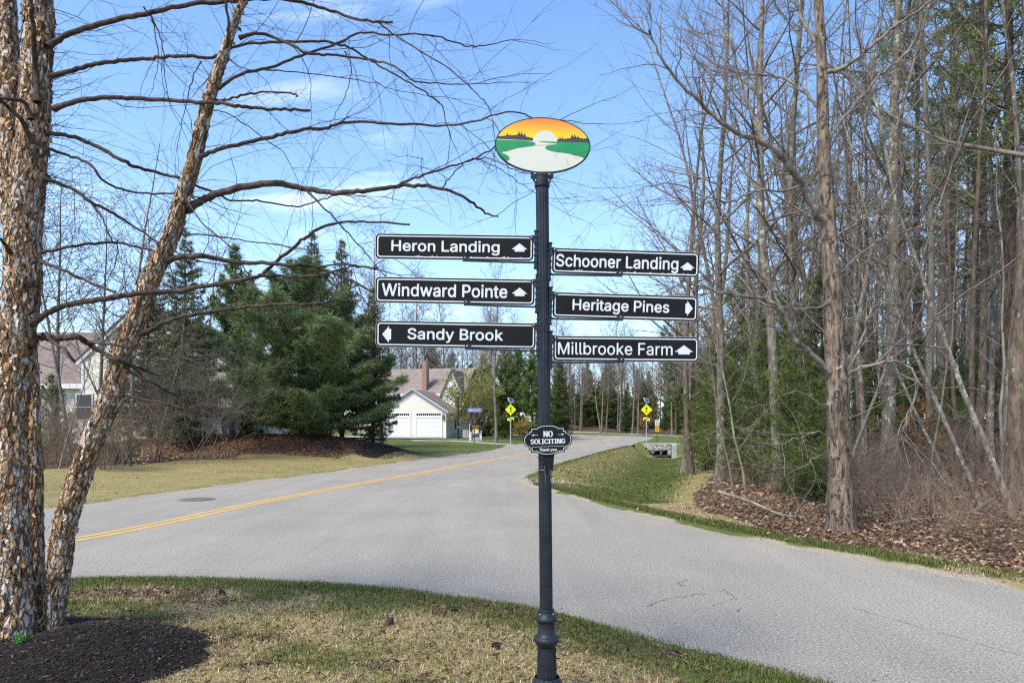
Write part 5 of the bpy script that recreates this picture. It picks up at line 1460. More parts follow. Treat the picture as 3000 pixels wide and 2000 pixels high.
MB().prism(scallop(0), -0.003, 0.003).build('board', M['placard'], nroot)
MB().flat([scallop(0.0065), scallop(0.0095)[::-1]], -0.0036).build('border', M['white_vinyl'], nroot, fix=False)
for key, x0, x1, yb, yt in (('NO', 646, 852, 420, 298), ('SOLICITING', 385, 1112, 566, 462), ('Thank you', 572, 935, 735, 655)):
    cxm, cym = (x0 + x1) / 2, (yb + yt) / 2
    c0 = NP(cxm, cym)
    hw, hh = (x1 - x0) / 2 / 7.127 * KN, (yb - yt) / 2 / 7.127 * KN
    mb = MB()
    text_mesh(mb, key, c0[0] - hw, c0[0] + hw, c0[1] - hh, c0[1] + hh, -0.0036)
    mb.build('lettering', M['white_vinyl'], nroot, fix=False)
mb = MB()
p, q = NP(412, 632), NP(1096, 610)
mb.flat([[(p[0], p[1] - 0.0008), (q[0], q[1] - 0.0008), (q[0], q[1] + 0.0008), (p[0], p[1] + 0.0008)]], -0.0036)
for sx, x, y in ((-1, 475, 384), (1, 1022, 370)):
    c0 = NP(x, y)
    k = 1 / 7.127 * KN
    mb.flat([[(c0[0] - sx * 66 * k, c0[1] - 3 * k), (c0[0] + sx * 20 * k, c0[1] - 4 * k), (c0[0] + sx * 20 * k, c0[1] + 4 * k), (c0[0] - sx * 66 * k, c0[1] + 3 * k)]], -0.0036)
    for dx, dz, r in ((38, 0, 13), (24, 16, 9), (24, -16, 9), (57, 0, 8), (8, 0, 7)):
        mb.flat([[(c0[0] + sx * (dx + r * math.cos(a)) * k, c0[1] + (dz + 0.85 * r * math.sin(a)) * k) for a in np.linspace(0, 2 * PI, 8, endpoint=False)]], -0.0037 - 0.0001 * (abs(dz) > 0))
mb.build('ornament', M['white_vinyl'], nroot, fix=False)
st = MB().prism([NP(632, 780), NP(884, 780), NP(858, 1120), NP(676, 1120)], 0.004, 0.008)
st.build('stake', M['placard'], nroot)
for y, tilt in ((845, 8), (1108, 4)):
    pts = []
    c0 = NP(700, y)
    for a in np.linspace(0, 2 * PI, 25):
        pts.append((c0[0] - 0.004 + 0.0465 * math.cos(a), PD - ND + 0.003 + 0.0475 * math.sin(a), c0[1] + 0.003 * math.cos(a)))
    MB().tube(pts, 0.0011, 6).build('tie_wire', M['wire'], nroot)
for P in ([(672, 1020), (685, 1110), (706, 1382)], [(788, 1112), (800, 1250), (815, 1368), (830, 1374)]):
    MB().tube([(NP(*p)[0], 0.0015, NP(*p)[1]) for p in P], 0.0012, 6).build('tie_wire', M['wire'], nroot)

# ------------------------------------------------------------------ river birch, three stems
def birch_mat():
    m, nt, b = material('birch_bark')
    t = N(nt, 'ShaderNodeTexCoord')
    wob = noise(nt, t.outputs['Object'], 14.0, 3.0, 0.6)
    wv = N(nt, 'ShaderNodeVectorMath', operation='MULTIPLY_ADD', inp={0: (0.05, 0.05, 0.10), 1: wob, 2: t.outputs['Object']})
    mp = N(nt, 'ShaderNodeMapping', inp={0: wv.outputs[0], 'Scale': (1, 1, 0.30)})
    f = noise(nt, mp.outputs[0], 40.0, 5.0, 0.7, 0.5)
    cell = N(nt, 'ShaderNodeTexVoronoi', inp={'Vector': mp.outputs[0], 'Scale': 27.0})
    edge = N(nt, 'ShaderNodeTexVoronoi', feature='DISTANCE_TO_EDGE', inp={'Vector': mp.outputs[0], 'Scale': 27.0})
    sepc = N(nt, 'ShaderNodeSeparateColor', inp={0: cell.outputs['Color']})
    c = ramp(nt, sepc.outputs[0], [(0.05, (0.24, 0.14, 0.08)), (0.25, (0.44, 0.25, 0.125)), (0.5, (0.54, 0.38, 0.245)), (0.75, (0.62, 0.49, 0.385)), (0.95, (0.67, 0.56, 0.48))])
    c = mixc(nt, 1.0, c, ramp(nt, f, [(0.3, (0.62,) * 3), (0.7, (1.15,) * 3)]), 'MULTIPLY')
    c = mixc(nt, ramp(nt, edge.outputs['Distance'], [(0.01, (0.85,) * 3), (0.07, (0,) * 3)]), c, (0.06, 0.04, 0.028))
    d = noise(nt, t.outputs['Object'], 7.0, 5.0, 0.7)
    c = mixc(nt, ramp(nt, d, [(0.30, (0.75,) * 3), (0.43, (0,) * 3)]), c, (0.075, 0.058, 0.046))
    f = math_(nt, 'MULTIPLY_ADD', ramp(nt, edge.outputs['Distance'], [(0.0, (0,) * 3), (0.2, (1,) * 3)]), 0.8, math_(nt, 'MULTIPLY', f, 0.3))
    setin(nt, b.inputs['Base Color'], c)
    b.inputs['Roughness'].default_value = 0.85
    b.inputs['Specular IOR Level'].default_value = 0.2
    bump(nt, b, f, 1.0, 0.03)
    return m


M['birch_bark'] = birch_mat()
bx, by = -3.66, 5.05
birch = empty('river_birch', (0, 0, 0), (0, 0, 0), 'river birch with three peeling tan stems rising from black mulch', 'tree')
rngB = np.random.default_rng(12)


def stem_path(pts, step=0.022):
    """pts: [(px, py, width_px, depth)] -> dense centre line and radii"""
    P = np.array([A(p[0], p[1], p[3]) for p in pts])
    R = np.array([p[2] / 2 * p[3] / FPX * 0.9 for p in pts])
    Q = catmull(np.c_[P, R], 24)
    d = np.r_[0, np.cumsum(np.linalg.norm(np.diff(Q[:, :3], axis=0), axis=1))]
    n = max(6, int(d[-1] / step))
    s = np.linspace(0, d[-1], n)
    return np.stack([np.interp(s, d, Q[:, k]) for k in range(4)], 1)


def stem(name, pts, sides=36, flakes=900, seed=0, lump=0.16):
    Q = stem_path(pts)
    Q[:, :2] += np.stack([np.sin(np.arange(len(Q)) * 0.21 + seed), np.cos(np.arange(len(Q)) * 0.17 + seed * 2)], 1) * 0.004
    n = len(Q)
    T = np.gradient(Q[:, :3], axis=0)
    T /= np.linalg.norm(T, axis=1, keepdims=True)
    U = np.cross(T, np.array([0.0, 1.0, 0.05]))
    U /= np.linalg.norm(U, axis=1, keepdims=True)
    W = np.cross(T, U)
    a = np.arange(sides) * 2 * PI / sides
    s = np.r_[0, np.cumsum(np.linalg.norm(np.diff(Q[:, :3], axis=0), axis=1))]
    dirs = U[:, None, :] * np.cos(a)[None, :, None] + W[:, None, :] * np.sin(a)[None, :, None]
    q = np.stack([np.cos(a)[None, :] * 2.2 + 0 * s[:, None], np.sin(a)[None, :] * 2.2 + 0 * s[:, None], s[:, None] * 5 + 0 * a[None, :]], -1)
    r = Q[:, 3][:, None] * (1 + lump * (fbm(q, seed, 3) - 0.5) + 0.24 * (fbm(q * np.array([2.6, 2.6, 2.2]), seed + 9, 3) - 0.5))
    rid = np.abs(2 * fbm(np.stack([np.cos(a)[None, :] * 5.0 + 0 * s[:, None], np.sin(a)[None, :] * 5.0 + 0 * s[:, None], s[:, None] * 13 + 0 * a[None, :]], -1), seed + 30, 3) - 1)
    r = r * (1.05 - 0.16 * np.exp(-(rid / 0.10) ** 2) + 0.06 * rid)
    V = Q[:, None, :3] + dirs * r[..., None]
    idx = np.arange(n * sides).reshape(n, sides)
    nx_ = np.roll(idx, -1, 1)
    F = np.stack([idx[:-1], nx_[:-1], nx_[1:], idx[1:]], -1).reshape(-1, 4)
    o = link(name, mesh_from(name, V.reshape(-1, 3), F, [M['birch_bark']], True), birch)
    # curling plates of loose bark
    FV, FF, FC = [], [], []
    pal = np.array([(0.60, 0.48, 0.38), (0.52, 0.37, 0.25), (0.46, 0.26, 0.12), (0.38, 0.18, 0.075), (0.24, 0.14, 0.08), (0.09, 0.06, 0.042), (0.36, 0.29, 0.23), (0.64, 0.52, 0.44)])
    for k in range(flakes):
        i = rngB.integers(1, n - 2)
        th = rngB.uniform(0, 2 * PI)
        rr = np.interp(th, np.r_[a, 2 * PI], np.r_[r[i], r[i, :1]])
        dr = U[i] * math.cos(th) + W[i] * math.sin(th)
        tg = np.cross(T[i], dr)
        c = Q[i, :3] + dr * (rr + rngB.uniform(-0.002, 0.004))
        sc_ = min(1.0, Q[i, 3] / 0.10) * 0.5 + 0.5
        w = rngB.uniform(0.004, 0.012) * sc_
        h = rngB.uniform(0.008, 0.030) * sc_
        curl = rngB.uniform(0.001, 0.009) * (2.6 if rngB.random() < 0.08 else 0.8)
        tw = rngB.normal(0, 0.22)
        e1 = tg * math.cos(tw) + T[i] * math.sin(tw)
        e2 = T[i] * math.cos(tw) - tg * math.sin(tw)
        side = rngB.choice([-1, 1])
        b0 = len(FV)
        for v in (-1, 0, 1):
            for u in (-1, 0, 1):
                lift = curl * (max(0, u * side) ** 2 * 1.0 + max(0, -v) ** 2 * 0.5) - (u * w) ** 2 / (2 * rr + 1e-3) * 0.8
                FV.append(c + e1 * (u * w * (1 + 0.2 * rngB.normal()) + 0.22 * w * rngB.normal()) + e2 * (v * h * (1 + 0.2 * rngB.normal()) + 0.12 * h * rngB.normal()) + dr * (lift + 0.002))
        for v in range(2):
            for u in range(2):
                p0 = b0 + v * 3 + u
                FF.append((p0, p0 + 1, p0 + 4, p0 + 3))
        cc = pal[rngB.choice(8, p=[0.13, 0.18, 0.22, 0.14, 0.12, 0.09, 0.05, 0.07])] * rngB.uniform(0.85, 1.2)
        FC += [cc * (1.2 if q_ == 4 else rngB.uniform(0.45, 1.0)) for q_ in range(9)]
    fl = link('peeling_bark', mesh_from('peeling_bark', np.array(FV), np.array(FF), [M['flake']], True, np.array(FC)), birch, kind='stuff')
    return Q


MAIN = stem('trunk', [(50, 1905, 140, 5.05), (46, 1850, 118, 5.05), (40, 1680, 104, 5.05), (33, 1487, 94, 5.05), (34, 1248, 86, 5.06), (52, 1000, 95, 5.08), (64, 850, 100, 5.1), (72, 640, 96, 5.12), (95, 400, 88, 5.14), (110, 150, 82, 5.16), (113, 0, 78, 5.18), (120, -260, 66, 5.2)], 84, 1500, 1)
stem('trunk', [(60, 800, 70, 5.2), (46, 640, 74, 5.24), (36, 400, 70, 5.3), (22, 150, 66, 5.36), (12, 0, 60, 5.4), (-10, -260, 50, 5.5)], 64, 550, 5)
SEC = stem('trunk', [(100, 1868, 66, 5.32), (101, 1678, 54, 5.34), (101, 1487, 50, 5.37), (98, 1248, 40, 5.42), (93, 1040, 33, 5.46), (90, 850, 28, 5.5), (84, 500, 22, 5.6), (70, 0, 16, 5.7)], 56, 650, 2)
LEANER = stem('trunk', [(148, 1850, 78, 5.2), (158, 1790, 70, 5.2), (191, 1543, 66, 5.2), (249, 1352, 66, 5.2), (319, 1173, 62, 5.18), (370, 1008, 58, 5.16), (434, 842, 56, 5.13), (491, 714, 50, 5.1), (529, 599, 46, 5.08), (561, 497, 42, 5.05), (599, 344, 37, 5.0), (638, 210, 32, 4.95), (676, 102, 26, 4.9), (714, 0, 20, 4.86), (770, -150, 14, 4.8)], 64, 950, 3)

# limbs traced as they hang: (pixels, start width, end width, depth at start, depth at end, cut end)
LIMBS = [
    ([(140, 137), (210, 96), (332, 61), (440, 38), (561, 13), (670, 5), (760, -3), (852, 0), (949, 25), (1061, 59), (1150, 65)], 17, 7, 5.1, 4.9, 1),
    ([(1107, 64), (1163, 107), (1316, 204), (1408, 286), (1439, 332), (1450, 420)], 5, 2, 4.9, 4.7, 0),
    ([(153, 223), (242, 198), (319, 182), (408, 175), (472, 169), (549, 163), (619, 169), (695, 134), (797, 124), (934, 122), (1010, 135), (1087, 179), (1158, 219), (1245, 270), (1296, 311), (1306, 357)], 13, 3, 5.1, 5.3, 0),
    ([(160, 319), (236, 293), (357, 287), (459, 292), (600, 299), (689, 309), (745, 316), (820, 320), (908, 324)], 15, 8, 5.1, 4.8, 1),
    ([(638, 300), (704, 281), (765, 270), (852, 273), (872, 282)], 7, 5, 4.88, 4.7, 1),
    ([(582, 462), (648, 434), (745, 413), (827, 393), (898, 378), (954, 375), (1015, 357), (1107, 360), (1194, 366), (1316, 367), (1408, 352), (1500, 326), (1570, 350), (1640, 352)], 13, 3, 5.02, 4.7, 0),
    ([(545, 612), (602, 582), (668, 559), (786, 538), (847, 543), (918, 556), (990, 564), (1061, 559), (1158, 548), (1214, 543), (1291, 554), (1367, 582), (1423, 625), (1459, 634)], 24, 5, 5.06, 4.6, 1),
    ([(1158, 548), (1189, 531), (1276, 500), (1367, 474), (1444, 434), (1480, 405), (1560, 372)], 8, 2.5, 4.75, 4.55, 0),
    ([(1367, 474), (1420, 463), (1480, 485), (1530, 505), (1580, 512)], 4, 2, 4.66, 4.5, 0),
    ([(1291, 554), (1320, 520), (1360, 478), (1400, 467), (1470, 498), (1530, 540), (1570, 566)], 4, 2, 4.66, 4.4, 0),
    ([(640, 260), (699, 219), (770, 204), (827, 184), (908, 153), (990, 128), (1056, 97), (1143, 102), (1255, 102), (1362, 133), (1418, 133), (1500, 117)], 10, 2.5, 4.96, 5.3, 0),
    ([(700, 112), (750, 97), (796, 107), (857, 135), (908, 158), (985, 163), (1082, 176), (1158, 196), (1214, 237), (1306, 247), (1398, 245)], 11, 3, 4.9, 4.6, 0),
    ([(130, 386), (217, 402), (274, 424), (357, 469), (396, 488), (479, 510), (530, 522), (566, 541), (628, 564), (679, 587), (755, 589), (857, 605), (923, 592), (995, 569)], 13, 3, 5.1, 5.5, 0),
    ([(140, 437), (210, 459), (268, 485), (306, 533), (383, 561), (459, 568), (530, 565)], 9, 5, 5.1, 5.3, 0),
    ([(128, 523), (210, 552), (268, 593), (332, 625), (383, 657), (459, 708), (485, 740)], 11, 5, 5.1, 5.35, 0),
    ([(268, 593), (300, 640), (320, 690), (345, 730), (330, 790), (310, 825)], 6, 3, 5.2, 4.9, 0),
    ([(121, 740), (210, 721), (306, 711), (383, 718), (479, 743)], 9, 6, 5.1, 5.3, 0),
    ([(121, 766), (185, 791), (255, 823), (338, 855)], 11, 7, 5.08, 4.7, 1),
    ([(100, 945), (147, 912), (210, 890), (306, 874), (396, 861), (510, 852), (600, 838), (703, 821), (761, 807), (801, 775), (875, 712), (921, 678), (990, 652), (1059, 649), (1200, 658)], 19, 6, 5.06, 4.6, 1),
    ([(761, 807), (835, 810), (921, 807), (979, 795), (1025, 781), (1108, 784)], 9, 5, 4.8, 4.6, 1),
    ([(440, 805), (510, 756), (587, 750), (600, 752), (669, 764), (749, 770), (858, 775), (921, 781), (1002, 810), (1096, 853)], 19, 6, 5.1, 4.7, 1),
    ([(921, 781), (1002, 775), (1060, 780), (1130, 795), (1165, 805)], 6, 2.5, 4.8, 4.7, 0),
    ([(415, 978), (498, 938), (587, 919), (702, 903), (800, 893), (910, 890), (996, 903)], 14, 7, 5.14, 4.8, 1),
    ([(880, 891), (950, 885), (1000, 878), (1058, 880)], 6, 4, 4.84, 4.7, 1),
    ([(85, 1012), (116, 989), (164, 992), (212, 985), (237, 990), (266, 1009), (291, 1028), (333, 1051), (371, 1062)], 22, 12, 5.06, 5.1, 0),
    ([(116, 989), (132, 977), (157, 1003), (189, 1025), (221, 1060)], 11, 9, 5.04, 4.8, 1),
    ([(349, 1161), (387, 1162), (451, 1175), (499, 1186), (540, 1196)], 8, 4, 5.15, 4.9, 0),
    ([(374, 1089), (403, 1099), (451, 1124), (515, 1159), (543, 1169)], 8, 5, 5.14, 5.4, 0),
    ([(240, 1000), (342, 1012), (403, 1020), (483, 1032), (540, 1048)], 7, 4, 5.1, 4.8, 0),
    ([(340, 1147), (387, 1146), (428, 1150)], 4, 3, 5.15, 5.1, 1),
    ([(95, 420), (60, 350), (20, 310), (-60, 270)], 16, 9, 5.0, 4.6, 0), ([(110, 300), (104, 200), (98, 90), (88, -40)], 17, 12, 5.02, 4.8, 0), ([(90, 350), (70, 300), (0, 290), (-80, 300)], 14, 8, 5.0, 4.7, 0), ([(30, 740), (0, 700), (-70, 660)], 12, 6, 5.0, 4.6, 0),
    ([(540, 580), (600, 660), (690, 740), (740, 830), (800, 890)], 5, 2, 5.05, 4.7, 0), ([(900, 560), (980, 640), (1060, 730), (1120, 800)], 6, 2.5, 4.8, 4.6, 0), ([(470, 730), (520, 690), (620, 690), (720, 705), (830, 720)], 6, 3, 5.1, 4.8, 0),
    ([(600, 330), (660, 330), (760, 395), (840, 460), (880, 560)], 4, 1.6, 5.0, 5.2, 0), ([(775, 205), (900, 215), (1080, 240), (1160, 265), (1330, 290)], 4, 1.6, 4.9, 5.2, 0), ([(1010, 150), (1030, 200), (1015, 270), (985, 330), (960, 380)], 3.5, 1.4, 4.8, 4.7, 0),
    ([(690, 2), (660, -20), (670, 90), (655, 150)], 7, 8, 4.9, 4.9, 0), ([(590, 180), (560, 240), (540, 330), (520, 420)], 4, 1.5, 5.0, 5.2, 0), ([(440, 40), (470, 110), (480, 170)], 4, 3, 5.0, 5.0, 0), ([(420, 20), (450, 70), (465, 165)], 4, 3, 5.0, 5.0, 0),
]
rb = random.Random(77)
l1P, l1R, l2P, l2R, l3P, l3R = [], [], [], [], [], []


def wander(p, d, L, n, wob, droop, r0, r1):
    P = [p]
    for i in range(n):
        d = d + np.array([rb.gauss(0, wob), rb.gauss(0, wob), rb.gauss(0, wob) - droop])
        d = d / (math.sqrt(d @ d) + 1e-9)
        P.append(P[-1] + d * L / n)
    return np.array(P), np.linspace(r0, r1, n + 1), d


def side_dir(t, ang):
    u = np.cross(t, np.array([rb.gauss(0, 1), rb.gauss(0, 1), rb.gauss(0, 1)]))
    u = u / (math.sqrt(u @ u) + 1e-9)
    return t * math.cos(ang) + u * math.sin(ang)


def twiglets(Q, R, depth_scale=1.0):
    L = np.linalg.norm(np.diff(Q, axis=0), axis=1).sum()
    for k in range(max(2, int(L / 0.17))):
        i = rb.randrange(1, len(Q) - 1)
        t = Q[i + 1] - Q[i]
        t = t / (math.sqrt(t @ t) + 1e-9)
        q, r, _ = wander(Q[i], side_dir(t, rb.uniform(0.5, 1.0)), rb.uniform(0.05, 0.26), 3, 0.22, 0.02, min(R[i] * 0.7, 0.0013), 0.0006)
        l3P.append(q)
        l3R.append(r)


for li, (px, w0, w1, d0, d1, cut) in enumerate(LIMBS):
    n = len(px)
    P = np.array([A(p[0], p[1], d0 + (d1 - d0) * (k / (n - 1)) + 0.10 * math.sin(k * 1.7 + li) * (0 < k < n - 1)) for k, p in enumerate(px)])
    Q = catmull(P, 6)
    m = len(Q)
    Q[1:-1] += np.random.default_rng(li).normal(0, 0.0035, (m - 2, 3))
    R = np.linspace(w0, w1, m) / 2 * np.linspace(d0, d1, m) / FPX * 0.98
    R[:3] *= np.array([1.35, 1.2, 1.08])
    (l1P if w0 > 6 else l2P).append(Q)
    (l1R if w0 > 6 else l2R).append(R)
    if cut:
        q2 = Q[-1] + (Q[-1] - Q[-2]) * 0.02
        Q2 = np.array([Q[-1], q2])
        (l1P if w0 > 6 else l2P).append(Q2)
        (l1R if w0 > 6 else l2R).append(np.array([R[-1], 0.0005]))
    L = np.linalg.norm(np.diff(Q, axis=0), axis=1).sum()
    if cut == 0:
        for _ in range(2):
            t = Q[-1] - Q[-3]
            t = t / math.sqrt(t @ t)
            q, r, _d = wander(Q[-1], side_dir(t, rb.uniform(0.05, 0.35)), rb.uniform(0.3, 0.8), 7, 0.14, 0.03, R[-1] * 0.9, 0.0009)
            l2P.append(q)
            l2R.append(r)
            twiglets(q, r)
    for k in range(int(L / 0.15)):
        i = rb.randrange(max(1, int(m * 0.10)), m - 1)
        t = Q[i + 1] - Q[i]
        t = t / (math.sqrt(t @ t) + 1e-9)
        big = rb.random() < 0.28 and px[0][1] < 1050
        ln = rb.uniform(0.45, 1.15) if big else rb.uniform(0.12, 0.45)
        d = side_dir(t, rb.uniform(0.5, 1.15))
        d[1] *= 0.8
        r0 = min(R[i] * 0.55, rb.uniform(0.0018, 0.0034) if big else rb.uniform(0.0010, 0.0017))
        q, r, _d = wander(Q[i], d, ln, 8 if big else 5, 0.17, 0.03 if big else 0.0, r0, 0.0008)
        l2P.append(q)
        l2R.append(r)
        twiglets(q, r)
# fine shoots off the stems themselves
for Q in (MAIN, LEANER, SEC):
    for k in range(75):
        i = rb.randrange(int(len(Q) * 0.45), len(Q) - 2)
        t = Q[i + 1, :3] - Q[i, :3]
        t = t / (math.sqrt(t @ t) + 1e-9)
        d = side_dir(t, rb.uniform(0.9, 1.6))
        d[0] = abs(d[0]) if rb.random() < 0.7 else d[0]
        q, r, _d = wander(Q[i, :3] + d * Q[i, 3] * 0.8, d, rb.uniform(0.2, 1.1), 7, 0.2, 0.0, rb.uniform(0.0014, 0.0034), 0.0008)
        l2P.append(q)
        l2R.append(r)
        twiglets(q, r)
link('branches', tube_mesh('branches', [(l1P, l1R, 8), (l2P, l2R, 4), (l3P, l3R, 3)], M['twig_dark']), birch)

# ------------------------------------------------------------------ generic trees
def nrm(v):
    l = math.sqrt(v[0] * v[0] + v[1] * v[1] + v[2] * v[2]) + 1e-9
    return (v[0] / l, v[1] / l, v[2] / l)


class Bare:
    """leafless tree: levels of tapering, wandering tubes"""

    def __init__(self, seed, H, r0, spec):
        self.r = random.Random(seed)
        self.s = spec
        self.lev = [[] for _ in range(6)]
        self.trunk = None
        lean = spec.get('lean', 0.03)
        self.grow((0, 0, -0.15), nrm((self.r.gauss(0, lean), self.r.gauss(0, lean), 1)), H, r0, 0)

    def grow(self, p, d, L, R, lv):
        s, r = self.s, self.r
        n = s['seg'][lv]
        wob, up = s['wob'][lv], s['up'][lv]
        pts, rad = [p], [R]
        tip = s['tip'][lv]
        for i in range(n):
            d = nrm((d[0] + r.gauss(0, wob), d[1] + r.gauss(0, wob), d[2] + r.gauss(0, wob) + up))
            st = L / n
            p = (p[0] + d[0] * st, p[1] + d[1] * st, p[2] + d[2] * st)
            pts.append(p)
            t = (i + 1) / n
            rad.append(R * (1 - t * (1 - tip)))
        if lv == 0:
            rad[0] *= 1.35
            flare = s.get('flare', 1.0)
            rad[0] *= flare
        self.lev[lv].append((np.array(pts), np.array(rad)))
        if lv + 1 >= len(s['seg']):
            return
        k = s['n'][lv]
        k = max(1, int(round(k * r.uniform(0.8, 1.2) * (1 if lv == 0 else min(1.3, max(0.4, L / s['refL'][lv]))))))
        t0 = s['t0'][lv]
        az = r.uniform(0, 6.28)
        for j in range(k):
            t = t0 + (1 - t0) * ((j + r.random()) / k) ** s.get('pow', 0.9)
            t = min(t, 0.985)
            f = t * n
            i = int(f)
            f -= i
            a, b = pts[i], pts[i + 1]
            q = tuple(a[c] + (b[c] - a[c]) * f for c in range(3))
            pd = nrm(tuple(b[c] - a[c] for c in range(3)))
            rr = rad[i] + (rad[i + 1] - rad[i]) * f
            az += 2.4 + r.uniform(-0.5, 0.5)
            ang = math.radians(s['ang'][lv] + r.gauss(0, 9))
            ref = (1, 0, 0) if abs(pd[2]) > 0.9 else (0, 0, 1)
            u = nrm((pd[1] * ref[2] - pd[2] * ref[1], pd[2] * ref[0] - pd[0] * ref[2], pd[0] * ref[1] - pd[1] * ref[0]))
            w = (pd[1] * u[2] - pd[2] * u[1], pd[2] * u[0] - pd[0] * u[2], pd[0] * u[1] - pd[1] * u[0])
            ca, sa = math.cos(az), math.sin(az)
            sd = tuple(u[c] * ca + w[c] * sa for c in range(3))
            if lv > 0:
                sd = nrm((sd[0], sd[1], sd[2] * 0.6))
            cd = nrm(tuple(pd[c] * math.cos(ang) + sd[c] * math.sin(ang) for c in range(3)))
            cl = L * s['ratio'][lv] * (1 - s['short'][lv] * t) * r.uniform(0.65, 1.25)
            cr = min(rr * s['rr'][lv], R * 0.6)
            self.grow(q, cd, cl, max(cr, s['rmin']), lv + 1)

    def meshes(self, name, tm, bmx, sides=(10, 6, 4, 3, 3)):
        tr = tube_mesh(name + '_trunk', [([p for p, _ in self.lev[0]], [q for _, q in self.lev[0]], sides[0])], tm)
        gs = [([p for p, _ in self.lev[k]], [q for _, q in self.lev[k]], sides[k]) for k in range(1, 5) if self.lev[k]]
        cr = tube_mesh(name + '_crown', gs, bmx)
        return tr, cr


TALL = dict(seg=[14, 7, 5, 3, 2], wob=[0.035, 0.10, 0.14, 0.2, 0.2], up=[0.01, 0.05, 0.02, 0.0, 0.0], tip=[0.12, 0.16, 0.25, 0.4, 0.5], n=[25, 7, 6, 4], refL=[1, 4.5, 1.8, 0.7],
            t0=[0.22, 0.15, 0.1, 0.1], ang=[52, 45, 45, 45], ratio=[0.30, 0.46, 0.42, 0.5], short=[0.62, 0.4, 0.4, 0.4], rr=[0.42, 0.5, 0.55, 0.6], rmin=0.0028, lean=0.035)
SPREAD = dict(TALL, n=[22, 10, 8, 5], t0=[0.18, 0.12, 0.1, 0.1], ratio=[0.40, 0.44, 0.42, 0.5], ang=[58, 45, 48, 45], up=[0.01, 0.03, 0.03, 0, 0])
SAP = dict(TALL, seg=[9, 5, 4, 3], n=[16, 6, 4], wob=[0.07, 0.13, 0.16, 0.2], up=[0.02, 0.03, 0.02, 0], tip=[0.15, 0.25, 0.4, 0.5], t0=[0.25, 0.15, 0.1], ratio=[0.30, 0.45, 0.5], short=[0.5, 0.4, 0.4], ang=[50, 45, 45], rr=[0.45, 0.5, 0.6], rmin=0.0022, refL=[1, 1.5, 0.6], lean=0.13)
FAR = dict(TALL, seg=[10, 5, 4, 2], n=[30, 10, 8], wob=[0.03, 0.1, 0.14, 0.2], up=[0.01, 0.07, 0.03, 0], tip=[0.12, 0.2, 0.35, 0.5], t0=[0.35, 0.12, 0.1], ratio=[0.27, 0.5, 0.5], short=[0.55, 0.35, 0.3], ang=[45, 42, 42], rr=[0.4, 0.5, 0.6], rmin=0.014, refL=[1, 4, 1.6])
BUSH = dict(TALL, seg=[6, 5, 4, 3], n=[7, 7, 6], wob=[0.10, 0.13, 0.16, 0.2], up=[0.06, 0.03, 0.0, 0], tip=[0.35, 0.3, 0.4, 0.5], t0=[0.2, 0.2, 0.15], ratio=[0.55, 0.5, 0.5], short=[0.35, 0.3, 0.3], ang=[30, 38, 42], rr=[0.6, 0.55, 0.6], rmin=0.0022, refL=[1, 0.8, 0.4], lean=0.35)

POLE = dict(TALL, seg=[12, 5, 4, 2], n=[12, 5, 4], wob=[0.03, 0.1, 0.14, 0.2], up=[0.012, 0.06, 0.03, 0], tip=[0.2, 0.2, 0.35, 0.5], t0=[0.38, 0.15, 0.1], ratio=[0.2, 0.5, 0.5], short=[0.5, 0.35, 0.3], ang=[42, 42, 42], rr=[0.45, 0.5, 0.6], rmin=0.003, refL=[1, 3, 1.2], lean=0.05)
VAR = {}


def variant(key, seed, H, r0, spec, tm, bmx, sides=(10, 6, 4, 3, 3)):
    VAR[key] = Bare(seed, H, r0, spec).meshes(key, M[tm], M[bmx], sides)


variant('tall_a', 1, 19.0, 0.145, TALL, 'bark_grey', 'twig_grey')
variant('tall_b', 2, 20.5, 0.13, TALL, 'bark_brown', 'twig_grey')
variant('tall_c', 3, 18.0, 0.105, TALL, 'bark_grey', 'twig_grey')
variant('spread_a', 4, 14.5, 0.15, SPREAD, 'bark_grey', 'twig_red')
variant('spread_b', 5, 13.0, 0.13, SPREAD, 'bark_grey', 'twig_grey')
variant('sap_a', 6, 7.5, 0.035, SAP, 'bark_pale', 'twig_grey', (6, 4, 3, 3, 3))
variant('sap_b', 7, 6.0, 0.028, SAP, 'bark_pale', 'twig_grey', (6, 4, 3, 3, 3))
variant('sap_c', 8, 9.0, 0.05, SAP, 'bark_grey', 'twig_grey', (6, 4, 3, 3, 3))
variant('pole_a', 12, 16.0, 0.085, POLE, 'bark_grey', 'twig_grey', (7, 4, 3, 3, 3))
variant('pole_b', 13, 14.5, 0.065, POLE, 'bark_brown', 'twig_grey', (7, 4, 3, 3, 3))
variant('pole_c', 14, 17.0, 0.10, POLE, 'bark_pale', 'twig_grey', (7, 4, 3, 3, 3))
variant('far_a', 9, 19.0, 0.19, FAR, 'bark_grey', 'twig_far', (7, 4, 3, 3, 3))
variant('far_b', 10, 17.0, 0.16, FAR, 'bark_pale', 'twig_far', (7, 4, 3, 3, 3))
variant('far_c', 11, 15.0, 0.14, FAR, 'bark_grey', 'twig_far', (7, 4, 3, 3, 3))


def plant(name, key, x, y, rz, s, label, cat='tree', group=None, lean=(0, 0), sz=None, z=None):
    zz_ = height(x, y) if z is None else z
    o = empty(name, (x, y, zz_), (lean[0], lean[1], rz), label, cat, group, (s, s, sz or s))
    tr, cr = VAR[key]
    link('trunk', tr, o)
    link('crown', cr, o)
    return o


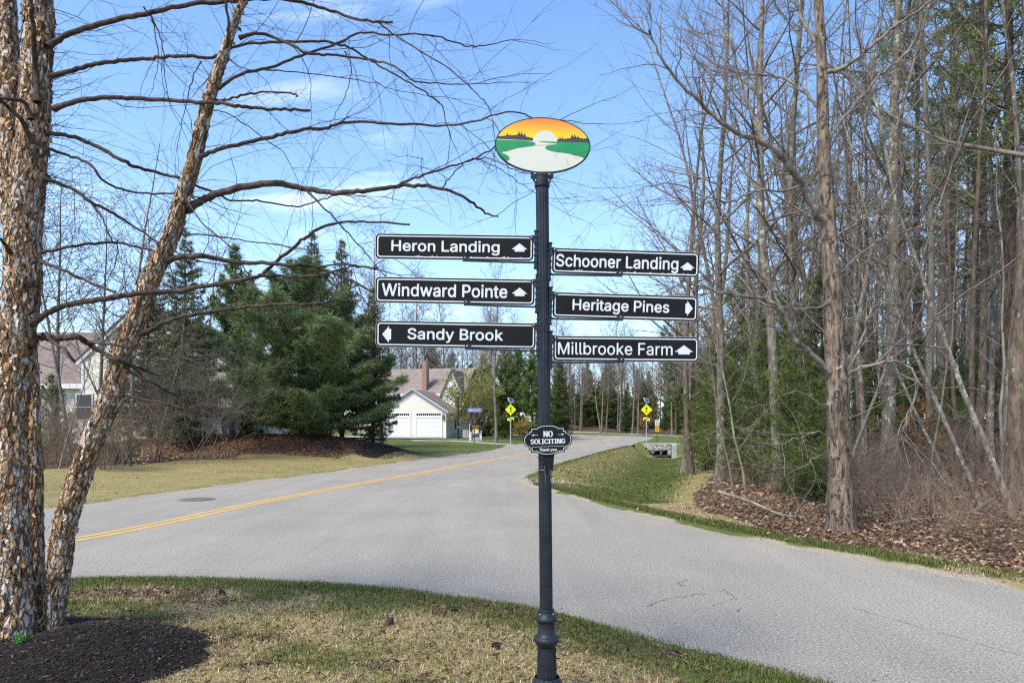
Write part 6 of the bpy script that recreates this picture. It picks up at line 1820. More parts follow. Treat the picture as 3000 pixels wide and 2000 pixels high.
# conifers -------------------------------------------------------------------
def needle_tris(rng, C, Dv, size, k, width, spread=0.75):
    """k long thin triangles fanning from each centre"""
    n = len(C)
    C = np.repeat(C, k, 0)
    Dv = np.repeat(Dv, k, 0)
    S = np.repeat(size, k)[:, None]
    u = rng.normal(0, 1, (n * k, 3))
    u /= np.linalg.norm(u, axis=1, keepdims=True)
    d = Dv * (1 - spread) + u * spread
    d /= np.linalg.norm(d, axis=1, keepdims=True)
    w = np.cross(d, rng.normal(0, 1, (n * k, 3)))
    w /= np.linalg.norm(w, axis=1, keepdims=True) + 1e-9
    L = S * rng.uniform(0.6, 1.1, (n * k, 1))
    W = width * rng.uniform(0.7, 1.3, (n * k, 1))
    b = C + u * S * 0.12
    V = np.stack([b - w * W, b + w * W, b + d * L], 1).reshape(-1, 3)
    F = np.arange(n * k * 3).reshape(-1, 3)
    return V, F


def conifer(name, seed, H, R, z0, style, tm='bark_pine', r0=0.16, dens=1.0, k=10, width=0.02, tuft=0.24, hue=((0.028, 0.06, 0.016), (0.10, 0.15, 0.045)), profile=None, gap=0.0):
    rng = np.random.default_rng(seed)
    rr = random.Random(seed)
    bP, bR = [], []
    C, Dv, S, CO = [], [], [], []
    z = z0
    prof = profile or (lambda t: (1 - t) ** 0.75 if t > 0.25 else (0.72 + 0.28 * t / 0.25) * (0.75 ** 0.75))
    while z < H - 0.15:
        t = (z - z0) / (H - z0)
        nb = rr.randint(4, 6) if style == 'pine' else rr.randint(5, 7)
        a0 = rr.uniform(0, 6.28)
        for j in range(nb):
            if gap and rr.random() < gap:
                continue
            az = a0 + j * 2 * PI / nb + rr.gauss(0, 0.3)
            L = max(0.18, R * prof(t) * rr.uniform(0.68, 1.15))
            el = (0.12 + 0.75 * t ** 1.5 + rr.gauss(0, 0.1)) if style == 'pine' else (-0.18 + 0.55 * t + rr.gauss(0, 0.07))
            n = 6
            p = np.array([0.0, 0, z + rr.uniform(-0.1, 0.1)])
            P = [p]
            for i in range(n):
                e = el + ((0.09 * i) if style == 'pine' else (0.07 * i - 0.1))
                e = min(e, 1.2)
                p = p + np.array([math.cos(az) * math.cos(e), math.sin(az) * math.cos(e), math.sin(e)]) * L / n
                p = p + np.array([rr.gauss(0, 0.015), rr.gauss(0, 0.015), 0]) * L
                P.append(p)
            P = np.array(P)
            bP.append(P)
            bR.append(np.linspace(0.011 * L + 0.008, 0.004, n + 1))
            m = max(3, int(L * L * 5.5 * dens + L * 6.5 * dens))
            tt = 1 - rng.random(m) ** 1.35 * 0.80
            ii = np.clip((tt * n).astype(int), 0, n - 1)
            f = tt * n - ii
            pos = P[ii] * (1 - f)[:, None] + P[ii + 1] * f[:, None]
            dv = P[ii + 1] - P[ii]
            dv /= np.linalg.norm(dv, axis=1, keepdims=True)
            sd = np.stack([-dv[:, 1], dv[:, 0], np.zeros(m)], 1)
            off = rng.normal(0, 1, m) * L * 0.17 * (1.15 - tt * 0.6)
            pos = pos + sd * off[:, None] + dv * (-np.abs(off) * 0.5)[:, None]
            pos[:, 2] += rng.normal(0, 0.05, m) * (1 if style == 'pine' else 0.7) * min(L, 1.5) - (0 if style == 'pine' else np.abs(off) * 0.35)
            dd = dv + sd * (np.sign(off) * 0.7)[:, None] + np.array([0, 0, 0.45 if style == 'pine' else -0.05])
            dd /= np.linalg.norm(dd, axis=1, keepdims=True)
            C.append(pos)
            Dv.append(dd)
            S.append(rng.uniform(0.75, 1.2, m) * tuft)
            sh = rr.random() * 0.6 + rng.random(m) * 0.4
            CO.append(np.array(hue[0])[None] * (1 - sh)[:, None] + np.array(hue[1])[None] * sh[:, None])
        z += (H - z0) * rr.uniform(0.035, 0.055) if style == 'pine' else (H - z0) * rr.uniform(0.018, 0.03)
    C, Dv, S, CO = np.concatenate(C), np.concatenate(Dv), np.concatenate(S), np.concatenate(CO)
    V, F = needle_tris(rng, C, Dv, S, k, width, 0.72 if style == 'pine' else 0.6)
    col = np.repeat(CO, k * 3, 0)
    cr = mesh_from(name + '_crown', V, F, [M['needles']], False, col)
    nseg = 9
    tp = np.stack([np.cumsum(np.r_[0, rng.normal(0, 0.03, nseg)]), np.cumsum(np.r_[0, rng.normal(0, 0.03, nseg)]), np.linspace(-0.2, H, nseg + 1)], 1)
    tp[:2, :2] = 0
    tr = tube_mesh(name + '_trunk', [([tp], [np.linspace(r0, 0.015, nseg + 1) ** 1.0], 8), (bP, bR, 4)], M[tm])
    VAR[name] = (tr, cr)


PINE_HUE = ((0.045, 0.078, 0.016), (0.20, 0.25, 0.07))
conifer('white_pine_big', 31, 10.6, 4.9, 0.35, 'pine', r0=0.2, dens=1.2, k=14, width=0.016, tuft=0.34, hue=((0.042, 0.082, 0.025), (0.24, 0.30, 0.125)), profile=lambda t: (0.95 + 0.15 * t) if t < 0.35 else max(0.0, 1 - (t - 0.35) / 0.65) ** 0.8)
conifer('spruce_a', 32, 12.0, 2.6, 0.5, 'spruce', r0=0.17, dens=1.5, k=9, width=0.018, tuft=0.20, hue=((0.05, 0.07, 0.022), (0.20, 0.21, 0.09)))
conifer('spruce_b', 33, 11.5, 2.1, 1.2, 'spruce', r0=0.15, dens=1.5, k=9, width=0.018, tuft=0.18, hue=((0.065, 0.078, 0.028), (0.25, 0.24, 0.115)))
conifer('pine_young_a', 34, 6.0, 2.4, 0.15, 'pine', r0=0.07, dens=0.85, k=12, width=0.0085, tuft=0.21, hue=((0.04, 0.066, 0.012), (0.17, 0.215, 0.05)))
conifer('pine_young_b', 35, 4.2, 1.8, 0.1, 'pine', r0=0.05, dens=0.9, k=12, width=0.0085, tuft=0.19, hue=((0.034, 0.06, 0.010), (0.15, 0.195, 0.042)))
_pp = lambda t: 0.45 + 0.9 * t if t < 0.5 else (0.9 * (1 - (t - 0.5) / 0.5) ** 0.7 + 0.1)
conifer('pine_tall_a', 36, 21.0, 3.3, 7.0, 'pine', r0=0.22, dens=0.5, k=10, width=0.022, tuft=0.32, hue=((0.06, 0.09, 0.02), (0.26, 0.29, 0.09)), profile=_pp, gap=0.45)
conifer('pine_tall_b', 37, 18.5, 2.8, 6.5, 'pine', r0=0.19, dens=0.42, k=10, width=0.022, tuft=0.30, hue=((0.05, 0.075, 0.014), (0.22, 0.26, 0.07)), profile=_pp, gap=0.5)
conifer('pine_far_a', 38, 13.0, 4.0, 0.4, 'pine', r0=0.2, dens=0.8, k=9, width=0.035, tuft=0.42, hue=PINE_HUE)
conifer('pine_far_b', 39, 17.0, 3.2, 4.0, 'pine', r0=0.22, dens=0.5, k=9, width=0.035, tuft=0.42, hue=PINE_HUE, profile=_pp, gap=0.3)
conifer('spruce_far', 40, 12.0, 2.4, 0.6, 'spruce', r0=0.18, dens=0.8, k=8, width=0.032, tuft=0.30, hue=((0.04, 0.066, 0.016), (0.16, 0.19, 0.06)))

# ------------------------------------------------------------------ crossing signs
def circle(cx, cz, r, n=12):
    return [(cx + r * math.cos(2 * PI * k / n), cz + r * math.sin(2 * PI * k / n)) for k in range(n)]


def walker(s):
    """standing-walking figure, unit height about 1, s = facing"""
    L = [circle(0.06 * s, 0.455, 0.06)]
    L.append([(-0.05 * s, 0.37), (0.09 * s, 0.37), (0.13 * s, 0.30), (0.10 * s, -0.02), (-0.06 * s, -0.02), (-0.06 * s, 0.25)])
    L.append([(0.03 * s, 0.0), (0.10 * s, 0.0), (0.15 * s, -0.22), (0.26 * s, -0.46), (0.18 * s, -0.49), (0.07 * s, -0.23)])
    L.append([(-0.05 * s, 0.0), (0.05 * s, 0.0), (0.0, -0.22), (-0.13 * s, -0.49), (-0.21 * s, -0.46), (-0.09 * s, -0.2)])
    L.append([(-0.03 * s, 0.37), (-0.08 * s, 0.36), (-0.22 * s, 0.20), (-0.21 * s, 0.03), (-0.16 * s, 0.03), (-0.16 * s, 0.18), (-0.03 * s, 0.29)])
    L.append([(0.09 * s, 0.36), (0.14 * s, 0.30), (0.19 * s, 0.19), (0.32 * s, 0.10), (0.30 * s, 0.06), (0.15 * s, 0.14), (0.08 * s, 0.26)])
    return L


def crossing_sign(px, py, Y, rz, s, label):
    x = (px - 1500) * Y / FPX
    z = height(x, Y)
    k = Y / FPX
    r = empty('crossing_sign', (x, Y, z), (0, 0, rz), label, 'sign', 'pedestrian crossing signs')
    top = HC + (HOR - 1182) * k - z
    MB().lathe([(-0.1, 0.055), (top, 0.05)], 12).build('pole', M['galv'], r)
    zc = HC + (HOR - 1199.5) * k - z
    h = 16.6 * k
    d = MB().prism([(0, zc + h), (h, zc), (0, zc - h), (-h, zc)], -0.066, -0.060).build('diamond_panel', M['yellow_sign'], r, bevel=0.002)
    mb = MB()
    for P in walker(s):
        mb.flat([[(a * h * 1.05, zc + c * h * 1.10) for a, c in P]], -0.0685)
    mb.build('walking_figure', M['sign_black'], d, fix=False)
    zb = HC + (HOR - 1218.5) * k - z
    bb = MB().box(-0.36, 0.36, -0.10, -0.06, zb - 0.055, zb + 0.055).build('beacon_bar', M['sign_black'], r, bevel=0.01)
    for q in (-0.22, 0.22):
        MB().box(q - 0.09, q + 0.09, -0.108, -0.101, zb - 0.035, zb + 0.035).build('lamp', M['pipe_black'], bb)
    MB().box(0.37 * (-s), 0.37 * (-s) + 0.05 * (-s), -0.10, -0.06, zb - 0.03, zb + 0.03).build('button', M['white_paint'], bb)
    za = HC + (HOR - 1227) * k - z
    w, hh = 9.8 * k, 5.1 * k
    p = MB().prism(rrect(-w, w, za - hh, za + hh, 0.03), -0.066, -0.060).build('arrow_plaque', M['yellow_sign'], r)
    a = math.atan2(-0.55, 1.0 * s)
    L = 0.34
    A2 = [(-L, -0.035), (L * 0.35, -0.035), (L * 0.35, -0.11), (L, 0), (L * 0.35, 0.11), (L * 0.35, 0.035), (-L, 0.035)]
    c, sn = math.cos(a), math.sin(a)
    MB().flat([[(u * c - v * sn, za + u * sn + v * c) for u, v in A2]], -0.0685).build('arrow', M['sign_black'], p, fix=False)
    MB().lathe([(top - 0.03, 0.075), (top + 0.12, 0.075)], 12).build('battery_cap', M['white_paint'], r)
    sp = MB().box(-0.26, 0.26, -0.02, 0.02, -0.24, 0.24).build('solar_panel', M['white_paint'], r)
    sp.location = (0.0, 0.0, top + 0.32)
    sp.rotation_euler = (-0.75, 0.25, 0.5)
    MB().box(-0.22, 0.22, -0.026, -0.021, -0.2, 0.2).build('cells', M['solar'], sp)
    if s < 0:
        MB().box(0.06, 0.16, -0.05, 0.06, 1.0, 1.45).build('push_button_box', M['sign_black'], r)
    return r


crossing_sign(1496, 1300, 61.8, 0.05, 1, 'yellow crosswalk diamond at the lawn edge, arrow pointing down right, beside the bare trunk')
crossing_sign(1894, 1299, 62.2, -0.05, -1, 'yellow crosswalk diamond across the road beside the riprap, arrow pointing down left')

# speed limit post
xs, ys = (1925 - 1500) * 66.0 / FPX, 66.0
ks = 66.0 / FPX
zs = height(xs, ys)
r = empty('speed_limit_sign', (xs, ys, zs), (0, 0, 0), 'white speed limit 25 sign above an orange plate on a dark post', 'sign')
MB().bar((0, 0, -0.1), (0, 0, HC + (HOR - 1231) * ks - zs), 0.06, 0.05).build('post', M['sign_black'], r)
z1, z0 = HC + (HOR - 1229.5) * ks - zs, HC + (HOR - 1247) * ks - zs
p = MB().prism(rrect(-6.3 * ks, 6.3 * ks, z0, z1, 0.03), -0.04, -0.034).build('speed_plate', M['white_paint'], r)
hz = z1 - z0
for key, q, b0, b1 in (('SPEED', 4.6, 0.79, 0.92), ('LIMIT', 3.8, 0.60, 0.72), ('25', 4.7, 0.10, 0.48)):
    text_mesh(MB(), key, -q * ks, q * ks, z0 + hz * b0, z0 + hz * b1, -0.042).build('lettering', M['sign_black'], p, fix=False)
z1, z0 = HC + (HOR - 1248) * ks - zs, HC + (HOR - 1264) * ks - zs
p = MB().prism(rrect(-6.1 * ks, 6.1 * ks, z0, z1, 0.02), -0.04, -0.034).build('orange_plate', M['orange_sign'], r)
mb = MB()
hz = z1 - z0
for t, w in ((0.93, 5.4), (0.72, 3.4), (0.56, 3.0), (0.38, 5.2), (0.20, 3.8)):
    mb.flat([rrect(-w * ks, w * ks, z0 + hz * (t - 0.035), z0 + hz * (t + 0.035), 0.005)], -0.042)
mb.build('print', M['brown_steel'], p, fix=False)

# blue street name sign
Yb = 58.8
kb = Yb / FPX
xb = (1390 - 1500) * kb
zb = height(xb, Yb)
r = empty('street_name_sign', (xb, Yb, zb), (0, 0, -0.06), 'blue street name sign reading Hidden Brook on a thin brown pole', 'sign')
MB().lathe([(-0.1, 0.035), (HC + (HOR - 1206) * kb - zb, 0.03)], 10).build('pole', M['brown_steel'], r)
z1, z0 = HC + (HOR - 1195.5) * kb - zb, HC + (HOR - 1206) * kb - zb
p = MB().prism(rrect(-19.5 * kb, 20.5 * kb, z0, z1, 0.02), -0.008, 0.008).build('name_plate', M['white_paint'], r)
q = 0.018
MB().flat([rrect(-19.5 * kb + q, 20.5 * kb - q, z0 + q, z1 - q, 0.01)], -0.010).build('blue_field', M['blue_sign'], p, fix=False)
mb = MB()
text_mesh(mb, 'Hidden Brook Dr', -17.2 * kb, 17.8 * kb, z0 + 0.065, z1 - 0.06, -0.012)
mb.build('lettering', M['white_paint'], p, fix=False)

# small neighbourhood sign on white posts
Ys = 64.5
kk = Ys / FPX
xs = (1393 - 1500) * kk
zs = height(xs, Ys)
r = empty('neighbourhood_sign', (xs, Ys, zs), (0, 0, 0), 'black and gold Brook sign with a small oval between two white posts', 'sign')
SX = lambda x: (1360 + x / 19.6 - 1393) * kk
SZ = lambda y: HC + (HOR - (1230 + y / 19.6)) * kk - zs
for x0, x1, y1 in ((285, 412, 240), (880, 1000, 600)):
    MB().box(SX(x0), SX(x1), -0.07, 0.07, -0.15, SZ(y1)).build('post', M['white_paint'], r, bevel=0.01)
bd = MB().box(SX(315), SX(1000), -0.13, -0.075, SZ(610), SZ(255)).build('board', M['sign_black'], r, bevel=0.01)
MB().flat([rrect(SX(345), SX(975), SZ(580), SZ(285), 0.01), rrect(SX(360), SX(960), SZ(565), SZ(305), 0.01)[::-1]], -0.133).build('border', M['brown_steel'], bd, fix=False)
mb = MB()
text_mesh(mb, 'Sandy Brook', SX(465), SX(860), SZ(430), SZ(330), -0.135)
mb.build('lettering', M['orange_sign'], bd, fix=False)
ex, ez, rx_, rz_ = SX(660), SZ(625), 235 / 19.6 * kk, 168 / 19.6 * kk
el = lambda s, a0=0, a1=2 * PI, n=36: [(ex + rx_ * s * math.cos(a), ez + rz_ * s * math.sin(a)) for a in np.linspace(a0, a1, n, endpoint=(a1 - a0) < 6.2)]
ov = MB().prism(el(1.08), -0.17, -0.128).build('small_oval', M['sign_black'], r)
MB().flat([el(0.86, 0.16, PI - 0.16)], -0.172).build('sunset', M['orange_sign'], ov, fix=False)
MB().flat([el(0.86, PI + 0.1, 2 * PI - 0.1)], -0.172).build('river', M['white_paint'], ov, fix=False)
MB().flat([[(ex + 0.09 + 0.11 * math.cos(a), ez - 0.03 + 0.17 * math.sin(a)) for a in np.linspace(0, 2 * PI, 16, endpoint=False)]], -0.174).build('sun_disc', M['white_paint'], ov, fix=False)
MB().flat([el(1.32, PI + 0.55, 2 * PI - 0.55, 20) + el(1.16, PI + 0.55, 2 * PI - 0.55, 20)[::-1]], -0.14).build('lower_trim', M['cream_vinyl'], ov, fix=False)
rg = random.Random(3)
sb = MB().box(-0.3, 0.3, -0.18, 0.15, -0.05, 0.34).build('stone_block', M['concrete'], None, bevel=0.05, label='pale stone block on the grass under the neighbourhood sign', cat='stone')
sb.location = (xs + 0.12, Ys - 0.35, height(xs, Ys - 0.35))

# street lamp
Yl = 66.5
kl = Yl / FPX
xl = (1342 - 1500) * kl
zl = height(xl, Yl)
r = empty('street_lamp', (xl, Yl, zl), (0, 0, 0), 'dark blue lamp post with a lantern top beside the garage lawn', 'lamp post')
ZL = lambda y: HC + (HOR - y) * kl - zl
MB().lathe([(-0.05, 0.32), (0.06, 0.32), (0.06, 0.2)], 20).build('footing', M['concrete'], r)
MB().lathe([(0.05, 0.15), (0.35, 0.14), (0.4, 0.11), (0.9, 0.10), (0.95, 0.075), (ZL(1163), 0.055)], 14).build('pole', M['black_paint'], r)
lan = MB().lathe([(ZL(1163), 0.06), (ZL(1161.5), 0.12), (ZL(1161), 0.10)], 8).build('lantern', M['black_paint'], r)
MB().lathe([(ZL(1161), 0.10), (ZL(1153.5), 0.19)], 8).build('lantern_glass', M['lamp_glass'], lan)
MB().lathe([(ZL(1153.6), 0.25), (ZL(1152.8), 0.25), (ZL(1149), 0.10), (ZL(1147.5), 0.04), (ZL(1146), 0.05), (ZL(1145), 0.01)], 8).build('lantern_roof', M['black_paint'], lan)
MB().lathe([(ZL(1251), 0.085), (ZL(1249), 0.085)], 12).build('reflector_band', M['orange_sign'], r)


# ------------------------------------------------------------------ houses
def house_front_courses(root, z0, z1, spans, course, mat):
    """one object for each visible board on the front (local y = 0)"""
    z = z0
    while z < z1 - 0.02:
        zt = min(z + course, z1)
        for a, b in spans(z, zt):
            if b - a > 0.05:
                vs = [(a, -0.014, z), (b, -0.014, z), (b, -0.0105, zt), (a, -0.0105, zt), (a, 0.0, z), (b, 0.0, z), (b, 0.0, zt), (a, 0.0, zt)]
                MB().add(vs, [(0, 1, 2, 3), (0, 4, 5, 1), (0, 3, 7, 4), (1, 5, 6, 2), (3, 2, 6, 7)]).build('clapboard', mat, root)
        z = zt


hx, hy = -7.05, 73.0
hz_ = 0.33
TH = math.radians(11)
gar = empty('garage_house', (hx, hy, hz_), (0, 0, -TH), 'cream house with a white double garage in front and a brick chimney', 'house')
GW, EA, AP = 7.4, 2.77, 5.15
# garage body: front plane y=0, x from -GW to 0
body = MB().prism([(-GW, -0.3), (0, -0.3), (0, EA), (-GW / 2, AP - 0.12), (-GW, EA)], 0.0, 7.6).build('wall', M['cream_siding'], gar)
doors = [(-3.30, -0.56), (-6.84, -4.10)]


def spans(z, zt):
    lo, hi = -GW + 0.12, -0.12
    if z >= EA:
        f = (zt - EA) / (AP - 0.12 - EA)
        lo, hi = -GW + f * GW / 2 + 0.1, -f * GW / 2 - 0.1
    S = [(lo, hi)]
    if z < 2.82:
        S = [(-GW + 0.12, -6.99), (-3.95, -3.45), (-0.41, -0.12)]
    return [s for s in S if s[1] - s[0] > 0.1]


house_front_courses(gar, 0.02, AP - 0.3, spans, 0.29, M['cream_siding'])
for a, b in doors:
    d = MB()
    for k in range(4):
        z = 0.02 + k * 0.535
        d.box(a, b, 0.02 - 0.06, 0.06, z + 0.006, z + 0.529)
        for q in range(4):
            xx = a + 0.12 + q * (b - a - 0.12) / 4
            d.box(xx, xx + (b - a) / 4 - 0.16, -0.052, -0.045, z + 0.11, z + 0.42)
    dr = d.build('garage_door', M['white_paint'], gar, bevel=0.004)
    fr = MB()
    fr.box(a - 0.15, a, -0.075, 0.0, 0.0, 2.78)
    fr.box(b, b + 0.15, -0.075, 0.0, 0.0, 2.78)
    fr.box(a, b, -0.075, 0.0, 2.17, 2.40)
    fr.box(a - 0.17, b + 0.17, -0.085, 0.0, 2.64, 2.82)
    fr.build('door_frame', M['white_paint'], gar)
    tw = MB().box(a, b, -0.02, 0.0, 2.40, 2.64).build('transom', M['glass'], gar)
    for k in range(13):
        xx = a + (b - a) * k / 12
        MB().box(xx - 0.018, xx + 0.018, -0.045, -0.02, 2.40, 2.64).build('muntin', M['white_paint'], tw)
tr = MB()
tr.box(-0.12, 0.02, -0.05, 0.0, 0.0, EA)
tr.box(0.0, 0.03, 0.0, 0.14, 0.0, EA)
tr.box(-GW - 0.02, -GW + 0.12, -0.05, 0.0, 0.0, EA)
tr.build('corner_board', M['white_paint'], gar)
rk = MB()
for s in (-1, 1):
    cxp = -GW / 2
    p0 = (cxp + s * (GW / 2 + 0.28), -0.16, EA - 0.16)
    p1 = (cxp, -0.16, AP)
    rk.prism([(p0[0], p0[2] - 0.05), (p1[0], p1[2] - 0.09), (p1[0], p1[2] + 0.17), (p0[0], p0[2] + 0.20)], -0.22, -0.10)
rk.build('rake_trim', M['white_paint'], gar)
rf_ = MB()
sl = (AP - EA) / (GW / 2)
for s in (-1, 1):
    cxp = -GW / 2
    e = GW / 2 + 0.42
    a0 = (cxp, AP + 0.10)
    a1 = (cxp + s * e, AP + 0.10 - sl * e)
    rf_.prism([a0, a1, (a1[0], a1[1] - 0.10), (cxp, AP)], -0.30, 7.7)
rf_.build('roof', M['shingle_brown'], gar)
wl = MB()
n = 18
for k in range(n):
    z = 0.1 + k * 0.148
    wl.add([(0.028, 0.14, z), (0.028, 7.6, z), (0.006, 7.6, z + 0.146), (0.006, 0.14, z + 0.146), (0.0, 0.14, z), (0.0, 7.6, z)], [(0, 1, 2, 3), (0, 4, 5, 1)])
wl.build('siding', M['cream_siding'], gar, kind='stuff')
MB().box(0.0, 0.04, 0.0, 7.6, -0.3, 0.10).build('foundation', M['concrete'], gar)
w = MB().box(0.0, 0.05, 3.2, 4.0, 0.85, 2.25).build('window', M['white_paint'], gar)
MB().box(0.05, 0.055, 3.28, 3.92, 0.92, 2.18).build('pane', M['glass'], w)
wv = MB().lathe([(0.0, 0.10), (0.08, 0.16), (0.42, 0.14), (0.52, 0.05)], 10).build('wall_lantern', M['iron'], gar)
wv.location = (-0.28, -0.14, 2.02)
# main block behind
mx0, mx1, my0, my1 = -13.5, -0.2, 7.6, 17.0
Me, Mr = 5.2, 8.5
MB().box(mx0, mx1, my0, my1, -0.3, Me).build('main_wall', M['cream_siding'], gar)
mm = (my0 + my1) / 2
rf_ = MB()
for s in (-1, 1):
    yy = my0 - 0.4 if s < 0 else my1 + 0.4
    ze = Me - 0.1
    vs = [(mx0 - 0.3, mm, Mr), (mx1 + 0.3, mm, Mr), (mx1 + 0.3, yy, ze), (mx0 - 0.3, yy, ze), (mx0 - 0.3, mm, Mr - 0.15), (mx1 + 0.3, mm, Mr - 0.15), (mx1 + 0.3, yy, ze - 0.15), (mx0 - 0.3, yy, ze - 0.15)]
    rf_.add(vs, [(0, 1, 2, 3), (4, 7, 6, 5), (3, 2, 6, 7), (0, 3, 7, 4), (1, 5, 6, 2)])
mroof = rf_.build('main_roof', M['shingle'], gar)
MB().box(mx0 - 0.3, mx1 + 0.3, my0 - 0.46, my0 - 0.38, Me - 0.38, Me - 0.10).build('fascia', M['white_paint'], gar)
ch = MB().box(-5.27, -4.73, my0 + 0.1, my0 + 1.2, 3.0, Mr + 0.55).build('chimney', M['brick'], gar)
for q in (-5.22, -4.82):
    MB().box(q - 0.05, q + 0.09, my0 + 0.4, my0 + 0.8, Mr + 0.55, Mr + 0.85).build('flue', M['brick'], ch)
w = MB().box(-9.4, -6.7, my0 - 0.06, my0, 3.55, 4.75).build('window', M['white_paint'], gar)
for a, b in ((-9.25, -7.65), (-7.45, -6.85)):
    MB().box(a, b, my0 - 0.075, my0 - 0.061, 3.68, 4.62).build('pane', M['glass'], w)
# steep cross gable on the right
gp = MB().prism([(-2.6, -0.3), (0.3, -0.3), (0.3, 4.3), (-1.15, 7.7), (-2.6, 4.3)], 6.2, 14).build('gable_wall', M['white_siding'], gar)
sg = MB()
for k in range(30):
    z = 2.8 + k * 0.2
    if z > 7.4:
        break
    hw = 1.4 if z < 4.3 else 1.4 * (7.65 - z) / 3.35
    sg.add([(-1.15 - hw, 6.17, z), (-1.15 + hw, 6.17, z), (-1.15 + hw, 6.192, z + 0.195), (-1.15 - hw, 6.192, z + 0.195), (-1.15 - hw, 6.2, z), (-1.15 + hw, 6.2, z)], [(0, 1, 2, 3), (0, 4, 5, 1)])
sg.build('siding', M['white_siding'], gar, kind='stuff')
rg_ = MB()
for s in (-1, 1):
    rg_.prism([(-1.15, 7.75), (-1.15 + s * 1.68, 3.85), (-1.15 + s * 1.80, 3.85), (-1.15, 7.95)], 5.9, 12)
rg_.build('gable_roof', M['shingle'], gar)
w = MB().box(-0.75, -0.35, 6.10, 6.165, 3.3, 5.0).build('window', M['white_paint'], gar)
MB().box(-0.71, -0.39, 6.09, 6.10, 3.36, 4.94).build('pane', M['glass'], w)
hu = MB().box(-0.4, 0.4, -0.35, 0.35, 0.0, 0.85)
hu.build('heat_pump', M['white_paint'], None, bevel=0.04, label='white outdoor heat pump beside the garage house, left of the neighbourhood sign', cat='heat pump').location = (-5.0, 75.0, height(-5.0, 75.0))

# left house behind the birch
LH = empty('cream_house', (0, 0, 0.62), (0, 0, 0), 'cream clapboard house with brown roof behind the birch trunks', 'house')
LY = 38.0
lk = LY / FPX
HX = lambda px: (px - 1500) * lk
HZ = lambda py: HC + (HOR - py) * lk - 0.62
xa, xb_, xc = HX(60), HX(240), HX(680)
MB().box(xa - 4, xb_ + 0.1, LY + 1.2, LY + 9, -0.4, HZ(1127)).build('wall', M['pale_siding'], LH)
wing = MB().prism([(xb_, -0.4), (xc, -0.4), (xc, HZ(1085)), ((xb_ + xc) / 2 - 1.0, HZ(905)), (xb_, HZ(1060))], LY, LY + 9).build('gable_wing', M['pale_siding'], LH)
sd = MB()
k = 0
z = 0.1
apx, apz = (xb_ + xc) / 2 - 1.0, HZ(905)
while z < apz - 0.2:
    lo = xb_ if z < HZ(1060) else xb_ + (apx - xb_) * (z - HZ(1060)) / (apz - HZ(1060))
    hi = xc if z < HZ(1085) else xc + (apx - xc) * (z - HZ(1085)) / (apz - HZ(1085))
    sd.add([(lo, LY - 0.016, z), (hi, LY - 0.016, z), (hi, LY - 0.006, z + 0.122), (lo, LY - 0.006, z + 0.122), (lo, LY, z), (hi, LY, z)], [(0, 1, 2, 3), (0, 4, 5, 1)])
    z += 0.124
z = 0.1
while z < HZ(1130):
    sd.add([(xa - 4, LY + 1.184, z), (xb_, LY + 1.184, z), (xb_, LY + 1.194, z + 0.122), (xa - 4, LY + 1.194, z + 0.122), (xa - 4, LY + 1.2, z), (xb_, LY + 1.2, z)], [(0, 1, 2, 3), (0, 4, 5, 1)])
    z += 0.124
sd.build('siding', M['pale_siding'], LH, kind='stuff')
ev = HZ(1120)
MB().add([(xa - 4.5, LY + 0.8, ev), (xb_ - 0.02, LY + 0.8, ev), (xb_ + 2.5, LY + 5.2, HZ(965) + 0.55), (xa - 4.5, LY + 5.2, HZ(965) + 0.55), (xa - 4.5, LY + 0.8, ev - 0.14), (xb_ - 0.02, LY + 0.8, ev - 0.14), (xb_ + 2.5, LY + 5.2, HZ(965) + 0.4), (xa - 4.5, LY + 5.2, HZ(965) + 0.4)],
         [(0, 1, 2, 3), (4, 7, 6, 5), (0, 4, 5, 1), (1, 5, 6, 2), (3, 2, 6, 7), (0, 3, 7, 4)]).build('roof', M['shingle_brown'], LH)
MB().box(xa - 4.5, xb_ - 0.03, LY + 0.72, LY + 0.80, ev - 0.30, ev - 0.02).build('fascia', M['white_paint'], LH)
rt = MB()
rt.prism([(xb_ - 0.25, HZ(1060) - 0.22), (apx, apz + 0.0), (apx, apz + 0.24), (xb_ - 0.25, HZ(1060) + 0.02)], LY - 0.12, LY - 0.035)
rt.prism([(xc + 0.25, HZ(1085) - 0.22), (apx, apz + 0.0), (apx, apz + 0.24), (xc + 0.25, HZ(1085) + 0.02)][::-1], LY - 0.12, LY - 0.035)
rt.box(xb_ - 0.01, xb_ + 0.13, LY - 0.06, LY - 0.031, 0.0, HZ(1062))
rt.build('rake_trim', M['white_paint'], LH)
rr_ = MB()
for sx, zx in ((xb_ - 0.3, HZ(1060) - 0.05), (xc + 0.3, HZ(1085) - 0.05)):
    rr_.prism([(apx, apz + 0.25), (sx, zx + 0.06), (sx, zx + 0.18), (apx, apz + 0.38)], LY - 0.16, LY + 9.2)
rr_.build('wing_roof', M['shingle_brown'], LH)
for p0, p1, q0, q1 in ((227, 270, 1156, 1228), (470, 512, 1150, 1222), (600, 640, 1150, 1222)):
    w = MB().box(HX(p0) - 0.08, HX(p1) + 0.08, LY - 0.075, LY - 0.031, HZ(q1) - 0.08, HZ(q0) + 0.08).build('window', M['white_paint'], LH)
    for za_, zb_ in ((HZ(q1), (HZ(q1) + HZ(q0)) / 2 - 0.02), ((HZ(q1) + HZ(q0)) / 2 + 0.02, HZ(q0))):
        MB().box(HX(p0), HX(p1), LY - 0.085, LY - 0.076, za_, zb_).build('pane', M['glass'], w)
